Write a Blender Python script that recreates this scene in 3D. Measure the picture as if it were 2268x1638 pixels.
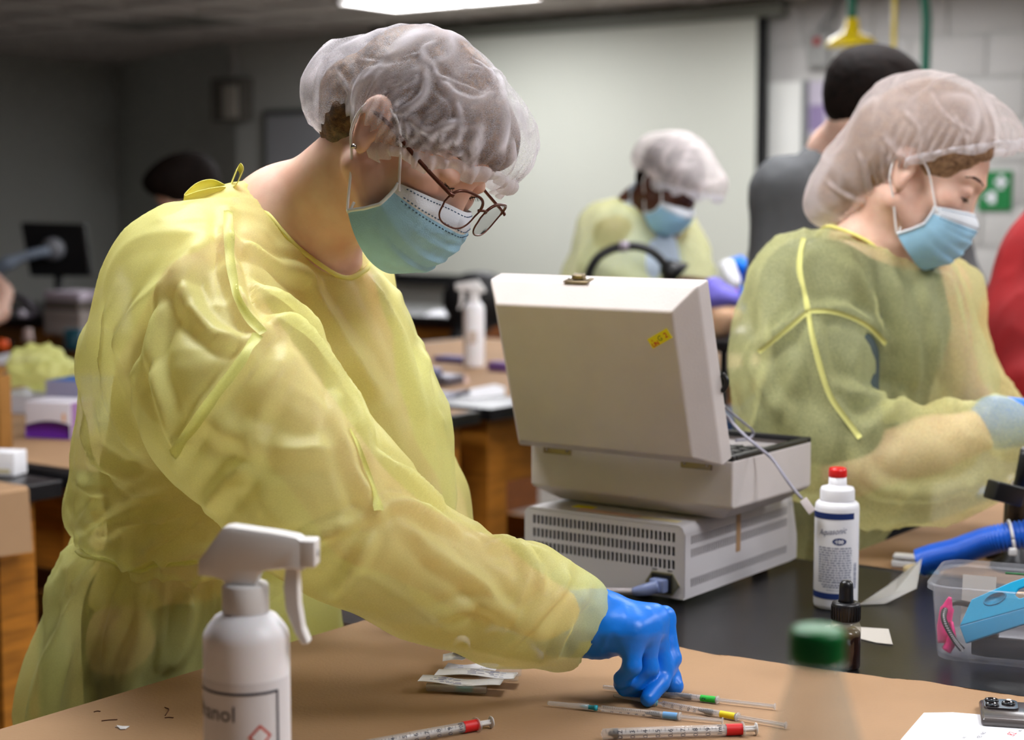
import bpy, bmesh, math, random
import numpy as np
from mathutils import Vector, Matrix
from mathutils.bvhtree import BVHTree

# ------------------------------------------------------------------ scene, camera, world, exposure
for _o in list(bpy.data.objects):
    bpy.data.objects.remove(_o)
SC = bpy.context.scene
COL = SC.collection
W, H, F, HZ, CZ, ZB = 2268, 1638, 3800.0, 440.0, 1.45, 0.90
PITCH = math.atan((H / 2 - HZ) / F)
cam_d = bpy.data.cameras.new('camera')
cam = bpy.data.objects.new('camera', cam_d)
COL.objects.link(cam)
cam.location = (0, 0, CZ)
cam.rotation_euler = (math.pi / 2 - PITCH, 0, 0)
cam_d.sensor_fit = 'HORIZONTAL'
cam_d.sensor_width = 36.0
cam_d.lens = 36.0 * F / W
cam_d.clip_start = 0.05
cam_d.dof.use_dof = True
cam_d.dof.focus_distance = 1.87
cam_d.dof.aperture_fstop = 4.4
SC.camera = cam
SC.view_settings.view_transform = 'Standard'
SC.view_settings.look = 'None'
SC.view_settings.exposure = 0.0
SC.view_settings.gamma = 1.0
SC.view_settings.use_curve_mapping = False
world = bpy.data.worlds.new('room_ambient')
SC.world = world
world.use_nodes = True
world.node_tree.nodes['Background'].inputs[0].default_value = (0.93, 0.95, 1.0, 1)
world.node_tree.nodes['Background'].inputs[1].default_value = 0.045

# ------------------------------------------------------------------ frames: photo rays, bench axes
_cp, _sp = math.cos(PITCH), math.sin(PITCH)
A3 = lambda *v: np.array(v, float)
D1 = A3(math.sin(math.radians(36.2)), math.cos(math.radians(36.2)), 0)   # along the benches
D2 = A3(D1[1], -D1[0], 0)                                                # across the benches
UP = A3(0, 0, 1)
def ray(x, y):
    dx, dy = (x - W / 2) / F, (H / 2 - y) / F
    return A3(dx, _cp + dy * _sp, -_sp + dy * _cp)
def P(x, y, d):
    r = ray(x, y)
    return A3(0, 0, CZ) + r * (d / r[1])
def B(x, y, z=ZB):
    r = ray(x, y)
    return A3(0, 0, CZ) + r * ((z - CZ) / r[2])
E0 = A3(-0.2, 2.2, 0)
def E(e1, e2, z=ZB):
    return E0 + D1 * e1 + D2 * e2 + A3(0, 0, z)
def nrm(v):
    v = np.asarray(v, float)
    return v / np.linalg.norm(v)

# ------------------------------------------------------------------ materials
def lin(c):
    return tuple(((v / 255) / 12.92 if v <= 10 else (((v / 255) + 0.055) / 1.055) ** 2.4) for v in c)
MATS = {}
def mat(name, rgb, rough=0.6, metal=0.0, var=0.0, vscale=20, bump=0.0, bscale=200, spec=0.5, sss=0.0,
        trans=0.0, alpha=1.0, emit=None, estr=0.0, coat=0.0, stretch=None, rgb2=None, ior=1.45):
    if name in MATS:
        return MATS[name]
    m = bpy.data.materials.new(name)
    m.use_nodes = True
    nt = m.node_tree
    bs = nt.nodes['Principled BSDF']
    c = lin(rgb)
    bs.inputs['Base Color'].default_value = (*c, 1)
    bs.inputs['Roughness'].default_value = rough
    bs.inputs['Metallic'].default_value = metal
    bs.inputs['Specular IOR Level'].default_value = spec
    bs.inputs['IOR'].default_value = ior
    bs.inputs['Transmission Weight'].default_value = trans
    bs.inputs['Alpha'].default_value = alpha
    bs.inputs['Coat Weight'].default_value = coat
    if sss:
        bs.inputs['Subsurface Weight'].default_value = sss
        bs.inputs['Subsurface Radius'].default_value = (0.012, 0.005, 0.003)
        bs.inputs['Subsurface Scale'].default_value = 0.6
    if emit:
        bs.inputs['Emission Color'].default_value = (*lin(emit), 1)
        bs.inputs['Emission Strength'].default_value = estr
    if var or bump:
        tc = nt.nodes.new('ShaderNodeTexCoord')
        src = tc.outputs['Object']
        if stretch:
            mp = nt.nodes.new('ShaderNodeMapping')
            mp.inputs['Scale'].default_value = stretch
            nt.links.new(src, mp.inputs[0])
            src = mp.outputs[0]
        if var:
            n = nt.nodes.new('ShaderNodeTexNoise')
            n.inputs['Scale'].default_value = vscale
            n.inputs['Detail'].default_value = 4
            nt.links.new(src, n.inputs['Vector'])
            rp = nt.nodes.new('ShaderNodeMapRange')
            rp.inputs['From Min'].default_value = 0.3
            rp.inputs['From Max'].default_value = 0.7
            nt.links.new(n.outputs['Fac'], rp.inputs['Value'])
            mx = nt.nodes.new('ShaderNodeMix')
            mx.data_type = 'RGBA'
            c2 = lin(rgb2) if rgb2 else tuple(v * (1 - var) for v in c)
            c1 = c if rgb2 else tuple(min(1, v * (1 + var * 0.6)) for v in c)
            mx.inputs['A'].default_value = (*c1, 1)
            mx.inputs['B'].default_value = (*c2, 1)
            nt.links.new(rp.outputs[0], mx.inputs['Factor'])
            nt.links.new(mx.outputs['Result'], bs.inputs['Base Color'])
        if bump:
            n2 = nt.nodes.new('ShaderNodeTexNoise')
            n2.inputs['Scale'].default_value = bscale
            n2.inputs['Detail'].default_value = 5
            nt.links.new(src, n2.inputs['Vector'])
            bp = nt.nodes.new('ShaderNodeBump')
            bp.inputs['Strength'].default_value = bump
            bp.inputs['Distance'].default_value = 0.002
            nt.links.new(n2.outputs['Fac'], bp.inputs['Height'])
            nt.links.new(bp.outputs[0], bs.inputs['Normal'])
    MATS[name] = m
    return m

def sheer(name, rgb, clear=0.3, transl=0.5, rough=0.6, crease=0.0, cscale=14, fiber=500, bstr=0.25, gloss=0.25, rgb_crease=None, bdist=.0012, mott=.35):
    """thin non-woven fabric: part diffuse, part translucent, part see-through, denser along creases"""
    if name in MATS:
        return MATS[name]
    m = bpy.data.materials.new(name)
    m.use_nodes = True
    nt = m.node_tree
    N = nt.nodes
    L = nt.links
    out = N['Material Output']
    bs = N['Principled BSDF']
    c = lin(rgb)
    bs.inputs['Base Color'].default_value = (*c, 1)
    bs.inputs['Roughness'].default_value = rough
    bs.inputs['Specular IOR Level'].default_value = gloss
    tr = N.new('ShaderNodeBsdfTranslucent')
    tr.inputs['Color'].default_value = (*c, 1)
    m1 = N.new('ShaderNodeMixShader')
    m1.inputs[0].default_value = transl
    L.new(bs.outputs[0], m1.inputs[1])
    L.new(tr.outputs[0], m1.inputs[2])
    tp = N.new('ShaderNodeBsdfTransparent')
    m2 = N.new('ShaderNodeMixShader')
    L.new(m1.outputs[0], m2.inputs[1])
    L.new(tp.outputs[0], m2.inputs[2])
    L.new(m2.outputs[0], out.inputs[0])
    tc = N.new('ShaderNodeTexCoord')
    # fine fibres
    mp = N.new('ShaderNodeMapping')
    mp.inputs['Scale'].default_value = (1, 1, 4)
    mp.inputs['Rotation'].default_value = (0.4, 0.5, 0.2)
    L.new(tc.outputs['Object'], mp.inputs[0])
    n1 = N.new('ShaderNodeTexNoise')
    n1.inputs['Scale'].default_value = fiber
    n1.inputs['Detail'].default_value = 3
    L.new(mp.outputs[0], n1.inputs['Vector'])
    n3 = N.new('ShaderNodeTexNoise')
    n3.inputs['Scale'].default_value = 38
    n3.inputs['Detail'].default_value = 5
    L.new(tc.outputs['Object'], n3.inputs['Vector'])
    hsum = N.new('ShaderNodeMath')
    hsum.operation = 'MULTIPLY_ADD'
    L.new(n1.outputs['Fac'], hsum.inputs[0])
    hsum.inputs[1].default_value = 0.25
    L.new(n3.outputs['Fac'], hsum.inputs[2])
    height = hsum.outputs[0]
    opf = N.new('ShaderNodeMapRange')     # fibre density -> how see-through
    opf.inputs['From Min'].default_value = 0.3
    opf.inputs['From Max'].default_value = 0.7
    opf.inputs['To Min'].default_value = min(1, clear * (1 + mott))
    opf.inputs['To Max'].default_value = clear * (1 - mott)
    L.new(n1.outputs['Fac'], opf.inputs['Value'])
    fac = opf.outputs[0]
    if crease == 'attr':
        at = N.new('ShaderNodeAttribute'); at.attribute_name = 'fold'
        k = N.new('ShaderNodeMath'); k.operation = 'MULTIPLY_ADD'; k.use_clamp = True
        L.new(at.outputs['Fac'], k.inputs[0]); k.inputs[1].default_value = -.85; k.inputs[2].default_value = 1.0
        mu = N.new('ShaderNodeMath'); mu.operation = 'MULTIPLY'
        L.new(fac, mu.inputs[0]); L.new(k.outputs[0], mu.inputs[1])
        fac = mu.outputs[0]
    elif crease:
        wn = N.new('ShaderNodeTexNoise')
        wn.inputs['Scale'].default_value = 9
        L.new(tc.outputs['Object'], wn.inputs['Vector'])
        vm = N.new('ShaderNodeMix')
        vm.data_type = 'VECTOR'
        vm.inputs['Factor'].default_value = 0.07
        L.new(tc.outputs['Object'], vm.inputs['A'])
        L.new(wn.outputs['Color'], vm.inputs['B'])
        ds = []
        for sc, th in ((cscale, 0.055), (cscale * 2.1, 0.05)):
            vo = N.new('ShaderNodeTexVoronoi')
            vo.feature = 'DISTANCE_TO_EDGE'
            vo.inputs['Scale'].default_value = sc
            L.new(vm.outputs['Result'], vo.inputs['Vector'])
            mr = N.new('ShaderNodeMapRange')
            mr.interpolation_type = 'SMOOTHSTEP'
            mr.inputs['From Min'].default_value = 0.0
            mr.inputs['From Max'].default_value = th
            mr.inputs['To Min'].default_value = 1.0
            mr.inputs['To Max'].default_value = 0.0
            L.new(vo.outputs['Distance'], mr.inputs['Value'])
            ds.append(mr.outputs[0])
        # only some of the edges carry a fold
        gate = N.new('ShaderNodeTexNoise')
        gate.inputs['Scale'].default_value = cscale * 0.8
        L.new(tc.outputs['Object'], gate.inputs['Vector'])
        gr = N.new('ShaderNodeMapRange')
        gr.inputs['From Min'].default_value = 0.42
        gr.inputs['From Max'].default_value = 0.58
        L.new(gate.outputs['Fac'], gr.inputs['Value'])
        mxx = N.new('ShaderNodeMath'); mxx.operation = 'MULTIPLY'
        L.new(ds[1], mxx.inputs[0]); L.new(gr.outputs[0], mxx.inputs[1])
        mx2 = N.new('ShaderNodeMath'); mx2.operation = 'MAXIMUM'
        gi = N.new('ShaderNodeMath'); gi.operation = 'MULTIPLY_ADD'
        L.new(gr.outputs[0], gi.inputs[0]); gi.inputs[1].default_value = -0.7; gi.inputs[2].default_value = 1.0
        ga = N.new('ShaderNodeMath'); ga.operation = 'MULTIPLY'
        L.new(ds[0], ga.inputs[0]); L.new(gi.outputs[0], ga.inputs[1])
        L.new(ga.outputs[0], mx2.inputs[0]); L.new(mxx.outputs[0], mx2.inputs[1])
        k = N.new('ShaderNodeMath'); k.operation = 'MULTIPLY_ADD'
        L.new(mx2.outputs[0], k.inputs[0]); k.inputs[1].default_value = -crease; k.inputs[2].default_value = 1.0
        mu = N.new('ShaderNodeMath'); mu.operation = 'MULTIPLY'
        L.new(fac, mu.inputs[0]); L.new(k.outputs[0], mu.inputs[1])
        fac = mu.outputs[0]
        ad = N.new('ShaderNodeMath'); ad.operation = 'MULTIPLY_ADD'
        L.new(mx2.outputs[0], ad.inputs[0]); ad.inputs[1].default_value = 0.8; L.new(height, ad.inputs[2])
        height = ad.outputs[0]
    L.new(fac, m2.inputs[0])
    bp = N.new('ShaderNodeBump')
    bp.inputs['Strength'].default_value = bstr
    bp.inputs['Distance'].default_value = bdist
    L.new(height, bp.inputs['Height'])
    L.new(bp.outputs[0], bs.inputs['Normal'])
    L.new(bp.outputs[0], tr.inputs['Normal'])
    MATS[name] = m
    return m

# ------------------------------------------------------------------ objects
def tag(o, label=None, cat=None, group=None, kind=None):
    if label: o['label'] = label
    if cat: o['category'] = cat
    if group: o['group'] = group
    if kind: o['kind'] = kind
    return o
def empty(name, loc, label=None, cat=None, group=None):
    o = bpy.data.objects.new(name, None)
    o.empty_display_size = 0.05
    o.location = Vector(loc)
    COL.objects.link(o)
    return tag(o, label, cat, group)
def link_mesh(name, me, m, parent=None, origin=None):
    if m is not None:
        me.materials.append(m)
    o = bpy.data.objects.new(name, me)
    COL.objects.link(o)
    if origin is not None:
        me.transform(Matrix.Translation(-Vector(origin)))
        o.location = Vector(origin)
    if parent is not None:
        o.parent = parent
        pl = Vector((0, 0, 0))
        q = parent
        while q is not None:
            pl += q.location
            q = q.parent
        o.location = o.location - pl
    return o
def np_mesh(name, V, Fq, smooth=True):
    me = bpy.data.meshes.new(name)
    V = np.asarray(V, np.float32)
    Fq = np.asarray(Fq, np.int32)
    k = Fq.shape[1]
    me.vertices.add(len(V))
    me.vertices.foreach_set('co', V.ravel())
    me.loops.add(Fq.size)
    me.loops.foreach_set('vertex_index', Fq.ravel())
    me.polygons.add(len(Fq))
    me.polygons.foreach_set('loop_start', np.arange(0, Fq.size, k, dtype=np.int32))
    me.polygons.foreach_set('use_smooth', np.full(len(Fq), smooth, dtype=bool))
    me.update(calc_edges=True)
    return me

class MB:
    """collects shapes into ONE mesh"""
    def __init__(s, o=(0, 0, 0), ax=(1, 0, 0), ay=(0, 1, 0), az=(0, 0, 1)):
        s.v, s.f, s.sm = [], [], []
        s.fr(o, ax, ay, az)
    def fr(s, o=(0, 0, 0), ax=(1, 0, 0), ay=(0, 1, 0), az=(0, 0, 1)):
        s.o, s.M = np.asarray(o, float), np.array([ax, ay, az], float)
        return s
    def t(s, p):
        return tuple(s.o + np.asarray(p, float) @ s.M)
    def raw(s, V, Fs, smooth=False):
        b = len(s.v)
        s.v += [s.t(p) for p in V]
        for f in Fs:
            s.f.append(tuple(b + i for i in f)); s.sm.append(smooth)
        return s
    def box(s, x0, x1, y0, y1, z0, z1, bev=0.0):
        if bev <= 0:
            V = [(x, y, z) for z in (z0, z1) for y in (y0, y1) for x in (x0, x1)]
            return s.raw(V, [(0, 2, 3, 1), (4, 5, 7, 6), (0, 1, 5, 4), (2, 6, 7, 3), (0, 4, 6, 2), (1, 3, 7, 5)])
        bm = bmesh.new()
        bmesh.ops.create_cube(bm, size=1)
        for v in bm.verts:
            v.co = ((x0 + x1) / 2 + v.co.x * (x1 - x0), (y0 + y1) / 2 + v.co.y * (y1 - y0), (z0 + z1) / 2 + v.co.z * (z1 - z0))
        bmesh.ops.bevel(bm, geom=bm.edges[:], offset=bev, segments=3, profile=0.5, affect='EDGES')
        s.bm(bm, True)
        return s
    def bm(s, bm, smooth=False):
        bm.verts.index_update()
        s.raw([tuple(v.co) for v in bm.verts], [[v.index for v in f.verts] for f in bm.faces], smooth)
        bm.free()
        return s
    def prism(s, poly, z0, z1, smooth=False):
        n = len(poly)
        V = [(x, y, z0) for x, y in poly] + [(x, y, z1) for x, y in poly]
        Fs = [tuple(range(n))[::-1], tuple(range(n, 2 * n))]
        Fs += [(i, (i + 1) % n, n + (i + 1) % n, n + i) for i in range(n)]
        return s.raw(V, Fs, smooth)
    def lathe(s, prof, n=32, c=(0, 0), smooth=True, sx=1.0, sy=1.0):
        V, Fs = [], []
        for r, z in prof:
            for i in range(n):
                a = 2 * math.pi * i / n
                V.append((c[0] + sx * r * math.cos(a), c[1] + sy * r * math.sin(a), z))
        m = len(prof)
        for j in range(m - 1):
            for i in range(n):
                Fs.append((j * n + i, j * n + (i + 1) % n, (j + 1) * n + (i + 1) % n, (j + 1) * n + i))
        if prof[0][0] > 1e-6: Fs.append(tuple(range(n))[::-1])
        if prof[-1][0] > 1e-6: Fs.append(tuple(range((m - 1) * n, m * n)))
        return s.raw(V, Fs, smooth)
    def tube(s, pts, r, n=10, caps=True, flat=None):
        pts = [np.asarray(p, float) for p in pts]
        m = len(pts)
        rs = r if hasattr(r, '__len__') else [r] * m
        V, Fs = [], []
        prev = None
        for i, p in enumerate(pts):
            tg = nrm(pts[min(i + 1, m - 1)] - pts[max(i - 1, 0)])
            if prev is None:
                a = np.cross(tg, (0, 0, 1))
                if np.linalg.norm(a) < 1e-3: a = np.cross(tg, (1, 0, 0))
                a = nrm(a)
            else:
                a = prev - tg * np.dot(prev, tg); a = nrm(a)
            prev = a
            b = np.cross(tg, a)
            for k in range(n):
                th = 2 * math.pi * k / n
                V.append(p + rs[i] * (math.cos(th) * a + math.sin(th) * b * (flat or 1)))
        for i in range(m - 1):
            for k in range(n):
                Fs.append((i * n + k, i * n + (k + 1) % n, (i + 1) * n + (k + 1) % n, (i + 1) * n + k))
        if caps:
            Fs += [tuple(range(n))[::-1], tuple(range((m - 1) * n, m * n))]
        return s.raw(V, Fs, True)
    def grid(s, G, thick=0.0, smooth=True, closed_u=False):
        G = np.asarray(G, float)
        a, b, _ = G.shape
        V = list(G.reshape(-1, 3))
        Fs = [(i * b + j, i * b + (j + 1) % b, (i + 1) * b + (j + 1) % b, (i + 1) * b + j)
              for i in range(a - 1) for j in range(b if closed_u else b - 1)]
        if thick:
            du = np.gradient(G, axis=0); dv = np.gradient(G, axis=1)
            nn = np.cross(du, dv); nn /= (np.linalg.norm(nn, axis=2, keepdims=True) + 1e-12)
            G2 = (G - nn * thick).reshape(-1, 3)
            o = len(V)
            V += list(G2)
            Fs += [tuple(o + q for q in f[::-1]) for f in Fs]
            if not closed_u:
                for i in range(a - 1):
                    Fs.append((i * b, (i + 1) * b, o + (i + 1) * b, o + i * b)[::-1])
                    Fs.append((i * b + b - 1, (i + 1) * b + b - 1, o + (i + 1) * b + b - 1, o + i * b + b - 1))
            for j in range(b if closed_u else b - 1):
                j2 = (j + 1) % b
                Fs.append((j, j2, o + j2, o + j))
                q = (a - 1) * b
                Fs.append((q + j, q + j2, o + q + j2, o + q + j)[::-1])
        return s.raw(V, Fs, smooth)
    def build(s, name, m, parent=None, origin=None):
        me = bpy.data.meshes.new(name)
        me.from_pydata([tuple(map(float, v)) for v in s.v], [], s.f)
        me.polygons.foreach_set('use_smooth', np.array(s.sm, dtype=bool))
        me.update()
        if any(s.sm) and not all(s.sm):
            pass
        return link_mesh(name, me, m, parent, origin)
def sharp(o, ang=40):
    """smooth shading that keeps hard edges"""
    me = o.data
    bm = bmesh.new(); bm.from_mesh(me)
    bmesh.ops.recalc_face_normals(bm, faces=bm.faces[:])
    for f in bm.faces: f.smooth = True
    for e in bm.edges:
        if len(e.link_faces) == 2:
            e.smooth = e.calc_face_angle(0) < math.radians(ang)
        else:
            e.smooth = False
    bm.to_mesh(me); bm.free()
    return o
def spline(pts, n=8):
    """Catmull-Rom through the points"""
    p = [np.asarray(q, float) for q in pts]
    p = [2 * p[0] - p[1]] + p + [2 * p[-1] - p[-2]]
    out = []
    for i in range(1, len(p) - 2):
        for k in range(n):
            t = k / n
            out.append(0.5 * (2 * p[i] + (p[i + 1] - p[i - 1]) * t + (2 * p[i - 1] - 5 * p[i] + 4 * p[i + 1] - p[i + 2]) * t * t
                              + (3 * p[i] - p[i - 1] - 3 * p[i + 1] + p[i + 2]) * t ** 3))
    out.append(p[-2])
    return out
_txt = {}
def text_polys(s, size, shear=0.0, bold=0.0):
    """flat lettering as vertices and faces, origin at the left end of the base line"""
    cu = bpy.data.curves.new('lettering', 'FONT')
    cu.body = s; cu.size = size; cu.shear = shear; cu.offset = bold; cu.resolution_u = 2
    o = bpy.data.objects.new('lettering', cu)
    COL.objects.link(o)
    dg = bpy.context.evaluated_depsgraph_get()
    me = bpy.data.meshes.new_from_object(o.evaluated_get(dg))
    V = [tuple(v.co) for v in me.vertices]
    Fs = [tuple(p.vertices) for p in me.polygons]
    bpy.data.objects.remove(o); bpy.data.curves.remove(cu); bpy.data.meshes.remove(me)
    return V, Fs

# ------------------------------------------------------------------ soft bodies from distance fields
_rng = np.random.RandomState(7)
_perm = np.concatenate([_rng.permutation(256)] * 3)
_grad = _rng.normal(size=(256, 3)); _grad /= np.linalg.norm(_grad, axis=1, keepdims=True)
def pnoise(p):
    p = np.asarray(p, float)
    i = np.floor(p).astype(int); f = p - i; i &= 255
    u = f * f * f * (f * (f * 6 - 15) + 10)
    def g(a, b, c):
        h = _perm[_perm[_perm[(i[:, 0] + a) & 255] + ((i[:, 1] + b) & 255)] + ((i[:, 2] + c) & 255)]
        return np.einsum('ij,ij->i', _grad[h], f - np.array([a, b, c]))
    def lp(a, b, t): return a + (b - a) * t
    x0 = lp(lp(g(0, 0, 0), g(1, 0, 0), u[:, 0]), lp(g(0, 1, 0), g(1, 1, 0), u[:, 0]), u[:, 1])
    x1 = lp(lp(g(0, 0, 1), g(1, 0, 1), u[:, 0]), lp(g(0, 1, 1), g(1, 1, 1), u[:, 0]), u[:, 1])
    return lp(x0, x1, u[:, 2])
def cone(a, b, ra, rb, k=0.02, op='+', flat=None):
    return dict(t='c', a=np.asarray(a, float), b=np.asarray(b, float), ra=ra, rb=rb, k=k, op=op, flat=flat)
def ell(c, r, R=None, k=0.02, op='+'):
    return dict(t='e', c=np.asarray(c, float), r=np.asarray(r, float) * np.ones(3), R=R, k=k, op=op)
def chain(pts, rs, k=0.02, flat=None):
    return [cone(pts[i], pts[i + 1], rs[i], rs[i + 1], k, '+', flat) for i in range(len(pts) - 1)]
def field(prims, res, lo=None, hi=None):
    bl, bh = [], []
    for q in prims:
        if q['t'] == 'c':
            rm = max(q['ra'], q['rb'])
            bl.append(np.minimum(q['a'], q['b']) - rm); bh.append(np.maximum(q['a'], q['b']) + rm)
        else:
            rm = q['r'].max() if q['R'] is not None else q['r']
            bl.append(q['c'] - rm); bh.append(q['c'] + rm)
    add = [i for i, q in enumerate(prims) if q['op'] == '+']
    L0 = np.min([bl[i] for i in add], axis=0) - 4 * res - .02
    H0 = np.max([bh[i] for i in add], axis=0) + 4 * res + .02
    if lo is not None: L0 = np.maximum(L0, lo)
    if hi is not None: H0 = np.minimum(H0, hi)
    n = np.ceil((H0 - L0) / res).astype(int) + 1
    D = np.full(n, 0.08, np.float32)
    for q, l, h in zip(prims, bl, bh):
        m = q['k'] + 3 * res
        i0 = np.clip(np.floor((l - m - L0) / res).astype(int), 0, n)
        i1 = np.clip(np.ceil((h + m - L0) / res).astype(int) + 1, 0, n)
        if np.any(i1 <= i0): continue
        ax = [(L0[a] + res * np.arange(i0[a], i1[a])).astype(np.float32) for a in range(3)]
        X, Y, Z = np.meshgrid(*ax, indexing='ij', sparse=True)
        if q['t'] == 'c':
            a, b = q['a'], q['b']
            px, py, pz = X - a[0], Y - a[1], Z - a[2]
            ba = b - a
            h_ = np.clip((px * ba[0] + py * ba[1] + pz * ba[2]) / max(ba @ ba, 1e-9), 0, 1)
            qx, qy, qz = px - h_ * ba[0], py - h_ * ba[1], pz - h_ * ba[2]
            if q['flat'] is not None:
                nv, s = q['flat']
                dn = (qx * nv[0] + qy * nv[1] + qz * nv[2]) * (1 / s - 1)
                qx, qy, qz = qx + dn * nv[0], qy + dn * nv[1], qz + dn * nv[2]
            d = np.sqrt(qx * qx + qy * qy + qz * qz) - (q['ra'] + (q['rb'] - q['ra']) * h_)
        else:
            px, py, pz = X - q['c'][0], Y - q['c'][1], Z - q['c'][2]
            if q['R'] is not None:
                R = q['R']
                px, py, pz = (px * R[0][0] + py * R[0][1] + pz * R[0][2], px * R[1][0] + py * R[1][1] + pz * R[1][2],
                              px * R[2][0] + py * R[2][1] + pz * R[2][2])
            r = q['r']
            k0 = np.sqrt((px / r[0]) ** 2 + (py / r[1]) ** 2 + (pz / r[2]) ** 2)
            k1 = np.sqrt((px / r[0] ** 2) ** 2 + (py / r[1] ** 2) ** 2 + (pz / r[2] ** 2) ** 2) + 1e-6
            d = k0 * (k0 - 1) / k1
        sl = tuple(slice(i0[a], i1[a]) for a in range(3))
        C = D[sl]
        k = q['k']
        if q['op'] == '+':
            hh = np.clip(0.5 + 0.5 * (C - d) / k, 0, 1)
            D[sl] = C + (d - C) * hh - k * hh * (1 - hh)
        else:
            hh = np.clip(0.5 - 0.5 * (C + d) / k, 0, 1)
            D[sl] = C + (-d - C) * hh + k * hh * (1 - hh)
    return D, L0, res
def nets(D, L0, res):
    """naive surface nets -> vertices, quads"""
    S = D < 0
    c = np.zeros(tuple(np.array(D.shape) - 1), np.int8)
    for a in (0, 1):
        for b in (0, 1):
            for e in (0, 1):
                c += S[a:a + c.shape[0], b:b + c.shape[1], e:e + c.shape[2]]
    I, J, K = np.nonzero((c > 0) & (c < 8))
    idx = np.full(c.shape, -1, np.int32)
    idx[I, J, K] = np.arange(len(I))
    acc = np.zeros((len(I), 3)); cnt = np.zeros(len(I))
    cor = [(a, b, e) for a in (0, 1) for b in (0, 1) for e in (0, 1)]
    val = {q: D[I + q[0], J + q[1], K + q[2]].astype(float) for q in cor}
    for p in cor:
        for ax in range(3):
            if p[ax] == 0:
                q = list(p); q[ax] = 1; q = tuple(q)
                v0, v1 = val[p], val[q]
                m = (v0 < 0) != (v1 < 0)
                t = np.where(m, v0 / np.where(m, v0 - v1, 1), 0)
                pt = np.array(p, float)[None, :].repeat(len(I), 0)
                pt[:, ax] += t
                acc[m] += pt[m]; cnt[m] += 1
    V = (np.stack([I, J, K], 1) + acc / cnt[:, None]) * res + L0
    Fs = []
    for ax in range(3):
        o1, o2 = [(1, 2), (2, 0), (0, 1)][ax]
        s0 = [slice(None)] * 3; s1 = [slice(None)] * 3
        s0[ax] = slice(0, -1); s1[ax] = slice(1, None)
        for o in (o1, o2):
            s0[o] = s1[o] = slice(1, -1)
        a, b = S[tuple(s0)], S[tuple(s1)]
        for flip in (False, True):
            m = (a & ~b) if not flip else (~a & b)
            q = np.stack(np.nonzero(m), 1)
            q[:, o1] += 1; q[:, o2] += 1
            def g(d1, d2):
                w = q.copy(); w[:, o1] += d1; w[:, o2] += d2
                return idx[w[:, 0], w[:, 1], w[:, 2]]
            ff = np.stack([g(-1, -1), g(0, -1), g(0, 0), g(-1, 0)], 1)
            Fs.append(ff if not flip else ff[:, ::-1])
    Fq = np.concatenate(Fs)
    Fq = Fq[(Fq >= 0).all(1)]
    return V, Fq
def vnormals(V, Fq):
    n = np.cross(V[Fq[:, 2]] - V[Fq[:, 0]], V[Fq[:, 3]] - V[Fq[:, 1]])
    N = np.zeros_like(V)
    for k in range(4):
        np.add.at(N, Fq[:, k], n)
    return N / (np.linalg.norm(N, axis=1, keepdims=True) + 1e-12)
def relax(V, Fq, it=2, w=0.5):
    e = np.concatenate([Fq[:, [0, 1]], Fq[:, [1, 2]], Fq[:, [2, 3]], Fq[:, [3, 0]]])
    deg = np.bincount(e.ravel(), minlength=len(V)).astype(float)[:, None]
    for _ in range(it):
        A = np.zeros_like(V)
        np.add.at(A, e[:, 0], V[e[:, 1]]); np.add.at(A, e[:, 1], V[e[:, 0]])
        V = V + w * (A / np.maximum(deg, 1) - V)
    return V
def soft(prims, res, it=2, lo=None, hi=None):
    V, Fq = nets(*field(prims, res, lo, hi))
    return relax(V, Fq, it), Fq
def compact(V, Fq, keep):
    Fq = Fq[keep]
    u, inv = np.unique(Fq.ravel(), return_inverse=True)
    return V[u], inv.reshape(Fq.shape)
def seg_dist(V, pts):
    """distance of every vertex to a polyline, and parameter 0..1 along it"""
    pts = np.asarray(pts)
    lo, hi = pts.min(0) - .12, pts.max(0) + .12
    near = np.nonzero(((V > lo) & (V < hi)).all(1))[0]
    p = V[near]
    best = np.full(len(near), 9.0); par = np.zeros(len(near))
    m = len(pts) - 1
    for i in range(m):
        a, b = pts[i], pts[i + 1]
        ba = b - a
        t = np.clip(((p - a) @ ba) / max(ba @ ba, 1e-12), 0, 1)
        d = np.linalg.norm(p - a - t[:, None] * ba, axis=1)
        u = d < best
        best[u] = d[u]; par[u] = (i + t[u]) / m
    return near, best, par
def on_surface(bvh, pix, n=6):
    """photo points -> points on a built surface"""
    out = []
    for q in spline([A3(x, y, 0) for x, y in pix], n):
        r = ray(q[0], q[1])
        h = bvh.ray_cast(Vector((0, 0, CZ)), Vector(r).normalized())
        if h[0] is not None:
            out.append(np.array(h[0]))
    return out
def fold(V, N, pts, h, w, sharpness=1.0, taper=True, attr=None):
    near, d, par = seg_dist(V, pts)
    if attr is not None:
        attr[near] = np.maximum(attr[near], np.exp(-(d / w) ** 2) * np.clip(np.minimum(par, 1 - par) * 8, .2, 1))
    prof = np.exp(-(d / w) ** (1.0 + sharpness)) - 0.35 * np.exp(-((d - 1.9 * w) / (0.9 * w)) ** 2)
    if taper:
        prof *= np.clip(np.minimum(par, 1 - par) * 6, 0.25, 1)
    V[near] += N[near] * (h * prof)[:, None]
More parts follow.
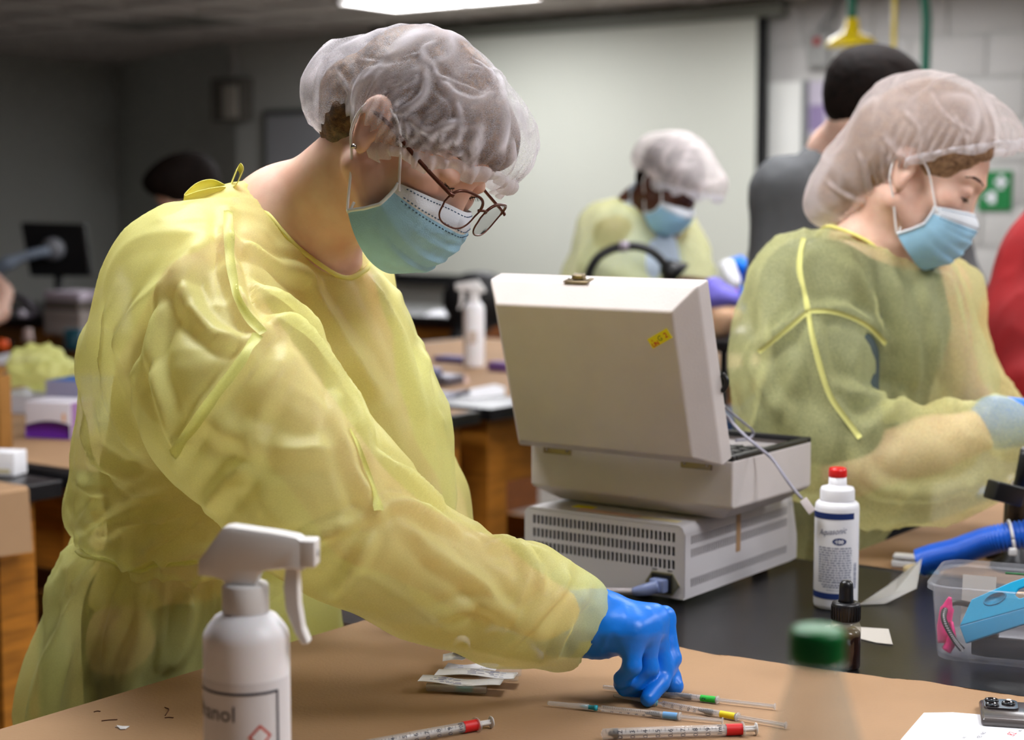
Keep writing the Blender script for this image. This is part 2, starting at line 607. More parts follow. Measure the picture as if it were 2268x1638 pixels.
# ================================================================== ROOM
ZC = 2.65
WQ = B(1134, 45, ZC)
def WB(x, y, off=0.0):
    """photo ray -> back wall (off: metres in front of it)"""
    r = ray(x, y)
    q = WQ - D1 * off
    return A3(0, 0, CZ) + r * (((q - A3(0, 0, CZ)) @ D1) / (r @ D1))
def w2(p):   # coordinate along the back wall
    return (p - WQ) @ D2
M_wall = mat('painted_wall', (196, 198, 192), .7, bump=.15, bscale=60)
M_block = mat('painted_block', (186, 184, 180), .65, bump=.35, bscale=90)
M_ceil = mat('ceiling_tile', (214, 205, 200), .9, var=.06, vscale=4, bump=.3, bscale=140)
M_grid = mat('ceiling_grid', (205, 200, 196), .6)
M_floor = mat('floor_vinyl', (120, 112, 104), .45, var=.12, vscale=6)
M_black = mat('black_epoxy', (26, 25, 27), .28, var=.25, vscale=40, bump=.05)
M_blackp = mat('black_plastic', (20, 20, 22), .4)
M_oak = mat('oak_wood', (176, 112, 36), .45, var=.35, vscale=9, stretch=(1, 1, 9), bump=.1)
M_oakd = mat('dark_oak_wood', (120, 66, 22), .5, var=.35, vscale=9, stretch=(1, 1, 9))
M_kraft = mat('kraft_paper', (164, 130, 96), .8, var=.10, vscale=5, bump=.25, bscale=260)
M_white = mat('white_plastic', (226, 224, 222), .4)
M_paper = mat('white_paper', (232, 232, 236), .8)
M_chrome = mat('steel', (190, 186, 180), .25, metal=1)

def struct(o):
    o['kind'] = 'structure'
    return o
fl = MB().box(-9, 9, -1.5, 16, -.05, 0).build('floor', M_floor); struct(fl)

# ceiling: laid-in tiles between grid bars
ceil = MB()
ceil.fr(WQ * A3(1, 1, 0), -D2, -D1, UP)
ceil.box(-12, 12, -5, 17, ZC + .03, ZC + .08)
ceil_o = ceil.build('ceiling', M_ceil); struct(ceil_o)
grid_b = MB().fr(WQ * A3(1, 1, 0), D2, -D1, UP)
tile_me = None
LC = B(875, 22, ZC)                                   # far corner of the lit panel in view
lc1, lc2 = (LC - WQ) @ D1, (LC - WQ) @ D2             # along / across
panels = {(3, 2), (3, 3), (2, 2), (2, 3), (1, 2), (1, 1), (0, 0), (0, 1), (1, 3), (0, -1)}
pan_cells = set()
for i, j in panels:
    for q in (0, 1):
        for a_ in ((0,) if i == 0 else (int(2.2 * i / .6), int(2.2 * i / .6) + 1)):
            pan_cells.add((a_, 4 * j + q))
for a in range(-1, 17):
    grid_b.box(-6.5, 6.5, -lc1 + .6 * a - .012, -lc1 + .6 * a + .012, ZC - .008, ZC + .03)
for b in range(-10, 11):
    grid_b.box(lc2 + .6 * b - .012, lc2 + .6 * b + .012, -4, 9.5, ZC - .008, ZC + .03)
grid_b.build('grid_bars', M_grid, ceil_o)
for a in range(-4, 5):
    for b in range(-9, 9):
        if (a, b) in pan_cells: continue
        p = WQ * A3(1, 1, 0) + D2 * (lc2 + .6 * (b + .5)) - D1 * (-lc1 + .6 * (a + .5))
        if tile_me is None:
            t = MB().fr((0, 0, 0), D2, -D1, UP).box(-.285, .285, -.285, .285, 0, .02).build('ceiling_tile', M_ceil, ceil_o)
            tile_me = t.data
        else:
            t = bpy.data.objects.new('ceiling_tile', tile_me); COL.objects.link(t); t.parent = ceil_o
        t.location = (p[0], p[1], ZC + .004 + .003 * ((a * 7 + b * 3) % 3))

# walls
wl = [WB(2900, 100), WB(520, 100)]
c1 = B(255, 145, ZC); c2 = B(-420, 85, ZC)
def wall(name, a, b, m, z0=0., z1=ZC + .03, th=.12):
    d = nrm((b - a) * A3(1, 1, 0)); nn = np.cross(UP, d)
    if nn @ (a * A3(1, 1, 0)) < 0: nn = -nn
    w = MB().fr(a * A3(1, 1, 0), d, nn, UP).box(0, np.linalg.norm((b - a)[:2]), 0, th, z0, z1).build(name, m)
    return struct(w)
wall_back = wall('wall_back', wl[0], wl[1], M_wall)
wall_left = wall('wall_left', wl[1], c1, M_wall)
wall_side = wall('wall_far_left', c1, c2, M_wall)
# painted concrete blocks beside the screen
u0 = w2(WB(1700, 300)); blk = None
r0 = WB(2150, 172)[2]
for r in range(-7, 6):
    z0 = r0 + .24 * r
    if z0 > ZC - .02: continue
    for c in range(0, 9):
        x0 = u0 + .46 * c - (.23 if r % 2 else 0)
        if x0 < u0 - .24: continue
        zt = min(.234, ZC - z0)
        if blk is None or zt < .233:
            o = MB().fr((0, 0, 0), D2, -D1, UP).box(.003, .455, 0, .014, .003, zt, .003 if zt > .02 else 0).build('block', M_block, wall_back)
            if zt > .233: blk = o.data
        else:
            o = bpy.data.objects.new('block', blk); COL.objects.link(o); o.parent = wall_back
        p = WQ * A3(1, 1, 0) + D2 * x0
        o.location = (p[0], p[1], z0)

# ceiling lights
M_diff = mat('light_diffuser_on', (255, 255, 250), .5, emit=(250, 251, 255), estr=24.0)
M_diff_off = mat('light_diffuser_off', (120, 118, 112), .5)
spots = {(0, 0): 'lit square-edged fluorescent panel in the ceiling above the projection screen',
         (0, -1): 'unlit fluorescent panel in the dark left part of the ceiling'}
for (i, j) in sorted(panels):
    p = LC * A3(1, 1, 0) - D1 * 2.2 * i + D2 * 2.4 * j
    t = empty('ceiling_light', (p[0], p[1], ZC),
              spots.get((i, j), 'lit fluorescent ceiling panel over the benches outside the picture'), 'ceiling light', 'fluorescent ceiling panels')
    MB().fr(p + UP * ZC, D2, -D1, UP).box(.03, 1.17, .03, .57, -.004, .004).build('diffuser', M_diff if (i, j) != (0, -1) else M_diff_off, t)
    f = MB().fr(p + UP * ZC, D2, -D1, UP)
    f.box(.01, 1.19, .01, .03, -.012, .02); f.box(.01, 1.19, .57, .59, -.012, .02)
    f.box(.01, .03, .03, .57, -.012, .02); f.box(1.17, 1.19, .03, .57, -.012, .02)
    f.build('frame', M_grid, t)

# ------------------------------------------------------------------ things on the walls
def wallbox(mb, x0, y0, x1, y1, o0, o1, bev=0.0):
    """box on the back wall covering photo rectangle x0..x1,y0..y1 (heights taken at its middle)"""
    ym = (x0 + x1) / 2
    a, b = w2(WB(x0, (y0 + y1) / 2, o1)), w2(WB(x1, (y0 + y1) / 2, o1))
    zt, zb = WB(ym, y0, o1)[2], WB(ym, y1, o1)[2]
    mb.fr(WQ * A3(1, 1, 0), D2, -D1, UP).box(a, b, o0, o1, zb, zt, bev)
    return mb
M_screen = mat('screen_cloth', (206, 208, 196), .85)
M_sblack = mat('screen_border', (8, 8, 9), .8)
scr = empty('projection_screen', WB(1270, 640) * A3(1, 1, 0) + UP * WB(1270, 640)[2], 'large pale pull-down projection screen with black borders on the back wall', 'screen')
a0, a1 = w2(WB(880, 300, .12)), w2(WB(1674, 300, .12)); ab = w2(WB(1697, 300, .12))
zb = WB(1300, 618, .12)[2]; zt = ZC - .11
m = MB().fr(WQ * A3(1, 1, 0), D2, -D1, UP)
m.box(a0, a1, .115, .12, zb, zt).build('cloth', M_screen, scr)
m = MB().fr(WQ * A3(1, 1, 0), D2, -D1, UP)
m.box(a1, ab, .114, .121, zb - .05, zt); m.box(a0 - .05, a0, .114, .121, zb - .05, zt); m.box(a0, a1, .114, .121, zb - .05, zb)
m.build('border', M_sblack, scr)
m = MB().fr(WQ * A3(1, 1, 0), D2, -D1, UP).box(a0 - .12, ab + .1, .05, .17, zt, zt + .09, .01)
m.build('case', mat('screen_case', (120, 122, 112), .5), scr)
m = MB().fr(WQ * A3(1, 1, 0), D2, -D1, UP).box(a0 - .05, ab, .105, .13, zb - .08, zb - .05, .008)
m.build('bottom_bar', M_sblack, scr)
m = MB().fr(WQ * A3(1, 1, 0), D2, -D1, UP).box(w2(WB(852, 70)), w2(WB(866, 70)), .05, .15, WB(858, 92)[2], WB(858, 60)[2])
m.build('bracket', M_sblack, scr)

wbd = empty('whiteboard', WB(690, 520), 'framed whiteboard on the back wall behind the hair cap in front', 'whiteboard')
wallbox(MB(), 588, 248, 860, 560, .01, .02).build('panel', mat('whiteboard_face', (176, 178, 182), .35), wbd)
m = MB()
wallbox(m, 583, 238, 866, 250, .005, .035); wallbox(m, 583, 556, 866, 566, .005, .05)
wallbox(m, 583, 250, 589, 556, .005, .035); wallbox(m, 860, 250, 866, 556, .005, .035)
m.build('frame', mat('whiteboard_frame', (92, 94, 90), .5), wbd)

spk = empty('wall_speaker', WB(500, 265), 'small pale box on the dark wall with conduit running up to the ceiling', 'speaker')
wallbox(MB(), 466, 172, 537, 268, 0, .12, .012).build('housing', mat('dark_beige_plastic', (104, 100, 92), .5), spk)
wallbox(MB(), 492, 188, 524, 262, .1, .135, .012).build('cover', mat('beige_plastic', (190, 184, 172), .5), spk)
wallbox(MB(), 513, 88, 519, 172, 0, .02).build('conduit', M_grid, spk)

cab = empty('door_panel', WB(1732, 560), 'pale flat cupboard panel on the wall right of the screen', 'panel')
wallbox(MB(), 1700, 182, 1772, 640, .016, .06, .004).build('panel', mat('pale_panel', (214, 214, 208), .6), cab)
wallbox(MB(), 1773, 178, 1781, 640, .016, .065).build('edge_strip', mat('grey_strip', (120, 122, 120), .5), cab)

ph = empty('wall_telephone', WB(1808, 150), 'grey wall telephone with a red lamp and loose cables above the notice', 'telephone')
wallbox(MB(), 1788, 70, 1832, 150, .016, .08, .012).build('body', mat('phone_grey', (150, 150, 146), .5), ph)
wallbox(MB(), 1800, 82, 1815, 100, .07, .095, .004).build('lamp', mat('red_lamp', (150, 40, 40), .4), ph)
cb = MB()
cb.tube(spline([WB(1812, 72, .05), WB(1822, 52, .1), WB(1845, 25, .07), WB(1862, -15, .03)], 6), .012, 8)
cb.tube(spline([WB(1825, 74, .05), WB(1842, 60, .1), WB(1850, 30, .07), WB(1858, -15, .03)], 6), .008, 8)
cb.build('cable', mat('cable_grey', (130, 130, 128), .5), ph)
no = empty('wall_notice', WB(1808, 300), 'lilac printed notice on the wall above the grey shirt', 'notice')
wallbox(MB(), 1786, 180, 1832, 300, .016, .02).build('sheet', mat('lilac_paper', (190, 182, 196), .8), no)
wallbox(MB(), 1792, 232, 1826, 290, .02, .022).build('print', mat('lilac_print', (140, 124, 160), .8), no)

# emergency shower
sh_c = B(1886, 104, 2.17)
sho = empty('emergency_shower', sh_c, 'yellow emergency shower head on a bent green pipe with yellow pull rod', 'shower')
M_yel = mat('safety_yellow', (242, 214, 10), .35, coat=.3)
M_grn = mat('safety_green', (6, 110, 84), .4)
MB(sh_c).lathe([(.0, .012), (.06, .0), (.118, -.002), (.122, .012), (.10, .04), (.05, .065), (.034, .09), (.03, .13), (.028, .135), (0, .135)], 32).build('shower_head', M_yel, sho)
u = D2
pp = spline([sh_c + UP * .13, sh_c + UP * .24, sh_c + UP * .30 + u * .015, sh_c + UP * .325 + u * .06, sh_c + UP * .30 + u * .2, sh_c + UP * .245 + u * .33, sh_c + UP * .21 + u * .36, sh_c + UP * .1 + u * .375], 6)
pp += [sh_c - UP * .2 + u * .375, sh_c * A3(1, 1, 0) + u * .375]
MB().tube(pp, .022, 12).build('pipe', M_grn, sho)
MB().tube([sh_c + UP * .45 + u * .25 - D1 * .08, sh_c - UP * .55 + u * .25 - D1 * .08], .011, 8).build('pull_rod', M_yel, sho)
MB().tube([sh_c + UP * .26 + u * .25 - D1 * .09, sh_c + UP * .26 + u * .25 + D1 * .03], .008, 8).build('valve_arm', M_yel, sho)

fa = empty('first_aid_sign', WB(2205, 470), 'green safety sign with a white figure and arrow behind the masked face', 'sign')
wallbox(MB(), 2166, 378, 2240, 466, .016, .03).build('plate', mat('sign_green', (16, 116, 56), .5), fa)
m = MB()
wallbox(m, 2212, 388, 2222, 418, .03, .033); wallbox(m, 2204, 398, 2230, 408, .03, .033)
wallbox(m, 2190, 424, 2204, 450, .03, .033); wallbox(m, 2180, 432, 2196, 440, .03, .033)
m.build('symbol', M_paper, fa)

# ------------------------------------------------------------------ benches
def bench(name, label, o, l1, l2, over=.04, h=.90, wood=None, group=None):
    """bench with its near-right top corner at o, running l1 along D1 and l2 along -D2 (signed)"""
    wood = wood or M_oak
    t = empty(name, A3(o[0], o[1], 0) + D1 * l1 / 2 - D2 * l2 / 2, label, 'bench', group)
    fr = (A3(o[0], o[1], 0), D1, -D2, UP)
    s = 1 if l2 > 0 else -1
    y = lambda a, b: (min(a * s, b * s), max(a * s, b * s))
    L2 = abs(l2)
    MB().fr(*fr).box(0, l1, *y(0, L2), h - .034, h, .004).build('worktop', M_black, t)
    i, lw = over, .085
    for a in (i, l1 - i - lw):
        for b in (i, L2 - i - lw):
            MB().fr(*fr).box(a, a + lw, *y(b, b + lw), 0, h - .034).build('leg', wood, t)
    for b in (i + .01, L2 - i - .03):
        MB().fr(*fr).box(i + lw, l1 - i - lw, *y(b, b + .02), h - .22, h - .034).build('apron', wood, t)
        MB().fr(*fr).box(i + lw, l1 - i - lw, *y(b, b + .02), .12, .22).build('rail', wood, t)
    for a in (i + .01, l1 - i - .03):
        MB().fr(*fr).box(a, a + .02, *y(i + lw, L2 - i - lw), h - .22, h - .034).build('apron', wood, t)
        MB().fr(*fr).box(a, a + .02, *y(i + lw, L2 - i - lw), .12, .22).build('rail', wood, t)
    MB().fr(*fr).box(i + .1, l1 - i - .1, *y(i + .1, L2 - i - .1), .10, .12).build('shelf', M_oakd, t)
    return t
def paper_poly(name, label, poly, z, drape=None, th=.0006, seed=1):
    """sheet of kraft paper with a ragged outline lying at height z; drape = list of (edge index, drop)"""
    bm = bmesh.new()
    vs = [bm.verts.new((p[0], p[1], z + th)) for p in poly]
    f = bm.faces.new(vs)
    bmesh.ops.triangulate(bm, faces=[f])
    if drape:
        for i0, i1, drop, outv in drape:
            chainv = vs[i0:i1 + 1]
            prev = None
            for k, v in enumerate(chainv):
                jag = .008 * math.sin(k * 2.3 + seed)
                mid = bm.verts.new((v.co.x + outv[0] * .008, v.co.y + outv[1] * .008, z - .006))
                lo = bm.verts.new((v.co.x + outv[0] * .016, v.co.y + outv[1] * .016, z - drop - jag))
                if prev:
                    bm.faces.new((prev[0], v, mid, prev[1])); bm.faces.new((prev[1], mid, lo, prev[2]))
                prev = (v, mid, lo)
    bmesh.ops.recalc_face_normals(bm, faces=bm.faces[:])
    me = bpy.data.meshes.new(name); bm.to_mesh(me); bm.free()
    o = link_mesh(name, me, M_kraft, None, (poly[0][0], poly[0][1], z))
    sol = o.modifiers.new('thickness', 'SOLIDIFY'); sol.thickness = .0005
    return tag(o, label, 'paper')
def ragged(a, b, n, amp, rnd):
    a, b = np.asarray(a), np.asarray(b)
    d = nrm((b - a) * A3(1, 1, 0)); q = np.cross(UP, d)
    return [a + (b - a) * i / n + q * rnd.uniform(-amp, amp) * (0 < i < n) for i in range(n + 1)]
rnd = random.Random(3)
# the bench in front: two runs of it
bench_a = bench('lab_bench', 'black topped lab bench in the foreground carrying the case, bottles and syringes', E(-1.32, 0), 2.02, -1.62)
bench_b = bench('lab_bench', 'lab bench continuing behind the foreground bench, papered, at the second gowned woman', E(.705, .33), 1.2, -1.29)
far = []
fe = [(838, 1372), (1000, 1392), (1200, 1408), (1400, 1420), (1492, 1431), (1600, 1452), (1622, 1452), (1700, 1466), (1800, 1478), (1960, 1500), (2060, 1512), (2180, 1531), (2290, 1548)]
for x, y in fe:
    p = B(x, y)
    far.append(p + D1 * rnd.uniform(-.003, .003))
far2 = []
for i in range(len(far) - 1):
    far2 += ragged(far[i], far[i + 1], 6, .0018, rnd)[:-1]
far2.append(far[-1])
e2max = 1.6
last = far2[-1]
le = (last - E0) @ D1
edge = [E(e, 0.002) for e in np.linspace((far2[0] - E0) @ D1, -1.3, 30)]
edge = [e for e in edge]
poly = edge + [E(-1.3, e2max), E(le - .25, e2max), last] + far2[::-1][1:]
kraft_main = paper_poly('kraft_paper', 'brown kraft paper sheet with torn edge covering the front of the foreground bench', poly, ZB, [(0, 29, .05, -D2)])
pb = [E(.712, .333), E(1.89, .333), E(1.89, 1.6), E(.712, 1.6)]
paper_poly('kraft_paper', 'brown kraft paper on the bench where the second gowned woman works', pb, ZB)

# left of the aisle
C1 = B(139, 1062)
bench_l = bench('lab_bench', 'wooden lab bench with papered top at the lower left edge', C1 - D1 * 1.6, 1.6, 1.3)
def rectpoly(o, l1a, l1b, l2a, l2b, n=10):
    q = [o + D1 * l1b - D2 * l2a, o + D1 * l1a - D2 * l2a, o + D1 * l1a - D2 * l2b, o + D1 * l1b - D2 * l2b]
    return ragged(q[0], q[1], n, .002, rnd) + [q[2], q[3]]
paper_poly('kraft_paper', 'brown kraft paper draped over the near edge of the lower left bench', rectpoly(C1, -1.55, -.09, -.002, 1.25), ZB, [(0, 10, .12, D2)])
bench_l2 = bench('lab_bench', 'lab bench behind the lower left one, under the glove boxes', C1 + D1 * .06, 1.30, 1.3)
paper_poly('kraft_paper', 'brown kraft paper under the glove boxes at the left', rectpoly(C1, .10, 1.34, 0.02, 1.27), ZB)
C3 = E(1.0, -2.82)
bench_l3 = bench('lab_bench', 'far left bench papered in brown under teal cup and papers', C3, 1.05, 1.6)
paper_poly('kraft_paper', 'brown kraft paper hanging over the edge of the far left bench', rectpoly(C3, .02, 1.03, -.002, 1.55), ZB, [(0, 10, .10, D2)])
C4 = B(1088, 905)
bench_m = bench('lab_bench', 'oak framed bench with thick black top left of the grey case', C4, 1.85, 1.5, over=.05)
paper_poly('kraft_paper', 'brown kraft paper under the distant spray bottle', [C4 + D1 * .25 - D2 * .02, C4 + D1 * .30 - D2 * 1.45, C4 + D1 * 1.8 - D2 * 1.45, C4 + D1 * 1.8 - D2 * .02], ZB)

# counter along the back wall
def counter(name, label, x0, x1, depth, dist, h=.93):
    a = A3(0, 0, 0) + WQ * A3(1, 1, 0)
    u0_, u1_ = x0, x1
    t = empty(name, a + D2 * (u0_ + u1_) / 2 - D1 * dist, label, 'counter')
    fr = (a, D2, -D1, UP)
    MB().fr(*fr).box(u0_, u1_, dist - .02, dist + depth + .02, h - .04, h, .005).build('worktop', M_black, t)
    n = max(1, round((u1_ - u0_) / .6)); w = (u1_ - u0_) / n
    MB().fr(*fr).box(u0_ + .01, u1_ - .01, dist, dist + depth - .03, .0, h - .04).build('carcass', M_oakd, t)
    for k in range(n):
        d = MB().fr(*fr).box(u0_ + k * w + .012, u0_ + (k + 1) * w - .012, dist + depth - .03, dist + depth - .01, .1, h - .22, .003).build('door', M_oak, t)
        MB().fr(*fr).box(u0_ + (k + 1) * w - .07, u0_ + (k + 1) * w - .055, dist + depth - .01, dist + depth + .012, .5, .6).build('handle', M_chrome, d)
        dr = MB().fr(*fr).box(u0_ + k * w + .012, u0_ + (k + 1) * w - .012, dist + depth - .03, dist + depth - .01, h - .2, h - .06, .003).build('drawer', M_oak, t)
        MB().fr(*fr).box(u0_ + (k + .4) * w, u0_ + (k + .6) * w, dist + depth - .01, dist + depth + .012, h - .135, h - .12).build('handle', M_chrome, dr)
    return t
def wdist(p): return -((p - WQ) @ D1)
pc = B(1010, 702, .93)
counter('wall_counter', 'oak wall counter with black top seen right of the gown', w2(pc) - 2.3, w2(pc) + .02, .62, wdist(pc) - .62)
pl = B(206, 706, .93)
counter('wall_counter', 'dark counter in the left corner carrying the black monitor', w2(pl) - 2.2, w2(pl) + .35, .66, wdist(pl) - .66)
# ================================================================== PEOPLE
def skin_mat(name, rgb, rgb2):
    return mat(name, rgb, .5, var=.2, vscale=30, rgb2=rgb2, bump=.05, bscale=500, sss=.25, spec=.35)
M_skin = skin_mat('skin_fair', (234, 198, 178), (222, 174, 152))
M_skind = skin_mat('skin_deep', (92, 56, 40), (76, 44, 32))
M_gown = sheer('gown_yellow', (247, 249, 166), clear=.36, transl=.40, rough=.42, crease=.0, fiber=560, bstr=.16, gloss=.35, mott=.16)
M_gown2 = sheer('gown_yellow_thin', (246, 246, 176), clear=.54, transl=.45, rough=.5, fiber=420, bstr=.3, gloss=.3)
M_seam = mat('gown_seam', (238, 230, 128), .7)
M_cap = sheer('cap_white', (240, 236, 242), clear=.90, transl=.45, rough=.6, crease='attr', fiber=620, bstr=.7, gloss=.25)
M_cap2 = sheer('cap_white_dense', (238, 228, 226), clear=.55, transl=.45, rough=.6, crease='attr', fiber=620, bstr=.6, gloss=.25)
M_rim = sheer('cap_rim', (244, 241, 245), clear=.25, transl=.45, rough=.6, fiber=620, bstr=.4)
M_mask = mat('mask_blue', (162, 212, 240), .7, var=.06, vscale=60, bump=.3, bscale=700)
M_maskw = mat('mask_white', (226, 232, 238), .7, bump=.2, bscale=700)
M_loop = mat('ear_loop', (238, 234, 232), .6)
M_hair_b = mat('hair_brown', (128, 92, 54), .45, var=.6, vscale=14, stretch=(14, 1, 14), bump=.5, bscale=60, rgb2=(62, 42, 26))
M_hair_l = mat('hair_light', (176, 140, 104), .5, var=.5, vscale=14, stretch=(10, 1, 10), bump=.5, bscale=60, rgb2=(110, 80, 56))
M_hair_d = mat('hair_dark', (30, 20, 16), .75, spec=.15, var=.5, vscale=10, stretch=(8, 2, 8), bump=.6, bscale=50, rgb2=(12, 8, 6))
M_glove = mat('nitrile_blue', (8, 118, 226), .38, var=.08, vscale=30, bump=.12, bscale=160, spec=.5)
M_under = mat('cream_shirt', (236, 214, 160), .8, bump=.2)
M_scrub = mat('scrub_teal_grey', (58, 72, 74), .8, var=.35, vscale=9, bump=.2)
M_trous = mat('dark_trousers', (40, 42, 48), .8)
M_shoe = mat('dark_shoes', (28, 28, 30), .5)

class Head:
    """local axes: x to the person's left, y forward, z up; origin midway between the ears"""
    def __init__(s, o, yaw, pitch, roll=0., sc=1.0):
        y, p, r = math.radians(yaw), math.radians(pitch), math.radians(roll)
        f = A3(math.cos(y) * math.cos(p), -math.sin(y) * math.cos(p), -math.sin(p))
        l = A3(math.sin(y), math.cos(y), 0)
        u = np.cross(f, l)
        l2 = l * math.cos(r) - u * math.sin(r); u2 = u * math.cos(r) + l * math.sin(r)
        s.o, s.l, s.f, s.u, s.s = np.asarray(o, float), l2, f, u2, sc
        s.R = [s.l, s.f, s.u]
    def p(s, x, y, z):
        return s.o + s.s * (x * s.l + y * s.f + z * s.u)
    def e(s, c, r, k=.012, op='+'):
        return ell(s.p(*c), np.asarray(r) * s.s, s.R, k * s.s, op)
    def c(s, a, b, ra, rb, k=.012, op='+'):
        return cone(s.p(*a), s.p(*b), ra * s.s, rb * s.s, k * s.s, op)
    def prims(s, nose=1.0):
        q = [s.e((0, -.012, .044), (.072, .094, .075), .02), s.e((0, .028, .033), (.063, .066, .064), .012),
             s.e((0, .033, -.030), (.056, .058, .064), .02), s.c((0, .064, -.088), (0, .052, -.080), .022, .028, .02)]
        for x in (-1, 1):
            q += [s.c((x * .054, -.002, -.048), (x * .020, .066, -.088), .018, .018, .02),
                  s.e((x * .041, .060, -.014), (.022, .024, .020), .02),
                  s.c((x * .010, .090, .028), (x * .044, .074, .031), .008, .007, .012)]
        q += [s.c((0, .086, .016), (0, .096, -.022), .0075, .0098, .012)]
        for x in (-1, 1):
            q += [s.e((x * .0105, .089, -.027), (.008, .010, .007), .006),
                  s.e((x * .031, .099, .011), (.017, .014, .012), .008, '-'),
                  s.e((x * .031, .0775, .010), (.0155, .0135, .012), .004),
                  s.e((x * .031, .0790, .0125), (.0165, .0140, .0085), .003)]
        q += [s.e((0, .086, -.052), (.022, .012, .006), .008), s.e((0, .084, -.062), (.018, .012, .006), .008),
              s.c((0, .095, -.057), (0, .1, -.057), .004, .004, .004, '-')]
        for x in (-1, 1):
            q += [s.e((x * .0745, -.010, .002), (.0065, .018, .030), .006), s.e((x * .0755, -.016, .014), (.008, .016, .018), .006),
                  s.e((x * .0735, -.004, -.024), (.006, .009, .010), .006),
                  s.e((x * .0835, -.008, .004), (.007, .010, .018), .005, '-')]
        return q
def soft_obj(name, prims, res, m, parent, it=2, disp=None, lo=None, hi=None):
    V, Fq = soft(prims, res, it, lo, hi)
    if disp is not None:
        V = disp(V, Fq)
    return link_mesh(name, np_mesh(name, V, Fq), m, parent)
def hair_obj(hd, parent, m, extra=(), res=.004, face=-.022, off=0.006, name='hair'):
    q = [hd.e((0, -.013, .046), (.074 + off, .096 + off, .077 + off), .02), hd.e((0, .024, .040), (.063 + off, .066 + off, .064 + off), .012),
         hd.e((0, -.055, -.01), (.062, .05, .06), .02)]
    q += list(extra)
    # keep the face and the ears clear
    q += [hd.e((0, .130, face), (.085, .080, .072), .012, '-')]
    q += [hd.c((x * .075, .02, -.06), (x * .075, .0, -.005), .03, .022, .008, '-') for x in (-1, 1)]
    def disp(V, Fq):
        N = vnormals(V, Fq)
        L = (V - hd.o) @ np.array(hd.R).T
        n = pnoise(L * np.array([160, 22, 60])) + .6 * pnoise(L * np.array([60, 12, 120]) + 9)
        return V + N * (.0022 * n)[:, None]
    return soft_obj(name, q, res, m, parent, 1, disp)
def crumple(L, sc, seed=0):
    n = 1 - np.abs(pnoise(L * sc + seed)) * 2.2
    m = 1 - np.abs(pnoise(L * sc * 2.1 + seed + 31)) * 2.2
    return np.maximum(n, 0) ** 2 + .45 * np.maximum(m, 0) ** 2
def thin_ridge(L, sc, seed, w=7.):
    return np.maximum(0, 1 - np.abs(pnoise(L * sc + seed)) * w)
def cap_obj(hd, parent, m, prims, plane_n, plane_d, res=.0035, amp=.007, sc=14, ruffle=.016, seed=0, waves=46, pix=(), back=None):
    """bouffant cap: puffed shell cut along the elastic, with a gathered rim"""
    V, Fq = soft(prims, res, 3)
    N = vnormals(V, Fq)
    L = ((V - hd.o) @ np.array(hd.R).T) / hd.s
    rimd = (L @ plane_n) - plane_d
    if back is not None:
        rimd = np.maximum(rimd, np.minimum(L @ back[0] - back[1], back[2] - L[:, 1]))
    gather = np.exp(-np.maximum(rimd, 0) / .03)
    ang = np.arctan2(L[:, 0], L[:, 1])
    st = np.array([.7, 1.25, .8])
    gate = np.clip(.5 + 2.2 * pnoise(L * 13 + seed + 50), 0, 1)
    rd = np.maximum(thin_ridge(L * st, sc, seed, 6.) * gate, thin_ridge(L * st[::-1], sc * 1.7, seed + 17, 5.) * (1 - gate) * .8)
    att = np.clip(rd ** 1.4 * .95 + .10 * gather * (1 + np.sin(ang * waves)), 0, 1)
    bv_ = BVHTree.FromPolygons([tuple(v) for v in V], [tuple(f) for f in Fq]) if pix else None
    V = V + N * (.0025 + amp * (.55 * rd + .5 * pnoise(L * 11 + seed)) * (1 - .4 * gather) + .0032 * gather * np.sin(ang * waves + 2 * pnoise(L * 20)))[:, None]
    for line, w in pix:
        pts = on_surface(bv_, line)
        if len(pts) > 3: fold(V, N, np.array(pts), .006, w, .4, True, att)
    keep = (rimd[Fq] > 0).all(1)
    u_ = np.unique(Fq[keep].ravel())
    V2, F2 = compact(V, Fq, keep)
    me = np_mesh('bouffant_cap', V2, F2)
    me.attributes.new('fold', 'FLOAT', 'POINT').data.foreach_set('value', att[u_].astype(np.float32))
    cap = link_mesh('bouffant_cap', me, m, parent)
    # rim loop from the open boundary
    e = np.sort(np.concatenate([F2[:, [0, 1]], F2[:, [1, 2]], F2[:, [2, 3]], F2[:, [3, 0]]]), 1)
    ue, c = np.unique(e, axis=0, return_counts=True)
    bv = np.unique(ue[c == 1])
    Lb = ((V2[bv] - hd.o) @ np.array(hd.R).T) / hd.s
    cen = Lb.mean(0)
    th = np.arctan2(Lb[:, 0] - cen[0], Lb[:, 1] - cen[1])
    n = 220
    rim = []
    for k in range(n):
        a = -math.pi + 2 * math.pi * k / n
        d = np.abs((th - a + math.pi) % (2 * math.pi) - math.pi)
        w = np.exp(-(d / .05) ** 2) + 1e-9
        rim.append((Lb * w[:, None]).sum(0) / w.sum())
    rim = np.array(rim)
    rs = np.random.RandomState(seed + 5)
    ph = np.cumsum(rs.uniform(.5, 1.5, n)); ph = ph / ph[-1] * 2 * math.pi
    rows = []
    for t in np.linspace(0, 1, 6):
        out = nrm(plane_n)
        rad = rim - cen; rad = rad - np.outer(rad @ out, out); rad /= np.linalg.norm(rad, axis=1, keepdims=True)
        wv = np.sin(ph * waves * .75) * .0045 * (.3 + t)
        rows.append(rim + rad * (.0035 * math.sin(t * math.pi) + wv * 1.0)[:, None] - np.outer(np.full(n, ruffle * t) * (1 + .35 * np.sin(ph * 9 + seed)), out) - rad * (.006 * t))
    G = np.array(rows)
    G = hd.o + hd.s * (G @ np.array(hd.R))
    MB().grid(G, closed_u=True).build('gathered_rim', M_rim, cap)
    return cap
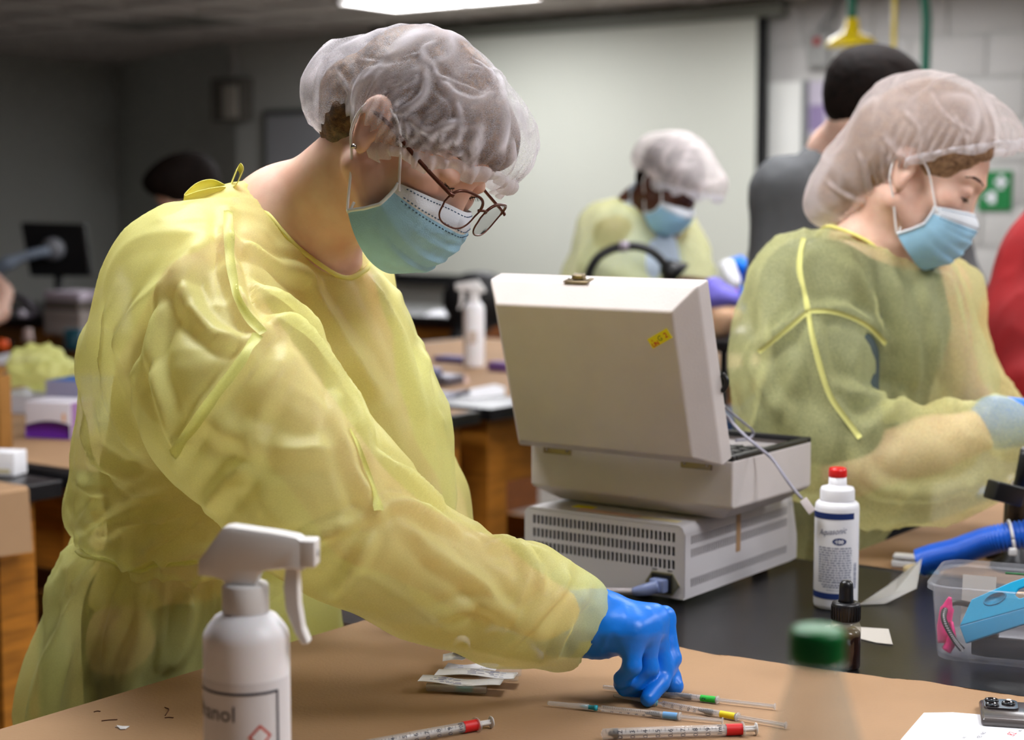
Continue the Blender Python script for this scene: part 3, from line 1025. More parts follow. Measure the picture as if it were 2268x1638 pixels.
def mask_obj(hd, parent, white=True, k=1.0):
    nu, nv = 41, 33
    G = np.zeros((nv, nu, 3))
    for i in range(nv):
        v = i / (nv - 1)
        yc = np.interp(v, [0, .12, .28, .5, .75, 1], [.100, .1145, .1205, .1175, .109, .081])
        zc = np.interp(v, [0, .28, .6, 1], [-.013, -.043, -.083, -.124])
        ze = np.interp(v, [0, .5, 1], [-.030, -.055, -.084]); ye = np.interp(v, [0, .5, 1], [.050, .046, .018])
        xe = np.interp(v, [0, .5, 1], [.066, .067, .062])
        # sawtooth pleats
        pl = 0
        for c0 in (.36, .52, .68):
            if v >= c0: pl += .0032 * max(0, 1 - (v - c0) / .14)
        for j in range(nu):
            u = -1 + 2 * j / (nu - 1)
            th = u * math.radians(86)
            w = math.cos(th)
            ww = w ** .75 if w > 0 else 0
            x = xe * math.copysign(abs(math.sin(th)) ** .9, th)
            nz = .010 * math.exp(-(u / .16) ** 2) * math.exp(-((v - .1) / .22) ** 2)
            G[i, j] = hd.p(x, ye + (yc - ye) * ww + (pl * w) + nz * .5 + .0012 * math.sin(u * 9 + v * 14) * (1 - abs(u)), ze + (zc - ze) * ww ** .9)
    o = empty('face_mask', hd.o)
    o.parent = parent; o.location = Vector(hd.o) - parent.location
    b = int(nv * .2)
    MB().grid(G[b:]).build('mask_panel', M_mask, o)
    MB().grid(G[:b + 1]).build('nose_band', M_maskw, o)
    for j in (0, nu - 1):
        MB().tube([G[i, j] for i in range(nv)], .0022, 6).build('side_binding', M_maskw if white else M_mask, o)
    st = MB()
    for r in (1, b - 1, b + 1):
        for j in range(2, nu - 3, 1):
            a = G[r, j] + (G[r, j + 1] - G[r, j]) * .2; c = G[r, j] + (G[r, j + 1] - G[r, j]) * .7
            st.tube([a + hd.f * .0006, c + hd.f * .0006], .0006, 4)
    st.build('stitching', mat('stitch_blue', (70, 100, 130), .7), o)['kind'] = 'stuff'
    for sx, j in ((-1, 0), (1, nu - 1)):
        top, bot = G[0, j] + hd.f * .003, G[nv - 1, j]
        MB().tube(spline([top + hd.f * .004 - hd.u * .006, top - hd.f * .002, hd.p(sx * .071, .018, .018), hd.p(sx * .079, -.014, .026), hd.p(sx * .080, -.028, .008),
                   hd.p(sx * .079, -.022, -.020), hd.p(sx * .070, -.004, -.045), bot, bot + hd.u * .012], 6), .0016, 8).build('ear_loop', M_loop, o)
    return o
def lash_brow(hd, parent, m, surf):
    bv = BVHTree.FromPolygons([tuple(v) for v in surf[0]], [tuple(f) for f in surf[1]])
    def sn(p):
        h = bv.find_nearest(Vector(p)); return np.array(h[0])
    for x in (-1, 1):
        MB().tube([sn(q) for q in spline([hd.p(x * .014, .0965, .030), hd.p(x * .028, .0955, .036), hd.p(x * .044, .083, .036), hd.p(x * .053, .073, .031)], 5)], [.001] * 5 + [.0022] * 6 + [.001] * 5, 6).build('eyebrow', m, parent)
        b = MB()
        b.tube([sn(q) for q in spline([hd.p(x * .017, .0885, .002), hd.p(x * .026, .0935, -.0025), hd.p(x * .037, .0925, -.0025), hd.p(x * .046, .084, .002)], 5)], .0009, 6)
        for t in np.linspace(.1, .9, 9):
            a = sn(hd.p(x * (.017 + .029 * t), .0885 + .006 * math.sin(t * math.pi), .002 - .0045 * math.sin(t * math.pi)))
            b.tube([a, a + hd.f * .005 - hd.u * .003 + hd.l * x * .001], [.0003, .00015], 4)
        b.build('eyelashes', mat('lash', (40, 28, 22), .6), parent)['kind'] = 'stuff'
def hand_prims(w, kn, fingers, thumb, sc=1.0, wr=.026):
    """w: wrist end (arm side), kn: 4 knuckles, fingers: 4 lists of joints after the knuckle, thumb: list of joints"""
    q = []
    mid = (kn[1] + kn[2]) / 2
    for i in range(4):
        base = w + (kn[i] - mid) * .45
        q.append(cone(base, kn[i], .0165 * sc, .0125 * sc, .012))
        pts = [kn[i]] + list(fingers[i])
        rr = np.linspace(.0112, .0080, len(pts)) * sc * (.9 if i == 3 else 1)
        for a in range(len(pts) - 1):
            q.append(cone(pts[a], pts[a + 1], rr[a], rr[a + 1], .004))
    pts = [w + (thumb[0] - w) * .1] + list(thumb)
    rr = np.linspace(.018, .0098, len(pts)) * sc
    for a in range(len(pts) - 1):
        q.append(cone(pts[a], pts[a + 1], rr[a], rr[a + 1], .008))
    return q
def standing_body(hip, ankles, shoulders, chest_r=.11, hip_r=.15, legs=True):
    """torso, hips, legs to the floor"""
    cs = (shoulders[0] + shoulders[1]) / 2
    q = chain([hip, (hip * .55 + cs * .45), cs - UP * .04], [hip_r * .95, hip_r * .82, chest_r * 1.1], .05)
    q += [cone(shoulders[0], shoulders[1], .05, .05, .05)]
    if legs:
        side = nrm((shoulders[1] - shoulders[0]) * A3(1, 1, 0))
        for s, an in zip((-1, 1), ankles):
            h = hip + side * s * .055 - UP * .05
            knee = (h + an) / 2 + A3(0, 0, .02)
            q += chain([h, knee, an], [.060, .050, .040], .03)
    return q

def trousers(parent, hip, ankles, shoulders, gap=.055, r=.075, m=None):
    side = nrm((shoulders[1] - shoulders[0]) * A3(1, 1, 0))
    q = [ell(hip, (r * 1.45, r * 1.45, .10), None, .03)]
    for s, an in zip((-1, 1), ankles):
        h = hip + side * s * gap - UP * .05
        q += chain([h, (h + an) / 2 + A3(0, 0, .02), an + UP * .03], [r, r * .85, r * .72], .03)
    soft_obj('trousers', q, .014, m or M_trous, parent, 2)
    for an in ankles:
        soft_obj('shoe', [cone(an * A3(1, 1, 0) + UP * .042, an * A3(1, 1, 0) + UP * .038 + nrm(np.cross(side, UP)) * -.13, .041, .036, .02)], .010, M_shoe, parent, 1,
                 lambda V, Fq: np.column_stack([V[:, 0], V[:, 1], np.maximum(V[:, 2], .001)]))

# ------------------------------------------------------------------ 1. woman reaching for the syringes
woman = empty('person', (-.455, 2.139, 0), 'person in yellow gown, hair cap, glasses and blue mask reaching over the bench', 'person')
FD = D2                                         # she faces across the bench
RD = A3(-D1[0], -D1[1], 0)                      # her right side, towards the camera
h1 = Head(P(908, 316, 1.915), 33, 39, 12, .985)
neck0, neck1 = h1.p(0, -.030, -.035), P(640, 512, 2.03)
sR, sL = P(455, 672, 1.885), P(735, 640, 2.19)
elR, wrR = P(815, 1150, 1.765), P(1297, 1400, 1.85)
elL, wrL = P(955, 1130, 2.17), P(1045, 1358, 2.11)
hip = A3(-.452, 2.145, .95)
body = h1.prims()
body += [cone(neck0, neck1, .050, .060, .03), cone(h1.p(0, .01, -.07), neck1 + FD * .02, .034, .046, .03),
         cone(neck1, sR, .050, .048, .04), cone(neck1, sL, .050, .048, .04), cone(neck1, neck1 - UP * .10 + FD * .01, .07, .09, .04)]
Vh, Fh = soft(body, .0026, 2)
# rest of the body, coarser, joins below the neck line of the gown
bb = standing_body(hip, [A3(-.50, 2.10, .06), A3(-.42, 2.22, .06)], [sR, sL], .085, .085)
bb += chain([neck1 - UP * .03, P(560, 720, 2.03)], [.06, .09], .04)
bb += chain([sR, elR, (elR + wrR) / 2, wrR], [.054, .044, .040, .029], .02) + chain([sL, elL, wrL], [.05, .04, .028], .02)
for an in ([-.50, 2.10, .035], [-.42, 2.22, .035]):
    an = np.array(an)
    bb += [cone(an, an + FD * .13 - UP * .003, .034, .03, .02)]
Vb, Fb = soft(bb, .006, 2)
body_o = link_mesh('body', np_mesh('body', np.concatenate([Vh, Vb]), np.concatenate([Fh, Fb + len(Vh)])), M_skin, woman)
trousers(woman, hip - UP * .03, [A3(-.50, 2.10, .06), A3(-.42, 2.22, .06)], [sR, sL], .05, .066)
# undershirt
und = chain([P(335, 1330, 2.13), P(352, 1205, 2.12), P(400, 1050, 2.09), P(475, 880, 2.05), P(560, 720, 2.03), P(585, 640, 2.03)], [.08, .055, .09, .112, .112, .08], .04)
soft_obj('undershirt', und, .008, M_under, woman, 2)
# gloves
KN = [P(1470, 1380, 1.885), P(1452, 1378, 1.862), P(1430, 1388, 1.842), P(1402, 1410, 1.822)]     # index .. little
FG = [[P(1486, 1472, 1.868), P(1462, 1526, 1.838), P(1434, 1562, 1.818)],
      [P(1466, 1488, 1.852), P(1435, 1530, 1.845), P(1404, 1543, 1.842)],
      [P(1437, 1492, 1.832), P(1406, 1526, 1.832), P(1384, 1538, 1.838)],
      [P(1400, 1490, 1.812), P(1378, 1516, 1.822), P(1374, 1528, 1.835)]]
TH = [P(1400, 1440, 1.890), P(1450, 1488, 1.888), P(1480, 1514, 1.872), P(1494, 1533, 1.858)]
gp = hand_prims(P(1318, 1398, 1.855), KN, FG, TH, 1.08) + [cone(P(1240, 1395, 1.845), P(1330, 1400, 1.855), .036, .034, .02), ell(P(1375, 1400, 1.85), (.045, .04, .022), None, .02),
      cone(P(1255, 1385, 1.85), P(1330, 1372, 1.86), .022, .022, .02)]
def glove_wr(V, Fq):
    N = vnormals(V, Fq)
    n = pnoise(V * np.array([40, 40, 90.])) * .0012
    # tension wrinkles across the wrist
    t = np.exp(-((V[:, 0] - wrR[0] - .012) / .03) ** 2)
    n += t * .0011 * thin_ridge(V, np.array([70., 25., 30.]), 4, 4.)
    V = V + N * n[:, None]
    return V + A3(0, 0, max(0, .9016 - V[:, 2].min()))
glove = soft_obj('glove', gp, .0022, M_glove, woman, 2, glove_wr)
glove['label'] = 'blue nitrile glove on the reaching right hand'
hl = P(1052, 1425, 2.10)
kL = [hl + D2 * .075 + D1 * a + UP * .01 for a in (.03, .01, -.01, -.03)]
gl = hand_prims(wrL, kL, [[k + D2 * .03 - UP * .015, k + D2 * .045 - UP * .04] for k in kL], [hl + D1 * .05, hl + D1 * .06 + D2 * .03, hl + D1 * .055 + D2 * .05], 1.0)
off = .906 - (min(min(p['a'][2] - p['ra'], p['b'][2] - p['rb']) for p in gl))
soft_obj('glove', gl, .004, M_glove, woman, 2, lambda V, Fq: V + A3(0, 0, max(0, .9015 - V[:, 2].min())))

# gown ------------------------------------------------------------
g = chain([A3(-.490, 2.175, .42), A3(-.482, 2.168, .80), P(330, 1330, 2.14), P(352, 1205, 2.13)], [.150, .136, .112, .082], .03)
g += chain([P(352, 1205, 2.12), P(400, 1050, 2.09), P(475, 880, 2.05), P(560, 720, 2.03)], [.082, .122, .140, .138], .05)
g += [cone(P(560, 720, 2.03), P(590, 590, 2.03), .14, .095, .05)]
g += [cone(P(605, 572, 2.03), P(440, 648, 1.94), .062, .083, .045), cone(P(605, 572, 2.03), P(735, 640, 2.17), .062, .07, .045)]
g += chain([P(770, 760, 2.04), P(810, 960, 2.02), P(845, 1110, 2.04)], [.082, .085, .085], .06)         # loose front
g += [cone(P(420, 650, 1.92), P(345, 800, 1.98), .085, .078, .06)]
g += chain([E(-.18, -.15, 1.0), E(.0, -.14, .99)], [.09, .08], .05) + chain([E(.0, -.14, .98), E(.02, -.145, .75), E(.02, -.145, .45)], [.075, .082, .09], .04) + [cone(E(-.2, -.16, .75), E(.0, -.145, .75), .10, .085, .04), cone(E(-.2, -.16, .5), E(.0, -.145, .5), .11, .09, .04)]
# right sleeve
slR = [P(440, 690, 1.90), P(540, 900, 1.815), P(690, 1090, 1.77), P(800, 1180, 1.765), P(950, 1275, 1.785), P(1120, 1330, 1.815), P(1262, 1385, 1.845)]
g += chain(slR, [.095, .100, .088, .075, .064, .056, .044], .03)
g += [cone(P(1180, 1300, 1.83), P(1268, 1330, 1.845), .048, .034, .03), cone(P(1120, 1400, 1.815), P(1225, 1442, 1.84), .035, .022, .02)]
# left sleeve
g += chain([P(735, 650, 2.17), P(850, 900, 2.19), P(930, 1120, 2.17), P(985, 1250, 2.13), P(1030, 1340, 2.11)], [.07, .06, .062, .045, .038], .03)
# neck opening and cuff mouth
g += [cone(neck1 + (h1.o - neck1) * .10 + UP * .005, h1.p(0, -.03, -.06), .070, .078, .010, '-'), cone(P(690, 520, 2.0), P(800, 500, 1.98), .05, .06, .015, '-')]
mouth = nrm(wrR - slR[-2])
g += [cone(P(1262, 1385, 1.845) + mouth * .016, P(1262, 1385, 1.845) + mouth * .10, .036, .060, .006, '-')]
Dg, L0g, rg = field(g, .0046)
Vg, Fg = nets(Dg, L0g, rg)
Vg = relax(Vg, Fg, 3)
Ng = vnormals(Vg, Fg)
bvh_g = BVHTree.FromPolygons([tuple(v) for v in Vg], [tuple(f) for f in Fg])
# big soft drape, then crisp folds
_n, _d, _t = seg_dist(Vg, np.array(slR))
aw = np.zeros(len(Vg)); aw[_n] = np.clip((.14 - _d) / .05, 0, 1) * np.clip(_t * 6 - .6, 0, 1)
ax_t, ax_s = nrm(A3(.35, -.15, 1.)), nrm(slR[-1] - slR[1])
def squeeze(V, ax, k): return V - np.outer(V @ ax, ax) * (1 - k)
Lt, Ls = squeeze(Vg, ax_t, .32), squeeze(Vg, ax_s, .45)
dr = .011 * pnoise(Vg * 4.5 + 3) + (1 - aw) * .006 * crumple(Lt, 8., 4) + aw * .006 * crumple(Ls, 9., 8) - .004
low = np.clip((1.02 - Vg[:, 2]) / .25, 0, 1)
angs = np.arctan2(Vg[:, 0] + .48, Vg[:, 1] - 2.15)
dr += low * .010 * np.sin(angs * 11 + 2 * pnoise(Vg * 3))
wc0 = P(352, 1212, 2.12); wax = nrm(P(375, 1100, 2.10) - P(340, 1300, 2.13))
ws = (Vg - wc0) @ wax; wr_ = np.linalg.norm((Vg - wc0) - np.outer(ws, wax), axis=1)
wm = np.clip((.21 - wr_) / .03, 0, 1) * (1 - aw)
wa_ = np.arctan2((Vg - wc0) @ D1, (Vg - wc0) @ D2)
dr += wm * (-.020 * np.exp(-(ws / .016) ** 2) + .012 * np.exp(-((ws - .045) / .03) ** 2)
            + .010 * np.exp(-np.abs(ws) / .07) * (np.maximum(0, 1 - np.abs(np.sin(wa_ * 9 + 2.5 * pnoise(Vg * 5))) * 1.6)))
Vg = Vg + Ng * dr[:, None]
FOLDS = [  # photo polyline, height, width
 ([(505, 470), (508, 560), (522, 640), (550, 700), (582, 738)], .011, .010),
 ([(582, 738), (540, 800), (480, 880), (425, 960), (390, 1030)], .009, .010),
 ([(582, 738), (640, 720), (700, 790), (760, 880), (800, 960), (835, 1130)], .012, .016),
 ([(505, 520), (570, 560), (640, 600), (700, 620)], .008, .012),
 ([(520, 600), (590, 660), (660, 700), (720, 770)], .010, .014),
 ([(640, 560), (720, 690), (800, 820), (850, 900)], .011, .016),
 ([(700, 560), (790, 700), (860, 830), (890, 960)], .009, .014),
 ([(800, 600), (870, 720), (920, 860), (950, 960)], .008, .014),
 ([(905, 640), (930, 760), (945, 880), (980, 960)], .007, .012),
 ([(470, 520), (390, 600), (300, 690), (240, 800)], .009, .016),
 ([(440, 560), (370, 680), (320, 820), (290, 960)], .009, .016),
 ([(400, 600), (430, 690), (500, 750), (575, 742)], .009, .013),
 ([(360, 640), (345, 800), (380, 930), (410, 1010)], .008, .012),
 ([(250, 640), (230, 780), (260, 920), (330, 1020)], .007, .012),
 ([(190, 900), (220, 1000), (300, 1060), (400, 1070)], .010, .014),
 ([(160, 1060), (240, 1080), (330, 1040), (420, 1010)], .008, .012),
 ([(170, 1175), (230, 1130), (300, 1090), (380, 1060)], .010, .013),
 ([(200, 1195), (280, 1150), (350, 1140), (470, 1120)], .010, .010),
 ([(300, 1245), (340, 1190), (400, 1160), (480, 1130)], .012, .011),
 ([(150, 1222), (230, 1235), (300, 1248), (380, 1245), (480, 1225), (560, 1205)], -.020, .014),
 ([(300, 1255), (270, 1340), (230, 1440), (215, 1530)], .013, .015),
 ([(320, 1255), (330, 1340), (300, 1430), (250, 1540)], .010, .014),
 ([(210, 1245), (180, 1320), (130, 1420), (90, 1540)], .010, .016),
 ([(400, 1260), (420, 1340), (400, 1430), (350, 1500)], .010, .014),
 ([(260, 1260), (200, 1290), (160, 1300)], .008, .010),
 ([(835, 1135), (740, 1170), (660, 1200), (590, 1235)], .010, .010),
 ([(835, 1135), (780, 1040), (745, 930), (735, 860)], .009, .010),
 ([(838, 1130), (890, 1110), (960, 1140), (1040, 1190)], .010, .010),
 ([(790, 1000), (850, 1030), (930, 1080), (1000, 1140)], .010, .013),
 ([(560, 1020), (480, 1100), (440, 1180)], .009, .014),
 ([(840, 1145), (800, 1230), (740, 1310), (700, 1350)], .007, .010),
 ([(900, 1150), (960, 1220), (1060, 1290), (1130, 1380)], .008, .012),
 ([(1060, 1200), (1130, 1215), (1180, 1260), (1200, 1330)], .010, .012),
 ([(1150, 1195), (1170, 1250), (1150, 1320), (1090, 1400)], .007, .009),
 ([(1270, 1230), (1230, 1310), (1170, 1370), (1110, 1440)], .009, .011),
 ([(1310, 1290), (1270, 1360), (1240, 1420), (1225, 1470)], .007, .009),
 ([(960, 1380), (1020, 1350), (1090, 1340), (1150, 1380)], .007, .010),
 ([(640, 760), (600, 860), (560, 960), (560, 1040)], .006, .014),
 ([(440, 900), (520, 960), (640, 1000), (760, 990)], .006, .016),
]
for pix, h, w in FOLDS:
    pts = on_surface(bvh_g, pix)
    if len(pts) > 3:
        ok = [pts[0]]
        for q in pts[1:]:
            if np.linalg.norm(q - ok[-1]) < .09: ok.append(q)
        if len(ok) > 3:
            fold(Vg, Ng, np.array(ok), h * 1.5, w * .72, .12)
fine = (1 - aw) * .0035 * thin_ridge(Lt, 13., 11, 5.) + aw * .003 * thin_ridge(Ls, 15., 19, 5.)
Vg = Vg + vnormals(Vg, Fg) * fine[:, None]
gown = link_mesh('isolation_gown', np_mesh('isolation_gown', Vg, Fg), M_gown, woman)
bvh_g2 = BVHTree.FromPolygons([tuple(v) for v in Vg], [tuple(f) for f in Fg])
def seam(bvh, pix, r, m, parent, name='seam', flat=.35, n=8, lift=.0026):
    """flat tape following a built surface"""
    pts = on_surface(bvh, pix, n)
    ok = [pts[0]] if pts else []
    for q in pts[1:]:
        if np.linalg.norm(q - ok[-1]) < .08: ok.append(q)
    if len(ok) < 4: return None
    for _ in range(2):
        ok = [ok[0]] + [(ok[i - 1] + ok[i] * 2 + ok[i + 1]) / 4 for i in range(1, len(ok) - 1)] + [ok[-1]]
    rows = [[], [], []]
    for i, q in enumerate(ok):
        tg = nrm(ok[min(i + 1, len(ok) - 1)] - ok[max(i - 1, 0)])
        h = bvh.find_nearest(Vector(q)); nn = np.array(h[1])
        sd = nrm(np.cross(tg, nn))
        for k, f in enumerate((-1, 0, 1)):
            e = bvh.find_nearest(Vector(q + sd * r * f))
            rows[k].append(np.array(e[0]) + np.array(e[1]) * (lift + (.0006 if f == 0 else 0)))
    G = np.array(rows)
    for _ in range(3):
        G[:, 1:-1] = (G[:, :-2] + 2 * G[:, 1:-1] + G[:, 2:]) / 4
    return MB().grid(G, thick=.0004).build(name, m, parent)
seam(bvh_g2, [(505, 470), (508, 560), (522, 640), (550, 700), (582, 738)], .0045, M_gown, gown)
seam(bvh_g2, [(572, 742), (530, 805), (470, 885), (412, 965), (385, 1005)], .0055, M_gown, gown)
seam(bvh_g2, [(770, 950), (795, 1000), (830, 1100), (838, 1130)], .0045, M_gown, gown)
# collar binding round the neck opening and the ties at the nape
col_pts = [P(492, 432, 2.12), P(540, 440, 1.985), P(600, 462, 1.95), P(660, 490, 1.935), P(720, 530, 1.935), P(770, 566, 1.955), P(805, 580, 1.99), P(835, 570, 2.06)]
def to_gown(p, lift=.003):
    h = bvh_g2.find_nearest(Vector(p))
    return np.array(h[0]) + np.array(h[1]) * lift
MB().tube(spline([to_gown(p, .0015) for p in col_pts], 6), .0032, 8, flat=.6).build('collar_binding', M_seam, gown)
bow = P(505, 424, 1.985)
def ribbon(pts, w, wd):
    pts = spline(pts, 8)
    G = np.array([[q - wd * w / 2 for q in pts], [q for q in pts], [q + wd * w / 2 for q in pts]])
    return MB().grid(G, thick=.0008)
wd = nrm(A3(.35, -.6, .4))
ribbon([bow, P(518, 390, 1.985), P(528, 368, 1.98), P(536, 382, 1.975), P(522, 412, 1.975), bow], .014, wd).build('tie_loop', M_seam, gown)
ribbon([bow, P(470, 408, 1.975), P(435, 416, 1.965), P(408, 442, 1.955), P(440, 432, 1.955), P(480, 424, 1.965), bow], .013, nrm(A3(.2, -.5, .8))).build('tie_loop', M_seam, gown)
MB().lathe([(0, -.008), (.009, -.006), (.011, 0), (.009, .006), (0, .008)], 12).build('tie_knot', M_seam, gown)
bpy.context.view_layer.update()
kn_o = [c for c in gown.children if c.name.startswith('tie_knot')][0]
kn_o.location = Vector(bow) - gown.location - woman.location
pts = [to_gown(P(x, y, 2.0), .004) for x, y in ((150, 1222), (190, 1230), (240, 1240), (300, 1250), (360, 1248), (430, 1236), (500, 1222), (560, 1206))]
MB().tube(spline(pts, 5), .006, 8, flat=.4).build('waist_tie', M_gown, gown)

# hair, cap, mask, glasses
hair_obj(h1, woman, M_hair_b, [h1.e((0, .050, .060), (.064, .057, .044), .015), h1.e((0, -.092, -.002), (.046, .042, .046), .02), h1.c((0, -.075, -.045), (0, -.055, -.075), .026, .014, .02)], .003, off=.003)
pn = nrm(A3(0, -.467, .884)); pdv = -.012
cp = [h1.e((0, -.004, .043), (.089, .106, .083), .02), h1.e((0, -.100, -.002), (.060, .054, .058), .03), h1.e((0, .056, .060), (.080, .066, .056), .02)]
cap1 = cap_obj(h1, woman, M_cap, cp, pn, pdv, .0026, .008, 15, .015, 3, 46, [
    ([(1005, 75), (960, 100), (938, 118), (945, 160), (942, 205), (918, 232), (893, 248), (888, 300), (882, 330)], .0045),
    ([(800, 135), (860, 140), (935, 118)], .0025), ([(850, 198), (895, 190), (930, 165)], .003), ([(940, 125), (970, 170), (1000, 215), (1035, 235)], .0035),
    ([(945, 160), (990, 180), (1040, 200), (1080, 215)], .003), ([(985, 178), (1000, 205), (1050, 228), (1105, 200)], .0045),
    ([(1075, 110), (1100, 165), (1112, 220), (1118, 280), (1108, 350)], .006), ([(893, 248), (925, 275), (955, 292), (1000, 275), (1035, 262)], .0045),
    ([(893, 248), (905, 290), (912, 330)], .003), ([(1010, 215), (1020, 270), (1010, 330)], .0035), ([(1065, 270), (1052, 320), (1045, 390)], .005),
    ([(930, 300), (960, 330), (1000, 345)], .003), ([(1000, 330), (1035, 350), (1062, 400)], .004), ([(1130, 300), (1135, 350), (1120, 385)], .004),
    ([(740, 150), (775, 200), (790, 260), (800, 310)], .003), ([(720, 130), (705, 180), (700, 240)], .0035), ([(1040, 130), (1090, 170), (1110, 230)], .003),
    ([(850, 200), (850, 240), (835, 280)], .0025), ([(955, 360), (975, 320), (985, 290)], .003), ([(870, 250), (895, 246), (940, 215)], .0035)])
mask_obj(h1, woman)
lash_brow(h1, woman, mat('brow_brown', (110, 78, 54), .7), (Vh, Fh))
M_frame = mat('glasses_copper', (92, 50, 36), .3, metal=.4)
M_lens = mat('glasses_lens', (250, 250, 252), .02, trans=1.0, ior=1.02, spec=.8)
gl_o = empty('glasses', h1.o); gl_o.parent = woman; gl_o.location = Vector(h1.o) - woman.location
fr = MB()
for x in (-1, 1):
    cx, cy, cz = x * .0350, .1245, -.006
    loop = []
    for k in range(40):
        a = 2 * math.pi * k / 40
        ca, sa = math.cos(a), math.sin(a)
        rx = .0275 * math.copysign(abs(ca) ** .72, ca); rz = .0225 * math.copysign(abs(sa) ** .72, sa)
        if sa > 0: rx *= 1.06
        loop.append(h1.p(cx + rx, cy - .010 * (abs(cx + rx) / .06) ** 2 - .12 * rz * 0, cz + rz))
    fr.tube(loop + loop[:2], [.0010 if math.sin(2 * math.pi * k / 40) < .2 else .0017 for k in range(42)], 8, caps=False)
    cen = sum(loop) / len(loop)
    MB().raw([cen] + loop, [(0, 1 + i, 1 + (i + 1) % 40) for i in range(40)], True).build('lens', M_lens, gl_o)
    fr.tube(spline([h1.p(x * .0630, .117, .005), h1.p(x * .068, .109, .005), h1.p(x * .0735, .06, .008), h1.p(x * .078, .01, .014), h1.p(x * .079, -.02, .012)], 6), .0016, 8, flat=1.5)
fr.tube(spline([h1.p(-.009, .1235, .001), h1.p(-.004, .126, .004), h1.p(.004, .126, .004), h1.p(.009, .1235, .001)], 5), .0016, 8)
fr.build('frame', M_frame, gl_o)
MB().tube([h1.p(-.076, -.006, -.030), h1.p(-.083, -.006, -.030)], .0025, 10).build('ear_stud', M_chrome, woman)
# ------------------------------------------------------------------ 2. second gowned woman at the right
w2o = empty('person', (.55, 2.95, 0), 'person in thin yellow gown with hair cap and blue mask standing at the right', 'person')
h2 = Head(P(2034, 386, 2.72), 24, 28, 2, 1.02)
n20, n21 = h2.p(0, -.025, -.04), P(1940, 560, 2.78)
s2R, s2L = P(1795, 640, 2.70), P(2080, 640, 2.92)
e2R, wr2R = P(1885, 1035, 2.60), P(2235, 935, 2.62)
hip2 = A3(.482, 2.985, .93)
trousers(w2o, hip2 - UP * .03, [A3(.44, 2.94, .06), A3(.52, 3.04, .06)], [s2R, s2L], .05, .066, M_scrub)
q = h2.prims() + [cone(n20, n21, .050, .058, .03), cone(h2.p(0, .01, -.07), n21 + A3(.03, -.02, 0), .034, .045, .03), cone(n21, s2R, .05, .048, .04), cone(n21, s2L, .05, .048, .04),
     cone(n21, n21 - UP * .1, .07, .09, .04)]
V2h, F2h = soft(q, .0034, 2)
q = standing_body(hip2, [A3(.44, 2.94, .06), A3(.52, 3.04, .06)], [s2R, s2L], .085, .085)
q += chain([s2R, e2R, (e2R + wr2R) / 2, wr2R], [.048, .042, .042, .028], .02) + chain([s2L, P(2150, 900, 2.95), P(2290, 960, 2.80)], [.046, .04, .028], .02)
for an in (A3(.44, 2.94, .035), A3(.52, 3.04, .035)):
    q.append(cone(an, an + FD * .13 - UP * .003, .034, .03, .02))
V2b, F2b = soft(q, .008, 2)
link_mesh('body', np_mesh('body', np.concatenate([V2h, V2b]), np.concatenate([F2h, F2b + len(V2h)])), M_skin, w2o)
q = chain([hip2 - UP * .08, hip2 + UP * .1, P(1880, 850, 2.82), P(1925, 690, 2.80), P(1940, 620, 2.80)], [.08, .085, .118, .122, .085], .05)
q += chain([P(1925, 650, 2.8), s2R, P(1830, 800, 2.65), P(1868, 960, 2.61)], [.08, .072, .070, .062], .04)
soft_obj('scrub_top', q, .009, M_scrub, w2o, 2)
g2 = chain([A3(.482, 2.985, .45), A3(.482, 2.985, .80), P(1790, 1150, 2.87), P(1835, 1020, 2.85)], [.115, .105, .10, .12], .04)
g2 += chain([P(1835, 1020, 2.84), P(1895, 850, 2.82), P(1925, 720, 2.80), P(1940, 610, 2.79)], [.13, .145, .14, .095], .05)
g2 += [cone(P(1940, 600, 2.79), P(1800, 640, 2.70), .068, .082, .05), cone(P(1940, 600, 2.79), P(2075, 660, 2.92), .068, .068, .05)]
g2 += chain([P(2020, 720, 2.80), P(2060, 850, 2.80), P(2070, 960, 2.82)], [.07, .085, .075], .05)
sl2 = [P(1790, 660, 2.68), P(1775, 820, 2.63), P(1815, 960, 2.60), P(1920, 1030, 2.58), P(2060, 1020, 2.585), P(2200, 970, 2.60)]
g2 += chain(sl2, [.09, .094, .09, .082, .080, .060], .035)
g2 += [cone(P(2000, 1080, 2.58), P(2150, 1060, 2.59), .045, .04, .04), cone(P(1720, 760, 2.70), P(1715, 950, 2.74), .06, .055, .05)]
g2 += chain([P(2080, 680, 2.92), P(2130, 860, 2.94), P(2250, 950, 2.82)], [.07, .06, .045], .03)
g2 += [cone(n21 + (h2.o - n21) * .12, h2.p(0, -.02, -.07), .068, .08, .01, '-'), cone(P(2030, 560, 2.76), P(2080, 540, 2.72), .03, .06, .02, '-')]
Vq, Fq2 = soft(g2, .0075, 2)
Nq = vnormals(Vq, Fq2)
bv2 = BVHTree.FromPolygons([tuple(v) for v in Vq], [tuple(f) for f in Fq2])
Lt2 = squeeze(Vq, nrm(A3(.1, 0, 1.)), .3)
Vq = Vq + Nq * (.010 * pnoise(Vq * 6 + 20) + .011 * crumple(Lt2, 11., 40) - .006)[:, None]
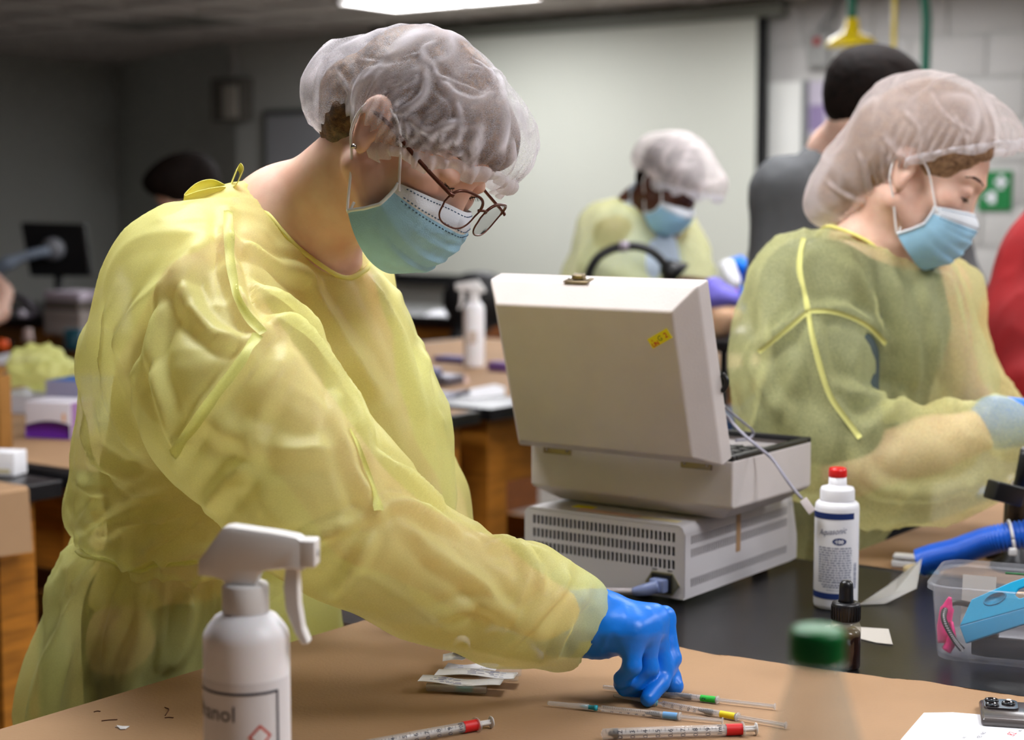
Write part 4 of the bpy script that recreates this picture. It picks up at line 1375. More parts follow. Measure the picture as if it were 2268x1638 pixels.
for pix, h, w in [
    ([(1770, 560), (1775, 620), (1790, 690), (1810, 780), (1840, 880), (1905, 970)], .012, .012), ([(1790, 690), (1740, 730), (1680, 780)], .012, .012),
    ([(1790, 690), (1850, 690), (1920, 720), (1960, 760)], .012, .012), ([(1830, 840), (1900, 880), (1985, 880)], .012, .013),
    ([(1905, 975), (1960, 920), (2010, 890)], .014, .016), ([(1905, 975), (1910, 1040), (1960, 1085), (2100, 1085), (2200, 1040)], .012, .012),
    ([(2080, 600), (2110, 700), (2120, 820), (2125, 900)], .012, .014), ([(1960, 580), (2000, 700), (2020, 800), (2020, 880)], .010, .016),
    ([(2030, 620), (2060, 740), (2070, 860)], .010, .014), ([(1665, 790), (1700, 860), (1740, 930)], .010, .013), ([(1870, 560), (1920, 680), (1950, 780)], .009, .014),
    ([(2100, 890), (2120, 950), (2160, 990)], .010, .012), ([(2150, 900), (2160, 960), (2200, 1010)], .008, .010), ([(1700, 640), (1690, 720), (1665, 790)], .008, .014)]:
    pts = on_surface(bv2, pix)
    if len(pts) > 3: fold(Vq, Nq, np.array(pts), h * 1.5, w, .3)
Vq = Vq + vnormals(Vq, Fq2) * (.003 * crumple(Lt2, 24., 60))[:, None]
gown2 = link_mesh('isolation_gown', np_mesh('isolation_gown', Vq, Fq2), M_gown2, w2o)
bv2b = BVHTree.FromPolygons([tuple(v) for v in Vq], [tuple(f) for f in Fq2])
M_seam2 = mat('gown_seam_pale', (208, 206, 122), .7)
seam(bv2b, [(1780, 530), (1770, 590), (1780, 640), (1790, 690), (1808, 780), (1840, 880), (1905, 970)], .0038, M_seam2, gown2)
seam(bv2b, [(1790, 690), (1740, 730), (1680, 780)], .0035, M_seam2, gown2)
seam(bv2b, [(1790, 690), (1850, 690), (1920, 720), (1960, 760)], .0035, M_seam2, gown2)
def to_surf(bv, p, lift=.003):
    h = bv.find_nearest(Vector(p)); return np.array(h[0]) + np.array(h[1]) * lift
cp2 = [to_surf(bv2b, P(x, y, d)) for x, y, d in ((1790, 500, 2.85), (1830, 492, 2.74), (1880, 505, 2.71), (1930, 540, 2.70), (1980, 575, 2.72), (2010, 590, 2.75))]
MB().tube(spline(cp2, 6), .005, 8, flat=.5).build('collar_binding', M_seam, gown2)
hair_obj(h2, w2o, M_hair_l, [cone(h2.p(0, -.07, .03), P(1858, 430, 2.79), .058, .034, .03), h2.e((0, -.01, .085), (.066, .085, .062), .02)], .004, off=.002, face=.004)
pn2 = nrm(A3(0, -.30, .954))
cq = [h2.e((0, -.002, .068), (.089, .113, .088), .03), h2.e((0, .060, .088), (.080, .064, .052), .03), cone(h2.p(0, -.05, .03), P(1865, 425, 2.79), .078, .050, .05), cone(P(1900, 400, 2.78), P(1830, 452, 2.80), .06, .026, .04)]
def cap2_fold(): return [([(2000, 240), (2040, 290), (2040, 350)], .005), ([(2110, 250), (2140, 300), (2150, 330)], .004), ([(1960, 300), (1990, 340), (2030, 350)], .005), ([(2190, 220), (2210, 280), (2220, 310)], .004),
    ([(1900, 330), (1920, 380), (1925, 430)], .004), ([(2060, 200), (2100, 260), (2170, 300)], .004), ([(1830, 400), (1870, 430), (1930, 450)], .004), ([(2150, 190), (2180, 250), (2190, 310)], .004)]
# the hanging back of this cap ends below the ear, so the opening is cut by a tilted plane
pd2 = -.020
cap_obj(h2, w2o, M_cap2, cq, nrm(A3(0, -.6, .8)), .024, .0038, .007, 13, .012, 21, 44, cap2_fold(), (nrm(A3(0, -.78, .625)), -.045, -.012))
mask_obj(h2, w2o, True)
lash_brow(h2, w2o, mat('brow_dark', (78, 52, 40), .7), (V2h, F2h))
kk = [wr2R + D2 * .0 + A3(.085, 0, 0) + A3(0, a, .01) for a in (.03, .01, -.01, -.03)]
soft_obj('glove', hand_prims(wr2R, kk, [[k + A3(.035, 0, -.01), k + A3(.05, 0, -.035)] for k in kk], [wr2R + A3(.03, .045, 0), wr2R + A3(.07, .06, 0), wr2R + A3(.09, .06, -.01)])
         + [cone(wr2R - A3(.02, 0, 0), wr2R + A3(.03, 0, 0), .042, .036, .02)], .004, M_glove, w2o, 2)

# ------------------------------------------------------------------ 3. man in the grey shirt behind her
w3 = empty('person', (.86, 4.05, 0), 'dark-haired person in a grey shirt seen from behind at the right', 'person')
h3 = Head(P(1925, 235, 3.95), -24, 22, 0, 1.0)
n31 = P(1855, 345, 4.05)
s3a, s3b = P(1745, 430, 3.98), P(2050, 440, 4.2)
q = h3.prims() + [cone(h3.p(0, -.025, -.04), n31, .054, .062, .03), cone(h3.p(0, .01, -.07), n31 + A3(.03, -.02, 0), .036, .05, .03), cone(n31, n31 - UP * .12, .07, .09, .04)]
V3, F3 = soft(q, .005, 2)
q = standing_body(A3(.86, 4.1, .95), [A3(.80, 4.02, .06), A3(.93, 4.16, .06)], [s3a, s3b], .10, .13)
q += [cone(an, an + A3(.11, .04, -.003), .036, .03, .02) for an in (A3(.80, 4.02, .038), A3(.93, 4.16, .038))]
Vb_, Fb_ = soft(q, .012, 2)
link_mesh('body', np_mesh('body', np.concatenate([V3, Vb_]), np.concatenate([F3, Fb_ + len(V3)])), M_skin, w3)
hair_obj(h3, w3, M_hair_d, [h3.e((0, .02, .085), (.075, .085, .055), .03), h3.e((0, -.05, .03), (.078, .065, .075), .03), h3.e((0, .085, .085), (.055, .035, .03), .03)], .005, off=.010)
trousers(w3, A3(.86, 4.1, .93), [A3(.80, 4.02, .06), A3(.93, 4.16, .06)], [s3a, s3b], .075, .105)
M_grey = mat('grey_shirt', (92, 94, 96), .85, var=.2, vscale=10, bump=.3, bscale=120)
q = chain([A3(.86, 4.1, .92), P(1850, 760, 4.08), P(1850, 560, 4.06), P(1860, 440, 4.06)], [.165, .165, .165, .12], .06)
q += [cone(P(1860, 420, 4.06), s3a, .09, .075, .06), cone(P(1860, 420, 4.06), s3b, .09, .075, .06)]
q += chain([s3a, P(1722, 640, 3.97), P(1760, 850, 3.9)], [.072, .066, .056], .04) + chain([s3b, P(2120, 640, 4.2), P(2160, 800, 4.1)], [.072, .062, .05], .04)
q += [cone(P(1838, 330, 4.06), P(1880, 372, 4.0), .05, .05, .02), cone(n31 + UP * .03, h3.p(0, -.03, -.06), .064, .07, .01, '-')]
def shirt_d(V, Fq):
    return V + vnormals(V, Fq) * (.012 * pnoise(V * 6) + .008 * crumple(squeeze(V, UP, .4), 9., 5))[:, None]
soft_obj('shirt', q, .010, M_grey, w3, 2, shirt_d)

# ------------------------------------------------------------------ 4. gowned person in front of the screen
w4 = empty('person', (.30, 4.74, 0), 'gowned person with dark hair under a cap, bending before the projection screen', 'person')
h4 = Head(P(1480, 408, 4.605), 46, 36, 6, .93)
n41 = P(1420, 470, 4.690)
s4R, s4L = P(1350, 520, 4.605), P(1490, 510, 4.800)
hip4 = D2 * .06 + A3(0.287, 4.749, .95)
q = h4.prims() + [cone(h4.p(0, -.025, -.04), n41, .052, .06, .03), cone(n41, n41 - UP * .1, .07, .09, .04)]
V4, F4 = soft(q, .006, 2)
q = standing_body(hip4, [A3(0.287, 4.65, .06), A3(0.388, 4.76, .06)], [s4R, s4L], .10, .12)
q += [cone(an, an + FD * .13, .036, .03, .02) for an in (A3(0.287, 4.65, .036), A3(0.388, 4.76, .036))]
V4b, F4b = soft(q, .014, 2)
link_mesh('body', np_mesh('body', np.concatenate([V4, V4b]), np.concatenate([F4, F4b + len(V4)])), M_skind, w4)
soft_obj('shirt', chain([hip4, P(1400, 600, 4.690), P(1415, 500, 4.690)], [.13, .14, .09], .05) + [cone(n41 - UP * .03, h4.p(0, -.03, -.065), .068, .062, .02), cone(n41, h4.p(0, -.02, -.06), .056, .06, .008, '-')], .010,
         mat('pale_blue_shirt', (176, 190, 204), .8), w4, 2)
trousers(w4, hip4 - UP * .05, [A3(0.287, 4.65, .06), A3(0.388, 4.76, .06)], [s4R, s4L], .055, .072)
g4 = chain([D2 * .07 + A3(0.287, 4.749, .5), hip4, P(1395, 620, 4.690), P(1415, 510, 4.690)], [.135, .125, .145, .09], .05)
g4 += chain([s4R, P(1330, 640, 4.580), P(1400, 720, 4.529)], [.09, .095, .08], .05) + chain([s4L, P(1505, 590, 4.732), P(1545, 635, 4.647)], [.075, .072, .055], .05)
g4 += [cone(n41 + UP * .0, h4.p(0, -.02, -.06), .07, .075, .01, '-')]
def g4d(V, Fq):
    return V + vnormals(V, Fq) * (.012 * pnoise(V * 6 + 70) + .014 * crumple(squeeze(V, UP, .35), 9., 45) - .006)[:, None]
soft_obj('isolation_gown', g4, .012, M_gown2, w4, 2, g4d)
hair_obj(h4, w4, M_hair_d, [], .007)
cap_obj(h4, w4, M_cap2, [h4.e((0, .0, .065), (.098, .120, .088), .03), h4.e((0, .085, .075), (.085, .075, .055), .03), h4.e((0, -.09, .03), (.07, .06, .06), .03)], nrm(A3(0, -.40, .917)), .005, .006, .008, 13, .02, 61, 30)
mask_obj(h4, w4)
wr4 = P(1512, 626, 4.614)
kk = [wr4 + D2 * .08 + D1 * a for a in (.03, .01, -.01, -.03)]
soft_obj('hand', hand_prims(wr4, kk, [[k + D2 * .03 - UP * .01, k + D2 * .045 - UP * .03] for k in kk], [wr4 + D1 * .045 + D2 * .02, wr4 + D1 * .055 + D2 * .05, wr4 + D1 * .05 + D2 * .07]), .006, M_skind, w4, 1)

# ------------------------------------------------------------------ 5. gloved person squeezing a bottle, mostly hidden
w5 = empty('person', (1.05, 5.0, 0), 'hidden person whose blue gloves hold a white bottle beside the grey case', 'person')
h5 = Head(P(1985, 300, 5.0), 160, 20, 0, 1.0)
n51 = P(1990, 400, 5.05)
s5a, s5b = P(1890, 470, 5.0), P(2080, 470, 5.05)
q = standing_body(A3(1.12, 5.1, .95), [A3(1.05, 5.05, .06), A3(1.2, 5.12, .06)], [s5a, s5b], .1, .13)
q += h5.prims() + [cone(h5.p(0, -.02, -.05), n51, .055, .06, .03), cone(n51, n51 - UP * .1, .07, .09, .04)]
wa, wb = P(1690, 628, 4.75), P(1690, 668, 4.72)
q += chain([s5a, P(1840, 640, 4.8), wa], [.045, .04, .028], .02) + chain([s5b, P(1950, 700, 4.75), P(1790, 690, 4.7), wb], [.045, .042, .035, .028], .02)
q += [cone(an, an + A3(-.12, -.03, 0), .036, .03, .02) for an in (A3(1.05, 5.05, .036), A3(1.2, 5.12, .036))]
soft_obj('body', q, .010, M_skin, w5, 2)
soft_obj('scrub_top', chain([A3(1.12, 5.1, .9), P(1985, 650, 5.08), P(1985, 480, 5.05)], [.15, .16, .12], .05) + [cone(s5a, s5b, .07, .07, .05)]
         + chain([s5a, P(1870, 590, 4.87)], [.065, .06], .03) + chain([s5b, P(2000, 640, 4.87)], [.065, .06], .03), .012, mat('navy_scrubs', (40, 54, 82), .8), w5, 2)
trousers(w5, A3(1.12, 5.1, .93), [A3(1.05, 5.05, .06), A3(1.2, 5.12, .06)], [s5b, s5a], .075, .10)
hair_obj(h5, w5, M_hair_b, [], .008)
for (wc, kb) in ((wa, P(1640, 596, 4.74)), (wb, P(1640, 664, 4.70))):
    ks = [kb + UP * a * .9 + A3(0, a * .4, 0) for a in (.028, .010, -.010, -.028)]
    soft_obj('glove', hand_prims(wc, ks, [[k + A3(-.025, -.02, -.004), k + A3(-.035, .01, -.006)] for k in ks], [wc + A3(-.02, -.035, .025), kb + A3(-.02, -.035, .02), kb + A3(-.04, -.03, .015)], 1.1)
             + [cone(wc + A3(.04, 0, 0), wc, .034, .032, .02)], .006, M_glove, w5, 2)

# ------------------------------------------------------------------ 6. person in red at the right edge
w6 = empty('person', (1.12, 3.72, 0), 'person in a deep red top cut off by the right edge', 'person')
h6 = Head(P(2500, 250, 3.7), 10, 15, 0, 1.0)
n61 = P(2460, 390, 3.75)
s6a, s6b = P(2330, 560, 3.62), P(2560, 500, 3.9)
q = standing_body(A3(1.32, 3.78, .95), [A3(1.27, 3.7, .06), A3(1.37, 3.85, .06)], [s6a, s6b], .1, .13) + h6.prims() + [cone(h6.p(0, -.02, -.05), n61, .055, .06, .03), cone(n61, n61 - UP * .1, .07, .09, .04)]
q += chain([s6a, P(2290, 800, 3.55), P(2420, 900, 3.4)], [.045, .04, .028], .02)
q += [cone(an, an + A3(.12, -.03, 0), .036, .03, .02) for an in (A3(1.27, 3.7, .036), A3(1.37, 3.85, .036))]
soft_obj('body', q, .010, M_skin, w6, 2)
q = chain([A3(1.3, 3.78, .9), P(2390, 700, 3.75), P(2400, 540, 3.75)], [.16, .16, .12], .05) + [cone(P(2420, 520, 3.75), P(2330, 560, 3.64), .08, .095, .05), cone(s6b, P(2420, 520, 3.75), .08, .08, .05)]
q += chain([P(2325, 580, 3.64), P(2285, 740, 3.58), P(2300, 850, 3.5)], [.105, .105, .085], .04)
soft_obj('red_top', q, .010, mat('red_fabric', (150, 8, 14), .8, var=.3, vscale=8, bump=.25), w6, 2, shirt_d)
trousers(w6, A3(1.32, 3.78, .93), [A3(1.27, 3.7, .06), A3(1.37, 3.85, .06)], [s6a, s6b], .075, .10)
hair_obj(h6, w6, M_hair_d, [], .008)

# ------------------------------------------------------------------ 7. seated head behind the shoulder, 8. bare arm at the left edge
w7 = empty('person', (-1.14, 5.95, 0), 'person with short dark hair half hidden behind the yellow shoulder', 'person')
h7 = Head(P(415, 432, 5.9), 150, 25, 0, 1.05)
n71 = P(405, 505, 5.95)
s7a, s7b = P(320, 560, 5.95), P(510, 560, 5.95)
q = h7.prims() + [cone(h7.p(0, -.02, -.05), n71, .055, .06, .03), cone(n71, n71 - UP * .1, .07, .09, .04)]
q += standing_body(n71 * A3(1, 1, 0) + UP * .9 + A3(0, .05, 0), [A3(-1.18, 5.95, .06), A3(-1.06, 5.95, .06)], [s7a, s7b], .1, .13)
q += [cone(an, an + A3(-.03, -.12, 0), .036, .03, .02) for an in (A3(-1.18, 5.95, .036), A3(-1.06, 5.95, .036))]
soft_obj('body', q, .010, M_skin, w7, 2)
soft_obj('dark_top', chain([n71 * A3(1, 1, 0) + UP * .88 + A3(0, .05, 0), P(405, 700, 5.98), P(405, 590, 5.97)], [.15, .16, .12], .05) + [cone(s7a, s7b, .075, .075, .05)], .014, mat('black_top', (30, 30, 34), .8), w7, 2)
trousers(w7, n71 * A3(1, 1, 0) + UP * .9 + A3(0, .05, 0), [A3(-1.18, 5.95, .06), A3(-1.06, 5.95, .06)], [s7a, s7b], .075, .10)
hair_obj(h7, w7, M_hair_d, [h7.e((0, .03, .085), (.08, .09, .05), .03), h7.e((0, -.05, .03), (.085, .07, .08), .03)], .008, off=.012)

w8 = empty('person', (-2.15, 6.5, 0), 'bare elbow of a person cut off by the left edge', 'person')
h8 = Head(P(-160, 430, 6.461), 150, 20, 0, 1.0)
n81 = P(-165, 510, 6.515)
q = h8.prims() + [cone(h8.p(0, -.02, -.05), n81, .055, .06, .03), cone(n81, n81 - UP * .1, .07, .09, .04)]
q += standing_body(n81 * A3(1, 1, 0) + UP * .9, [A3(-2.27, 6.5, .06), A3(-2.15, 6.5, .06)], [P(-250, 570, 6.515), P(-75, 570, 6.515)], .1, .13)
q += chain([P(-75, 570, 6.493), P(0, 650, 6.406), P(-6, 690, 6.329), P(-70, 730, 6.132)], [.05, .045, .042, .03], .02)
q += [cone(an, an + A3(-.03, -.12, 0), .036, .03, .02) for an in (A3(-2.27, 6.5, .036), A3(-2.15, 6.5, .036))]
soft_obj('body', q, .010, M_skin, w8, 2)
soft_obj('dark_top', chain([n81 * A3(1, 1, 0) + UP * .88, P(-165, 700, 6.515), P(-165, 590, 6.515)], [.15, .16, .12], .05) + [cone(P(-250, 570, 6.515), P(-75, 570, 6.515), .075, .075, .05)], .014, MATS['black_top'], w8, 2)
trousers(w8, n81 * A3(1, 1, 0) + UP * .9, [A3(-2.27, 6.5, .06), A3(-2.15, 6.5, .06)], [A3(-2.3, 6.5, 1), A3(-2.1, 6.5, 1)], .075, .10)
hair_obj(h8, w8, M_hair_d, [], .008)
# ================================================================== THINGS ON THE FOREGROUND BENCH
M_case = mat('case_grey', (206, 198, 194), .5, var=.05, vscale=12, bump=.12, bscale=350)
M_unit = mat('unit_grey', (202, 198, 200), .45, var=.03, vscale=10)
M_dark = mat('dark_interior', (22, 20, 14), .8)
M_clear = mat('clear_plastic', (236, 240, 246), .15, alpha=.20, spec=.7)
M_clear2 = mat('milky_plastic', (214, 216, 224), .25, alpha=.17, spec=.6)
M_ink = mat('ink_dark', (36, 40, 60), .7)
M_navy = mat('ink_navy', (18, 44, 104), .6)
M_yellow_l = mat('yellow_label', (236, 222, 24), .6)
M_red_l = mat('red_print', (206, 60, 40), .6)
def lettering(mb, s, size, o, ax, ay, lift=None, shear=0., bold=0., center=False):
    V, Fs = text_polys(s, size, shear, bold)
    if not V: return mb
    w = max(v[0] for v in V)
    mb.fr(o, ax, ay, np.cross(ax, ay))
    mb.raw([(v[0] - (w / 2 if center else 0), v[1], 0) for v in V], Fs)
    return mb

# -------- instrument unit (vented box) under the case
K = B(1504, 1345); K = K + D1 * .012 + D2 * -.0
UW, UL, UH, UZ = .266, .335, .100, ZB + .010
unit = empty('instrument_unit', K - D2 * UW / 2 + D1 * UL / 2, 'pale grey vented electronic unit standing under the open case', 'instrument')
ufr = (A3(K[0], K[1], UZ), -D2, D1, UP)
MB(*ufr).box(.006, UW - .006, .006, UL - .03, .004, UH - .004).build('chassis', M_dark, unit)
top = MB(*ufr)
n = 6
# cover: rounded left/right upper edges, running back to a sloping front
prof = [(0, .0)] + [(0.0, UH - .012)] + [(.012 - .012 * math.cos(a), UH - .012 + .012 * math.sin(a)) for a in np.linspace(.2, math.pi / 2, 5)]
prof += [(UW - x, z) for x, z in prof[::-1]]
outer = [(x, z) for x, z in prof]
V, Fs = [], []
inner = [(min(max(x, .003), UW - .003), z if z < .01 else min(z, UH - .003)) for x, z in outer]
for y in (0.0, UL - .02):
    for ring in (outer, inner):
        V += [(x, y, z) for x, z in ring]
m_ = len(outer)
for i in range(m_ - 1):
    if 0 < i < m_ - 2:                                   # top only; the sides are the slotted panels
        Fs.append((i, i + 1, 2 * m_ + i + 1, 2 * m_ + i))
        Fs.append((m_ + i + 1, m_ + i, 3 * m_ + i, 3 * m_ + i + 1))
    Fs.append((i + 1, i, m_ + i, m_ + i + 1)); Fs.append((2 * m_ + i, 2 * m_ + i + 1, 3 * m_ + i + 1, 3 * m_ + i))
sharp(top.raw(V, Fs, True).build('cover', M_unit, unit), 35)
def slotted(fr, x0, x1, z0, z1, rows, xs, sw, th, name):
    """panel in the fr x/z plane with real slots: rows = [(za, zb)], xs = slot centres"""
    p = MB(*fr)
    edges = [z0] + [v for r in rows for v in r] + [z1]
    for i in range(0, len(edges), 2):
        p.box(x0, x1, 0, th, edges[i], edges[i + 1])
    for za, zb in rows:
        cuts = [x0] + [v for c in xs for v in (c - sw / 2, c + sw / 2)] + [x1]
        for i in range(0, len(cuts), 2):
            p.box(cuts[i], cuts[i + 1], 0, th, za, zb)
    return p.build(name, M_unit, unit)
xs = [.017 + (UW - .034) * i / 33 for i in range(34)]
slotted(ufr, .003, UW - .003, .0, UH - .0035, [(.0375, .0505), (.0565, .0695), (.0755, .0885)], xs, .0046, .003, 'rear_panel')
sfr = (A3(K[0], K[1], UZ), D1, -D2, UP)
ys = [.020 + (UL - .055) * i / 55 for i in range(56)]
slotted(sfr, .003, UL - .02, .0, UH - .011, [(.012, .024), (.053, .065), (.071, .083)], ys, .0031, .003, 'side_panel')
MB(*sfr).box(.003, UL - .02, UW - .003, UW, 0, UH - .011).build('side_panel', M_unit, unit)
fp = MB(*ufr)
fp.fr(A3(K[0], K[1], UZ), D1, -D2, UP)
fp.raw([(UL - .022, 0, -.002), (UL, 0, .0), (UL, 0, .035), (UL - .018, 0, UH - .004), (UL - .03, 0, UH - .002),
        (UL - .022, UW, -.002), (UL, UW, .0), (UL, UW, .035), (UL - .018, UW, UH - .004), (UL - .03, UW, UH - .002)],
       [(0, 1, 2, 3, 4), (9, 8, 7, 6, 5), (1, 6, 7, 2), (2, 7, 8, 3), (3, 8, 9, 4), (0, 5, 6, 1)]).build('front_panel', M_unit, unit)
MB(*ufr).box(0, UW, .0, UL - .02, -.002, 0).build('base_plate', M_unit, unit)
for a, b in ((.03, .03), (UW - .03, .03), (.03, UL - .06), (UW - .03, UL - .06)):
    MB(A3(K[0], K[1], ZB) - D2 * a + D1 * b).lathe([(.011, 0.0005), (.013, .003), (.013, .008), (0, .008)], 16).build('foot', M_blackp, unit)
# mains inlet, plug, cord
inl = MB(*ufr)
inl.fr(A3(K[0], K[1], UZ), -D2, -D1, UP)
inl.prism([(.006, .0165), (.017, .004), (.050, .004), (.058, .0165), (.050, .031), (.017, .031)], 0, 0)
V = [(x, y, z) for y in (0, .002) for x, z in [(.006, .0165), (.017, .002), (.050, .002), (.060, .0165), (.050, .032), (.017, .032)]]
i6 = MB(A3(K[0], K[1], UZ), -D2, -D1, UP).raw(V, [(0, 1, 2, 3, 4, 5)[::-1], (6, 7, 8, 9, 10, 11)] + [(i, (i + 1) % 6, 6 + (i + 1) % 6, 6 + i) for i in range(6)])
inlet = i6.build('mains_inlet', mat('steel_plate', (150, 146, 120), .35, metal=.8), unit)
MB(A3(K[0], K[1], UZ), -D2, -D1, UP).box(.018, .048, .002, .006, .005, .030).build('socket', M_blackp, inlet)
M_plug = mat('plug_blue', (132, 146, 190), .3, alpha=.75)
pl = MB(A3(K[0], K[1], UZ), -D2, -D1, UP)
pl.box(.020, .044, .006, .020, .007, .026, .003)
plug = pl.build('power_plug', M_plug, unit)
pf = lambda x, y, z: A3(K[0], K[1], UZ) - D2 * x - D1 * y + UP * z
MB().tube(spline([pf(.030, .016, .016), pf(.046, .026, .011), pf(.062, .030, .007)], 6), [.0095, .0095, .009, .009, .0088, .0085, .0082, .0078, .0074, .007, .0066, .006, .0055], 12).build('strain_relief', M_plug, unit)
MB().tube(spline([pf(.060, .0295, .0072), pf(.10, .033, .003), pf(.16, .030, -.004), pf(.24, .02, -.005), pf(.32, .03, -.005)], 6), .0046, 10).build('power_cord', mat('cord_grey', (170, 162, 164), .5), unit)
# stickers on top
MB(A3(K[0], K[1], UZ + UH), -D2, D1, UP).box(.085, .185, .012, .030, -.0002, .0006).build('warning_label', mat('orange_label', (232, 196, 178), .6), unit)
MB(A3(K[0], K[1], UZ + UH), -D2, D1, UP).box(.02, .082, .014, .028, -.0002, .0006).build('warning_label', mat('cream_label', (226, 214, 168), .6), unit)
MB(A3(K[0], K[1], UZ + UH), -D2, D1, UP).box(.172, .205, .030, .048, -.0002, .0008).build('yellow_sticker', M_yellow_l, unit)
st = MB(A3(K[0], K[1], UZ + UH), -D2, D1, UP)
MB(A3(K[0], K[1], UZ), D1, D2, UP).box(.145, .157, -.0002, .0006, .040, .100).build('tape_tab', mat('brown_tape', (168, 132, 96), .5), unit)
MB(A3(K[0], K[1], UZ), -D2, -D1, UP).box(.018, .026, 0, .0004, .0345, .0358).build('printed_mark', M_ink, unit)
MB(A3(K[0], K[1], UZ), -D2, -D1, UP).box(.042, .050, 0, .0004, .0345, .0358).build('printed_mark', M_ink, unit)

# -------- open case on top of it
KB = A3(K[0], K[1], 0) + D1 * .033 + D2 * .055
CWd, CD, Z0, Z1, Z2 = .334, .235, UZ + UH + .002, 1.034, 1.100
case = empty('instrument_case', KB - D2 * CWd / 2 + D1 * CD / 2 + UP * Z0, 'open grey hinged carrying case with its lid tilted back over the vented unit', 'case')
def chamfer_box(mb, w, d, h, c, ci):
    """open-topped tub: w x d x h, lower edges chamfered by (ci in, c up)"""
    o = [(0, 0), (w, 0), (w, d), (0, d)]
    i_ = [(ci, ci), (w - ci, ci), (w - ci, d - ci), (ci, d - ci)]
    V = [(x, y, 0) for x, y in i_] + [(x, y, c) for x, y in o] + [(x, y, h) for x, y in o]
    t = .006
    V += [(x, y, h) for x, y in ((t, t), (w - t, t), (w - t, d - t), (t, d - t))] + [(x, y, c) for x, y in ((t, t), (w - t, t), (w - t, d - t), (t, d - t))]
    Fs = [(3, 2, 1, 0)]
    for k in range(4):
        k2 = (k + 1) % 4
        Fs += [(k, k2, 4 + k2, 4 + k), (4 + k, 4 + k2, 8 + k2, 8 + k), (8 + k, 8 + k2, 12 + k2, 12 + k), (12 + k, 12 + k2, 16 + k2, 16 + k)]
    Fs.append((16, 17, 18, 19))
    return mb.raw(V, Fs)
def bevel_o(o, w=.003, seg=2):
    b = o.modifiers.new('soft_edges', 'BEVEL'); b.width = w; b.segments = seg; b.limit_method = 'ANGLE'; b.angle_limit = math.radians(25)
    return o
cfr = (A3(KB[0], KB[1], Z0), -D2, D1, UP)
bevel_o(chamfer_box(MB(*cfr), CWd, CD, Z2 - Z0, Z1 - Z0, .032).build('base_shell', M_case, case))
rim = MB(A3(KB[0], KB[1], Z2), -D2, D1, UP)
rim.box(0, CWd, .0, .010, -.002, .006); rim.box(0, CWd, CD - .010, CD, -.002, .006)
rim.box(0, .010, .010, CD - .010, -.002, .006); rim.box(CWd - .010, CWd, .010, CD - .010, -.002, .006)
bevel_o(rim.build('black_rim', M_blackp, case), .002)
MB(A3(KB[0], KB[1], Z2), -D2, D1, UP).box(.010, CWd - .010, .010, CD - .01, -.014, -.010).build('key_deck', mat('deck_grey', (96, 92, 92), .5), case)
MB(A3(KB[0], KB[1], Z2), -D2, D1, UP).box(.02, CWd - .02, .165, CD - .016, -.010, -.006).build('label_plate', mat('deck_plate', (150, 144, 142), .5), case)
key_me = None
kb_o = empty('keyboard', A3(KB[0], KB[1], Z2)); kb_o.parent = case; kb_o.location = Vector(A3(KB[0], KB[1], Z2)) - case.location
for r in range(6):
    for c in range(14):
        p = A3(KB[0], KB[1], Z2 - .010) - D2 * (.018 + c * .0218 + .003 * (r % 2)) + D1 * (.018 + r * .0235)
        if key_me is None:
            k_ = MB((0, 0, 0), -D2, D1, UP).raw([(0, 0, 0), (.019, 0, 0), (.019, .020, 0), (0, .020, 0), (.003, .003, .008), (.016, .003, .008), (.016, .017, .008), (.003, .017, .008)],
                  [(3, 2, 1, 0), (4, 5, 6, 7), (0, 1, 5, 4), (1, 2, 6, 5), (2, 3, 7, 6), (3, 0, 4, 7)]).build('key', M_blackp, kb_o)
            key_me = k_.data
        else:
            k_ = bpy.data.objects.new('key', key_me); COL.objects.link(k_); k_.parent = kb_o
        k_.location = Vector(p) - Vector(A3(KB[0], KB[1], Z2))
al = math.radians(16)
LW = UP * math.cos(al) - D1 * math.sin(al)
LN = -D1 * math.cos(al) - UP * math.sin(al)
LO = A3(KB[0], KB[1], Z2 + .004) - D1 * .002
LH, LT, ch = .252, .058, .030
lfr = (LO, -D2, LW, LN)
V = [(0, 0, 0), (CWd, 0, 0), (CWd, LH, 0), (0, LH, 0), (0, .0, LT - ch), (CWd, .0, LT - ch), (CWd, LH, LT - ch), (0, LH, LT - ch),
     (.026, .022, LT), (CWd - .026, .022, LT), (CWd - .026, LH - .026, LT), (.026, LH - .026, LT)]
t = .005
V += [(t, t, 0), (CWd - t, t, 0), (CWd - t, LH - t, 0), (t, LH - t, 0), (t, t, LT - ch), (CWd - t, t, LT - ch), (CWd - t, LH - t, LT - ch), (t, LH - t, LT - ch)]
Fs = [(8, 9, 10, 11), (16, 19, 18, 17)]
for k in range(4):
    k2 = (k + 1) % 4
    Fs += [(k, k2, 4 + k2, 4 + k), (4 + k, 4 + k2, 8 + k2, 8 + k), (k2, k, 12 + k, 12 + k2), (12 + k2, 12 + k, 16 + k, 16 + k2)]
lid = bevel_o(MB(*lfr).raw(V, Fs).build('lid', M_case, case))
lp = lambda x, y, z: LO - D2 * x + LW * y + LN * z
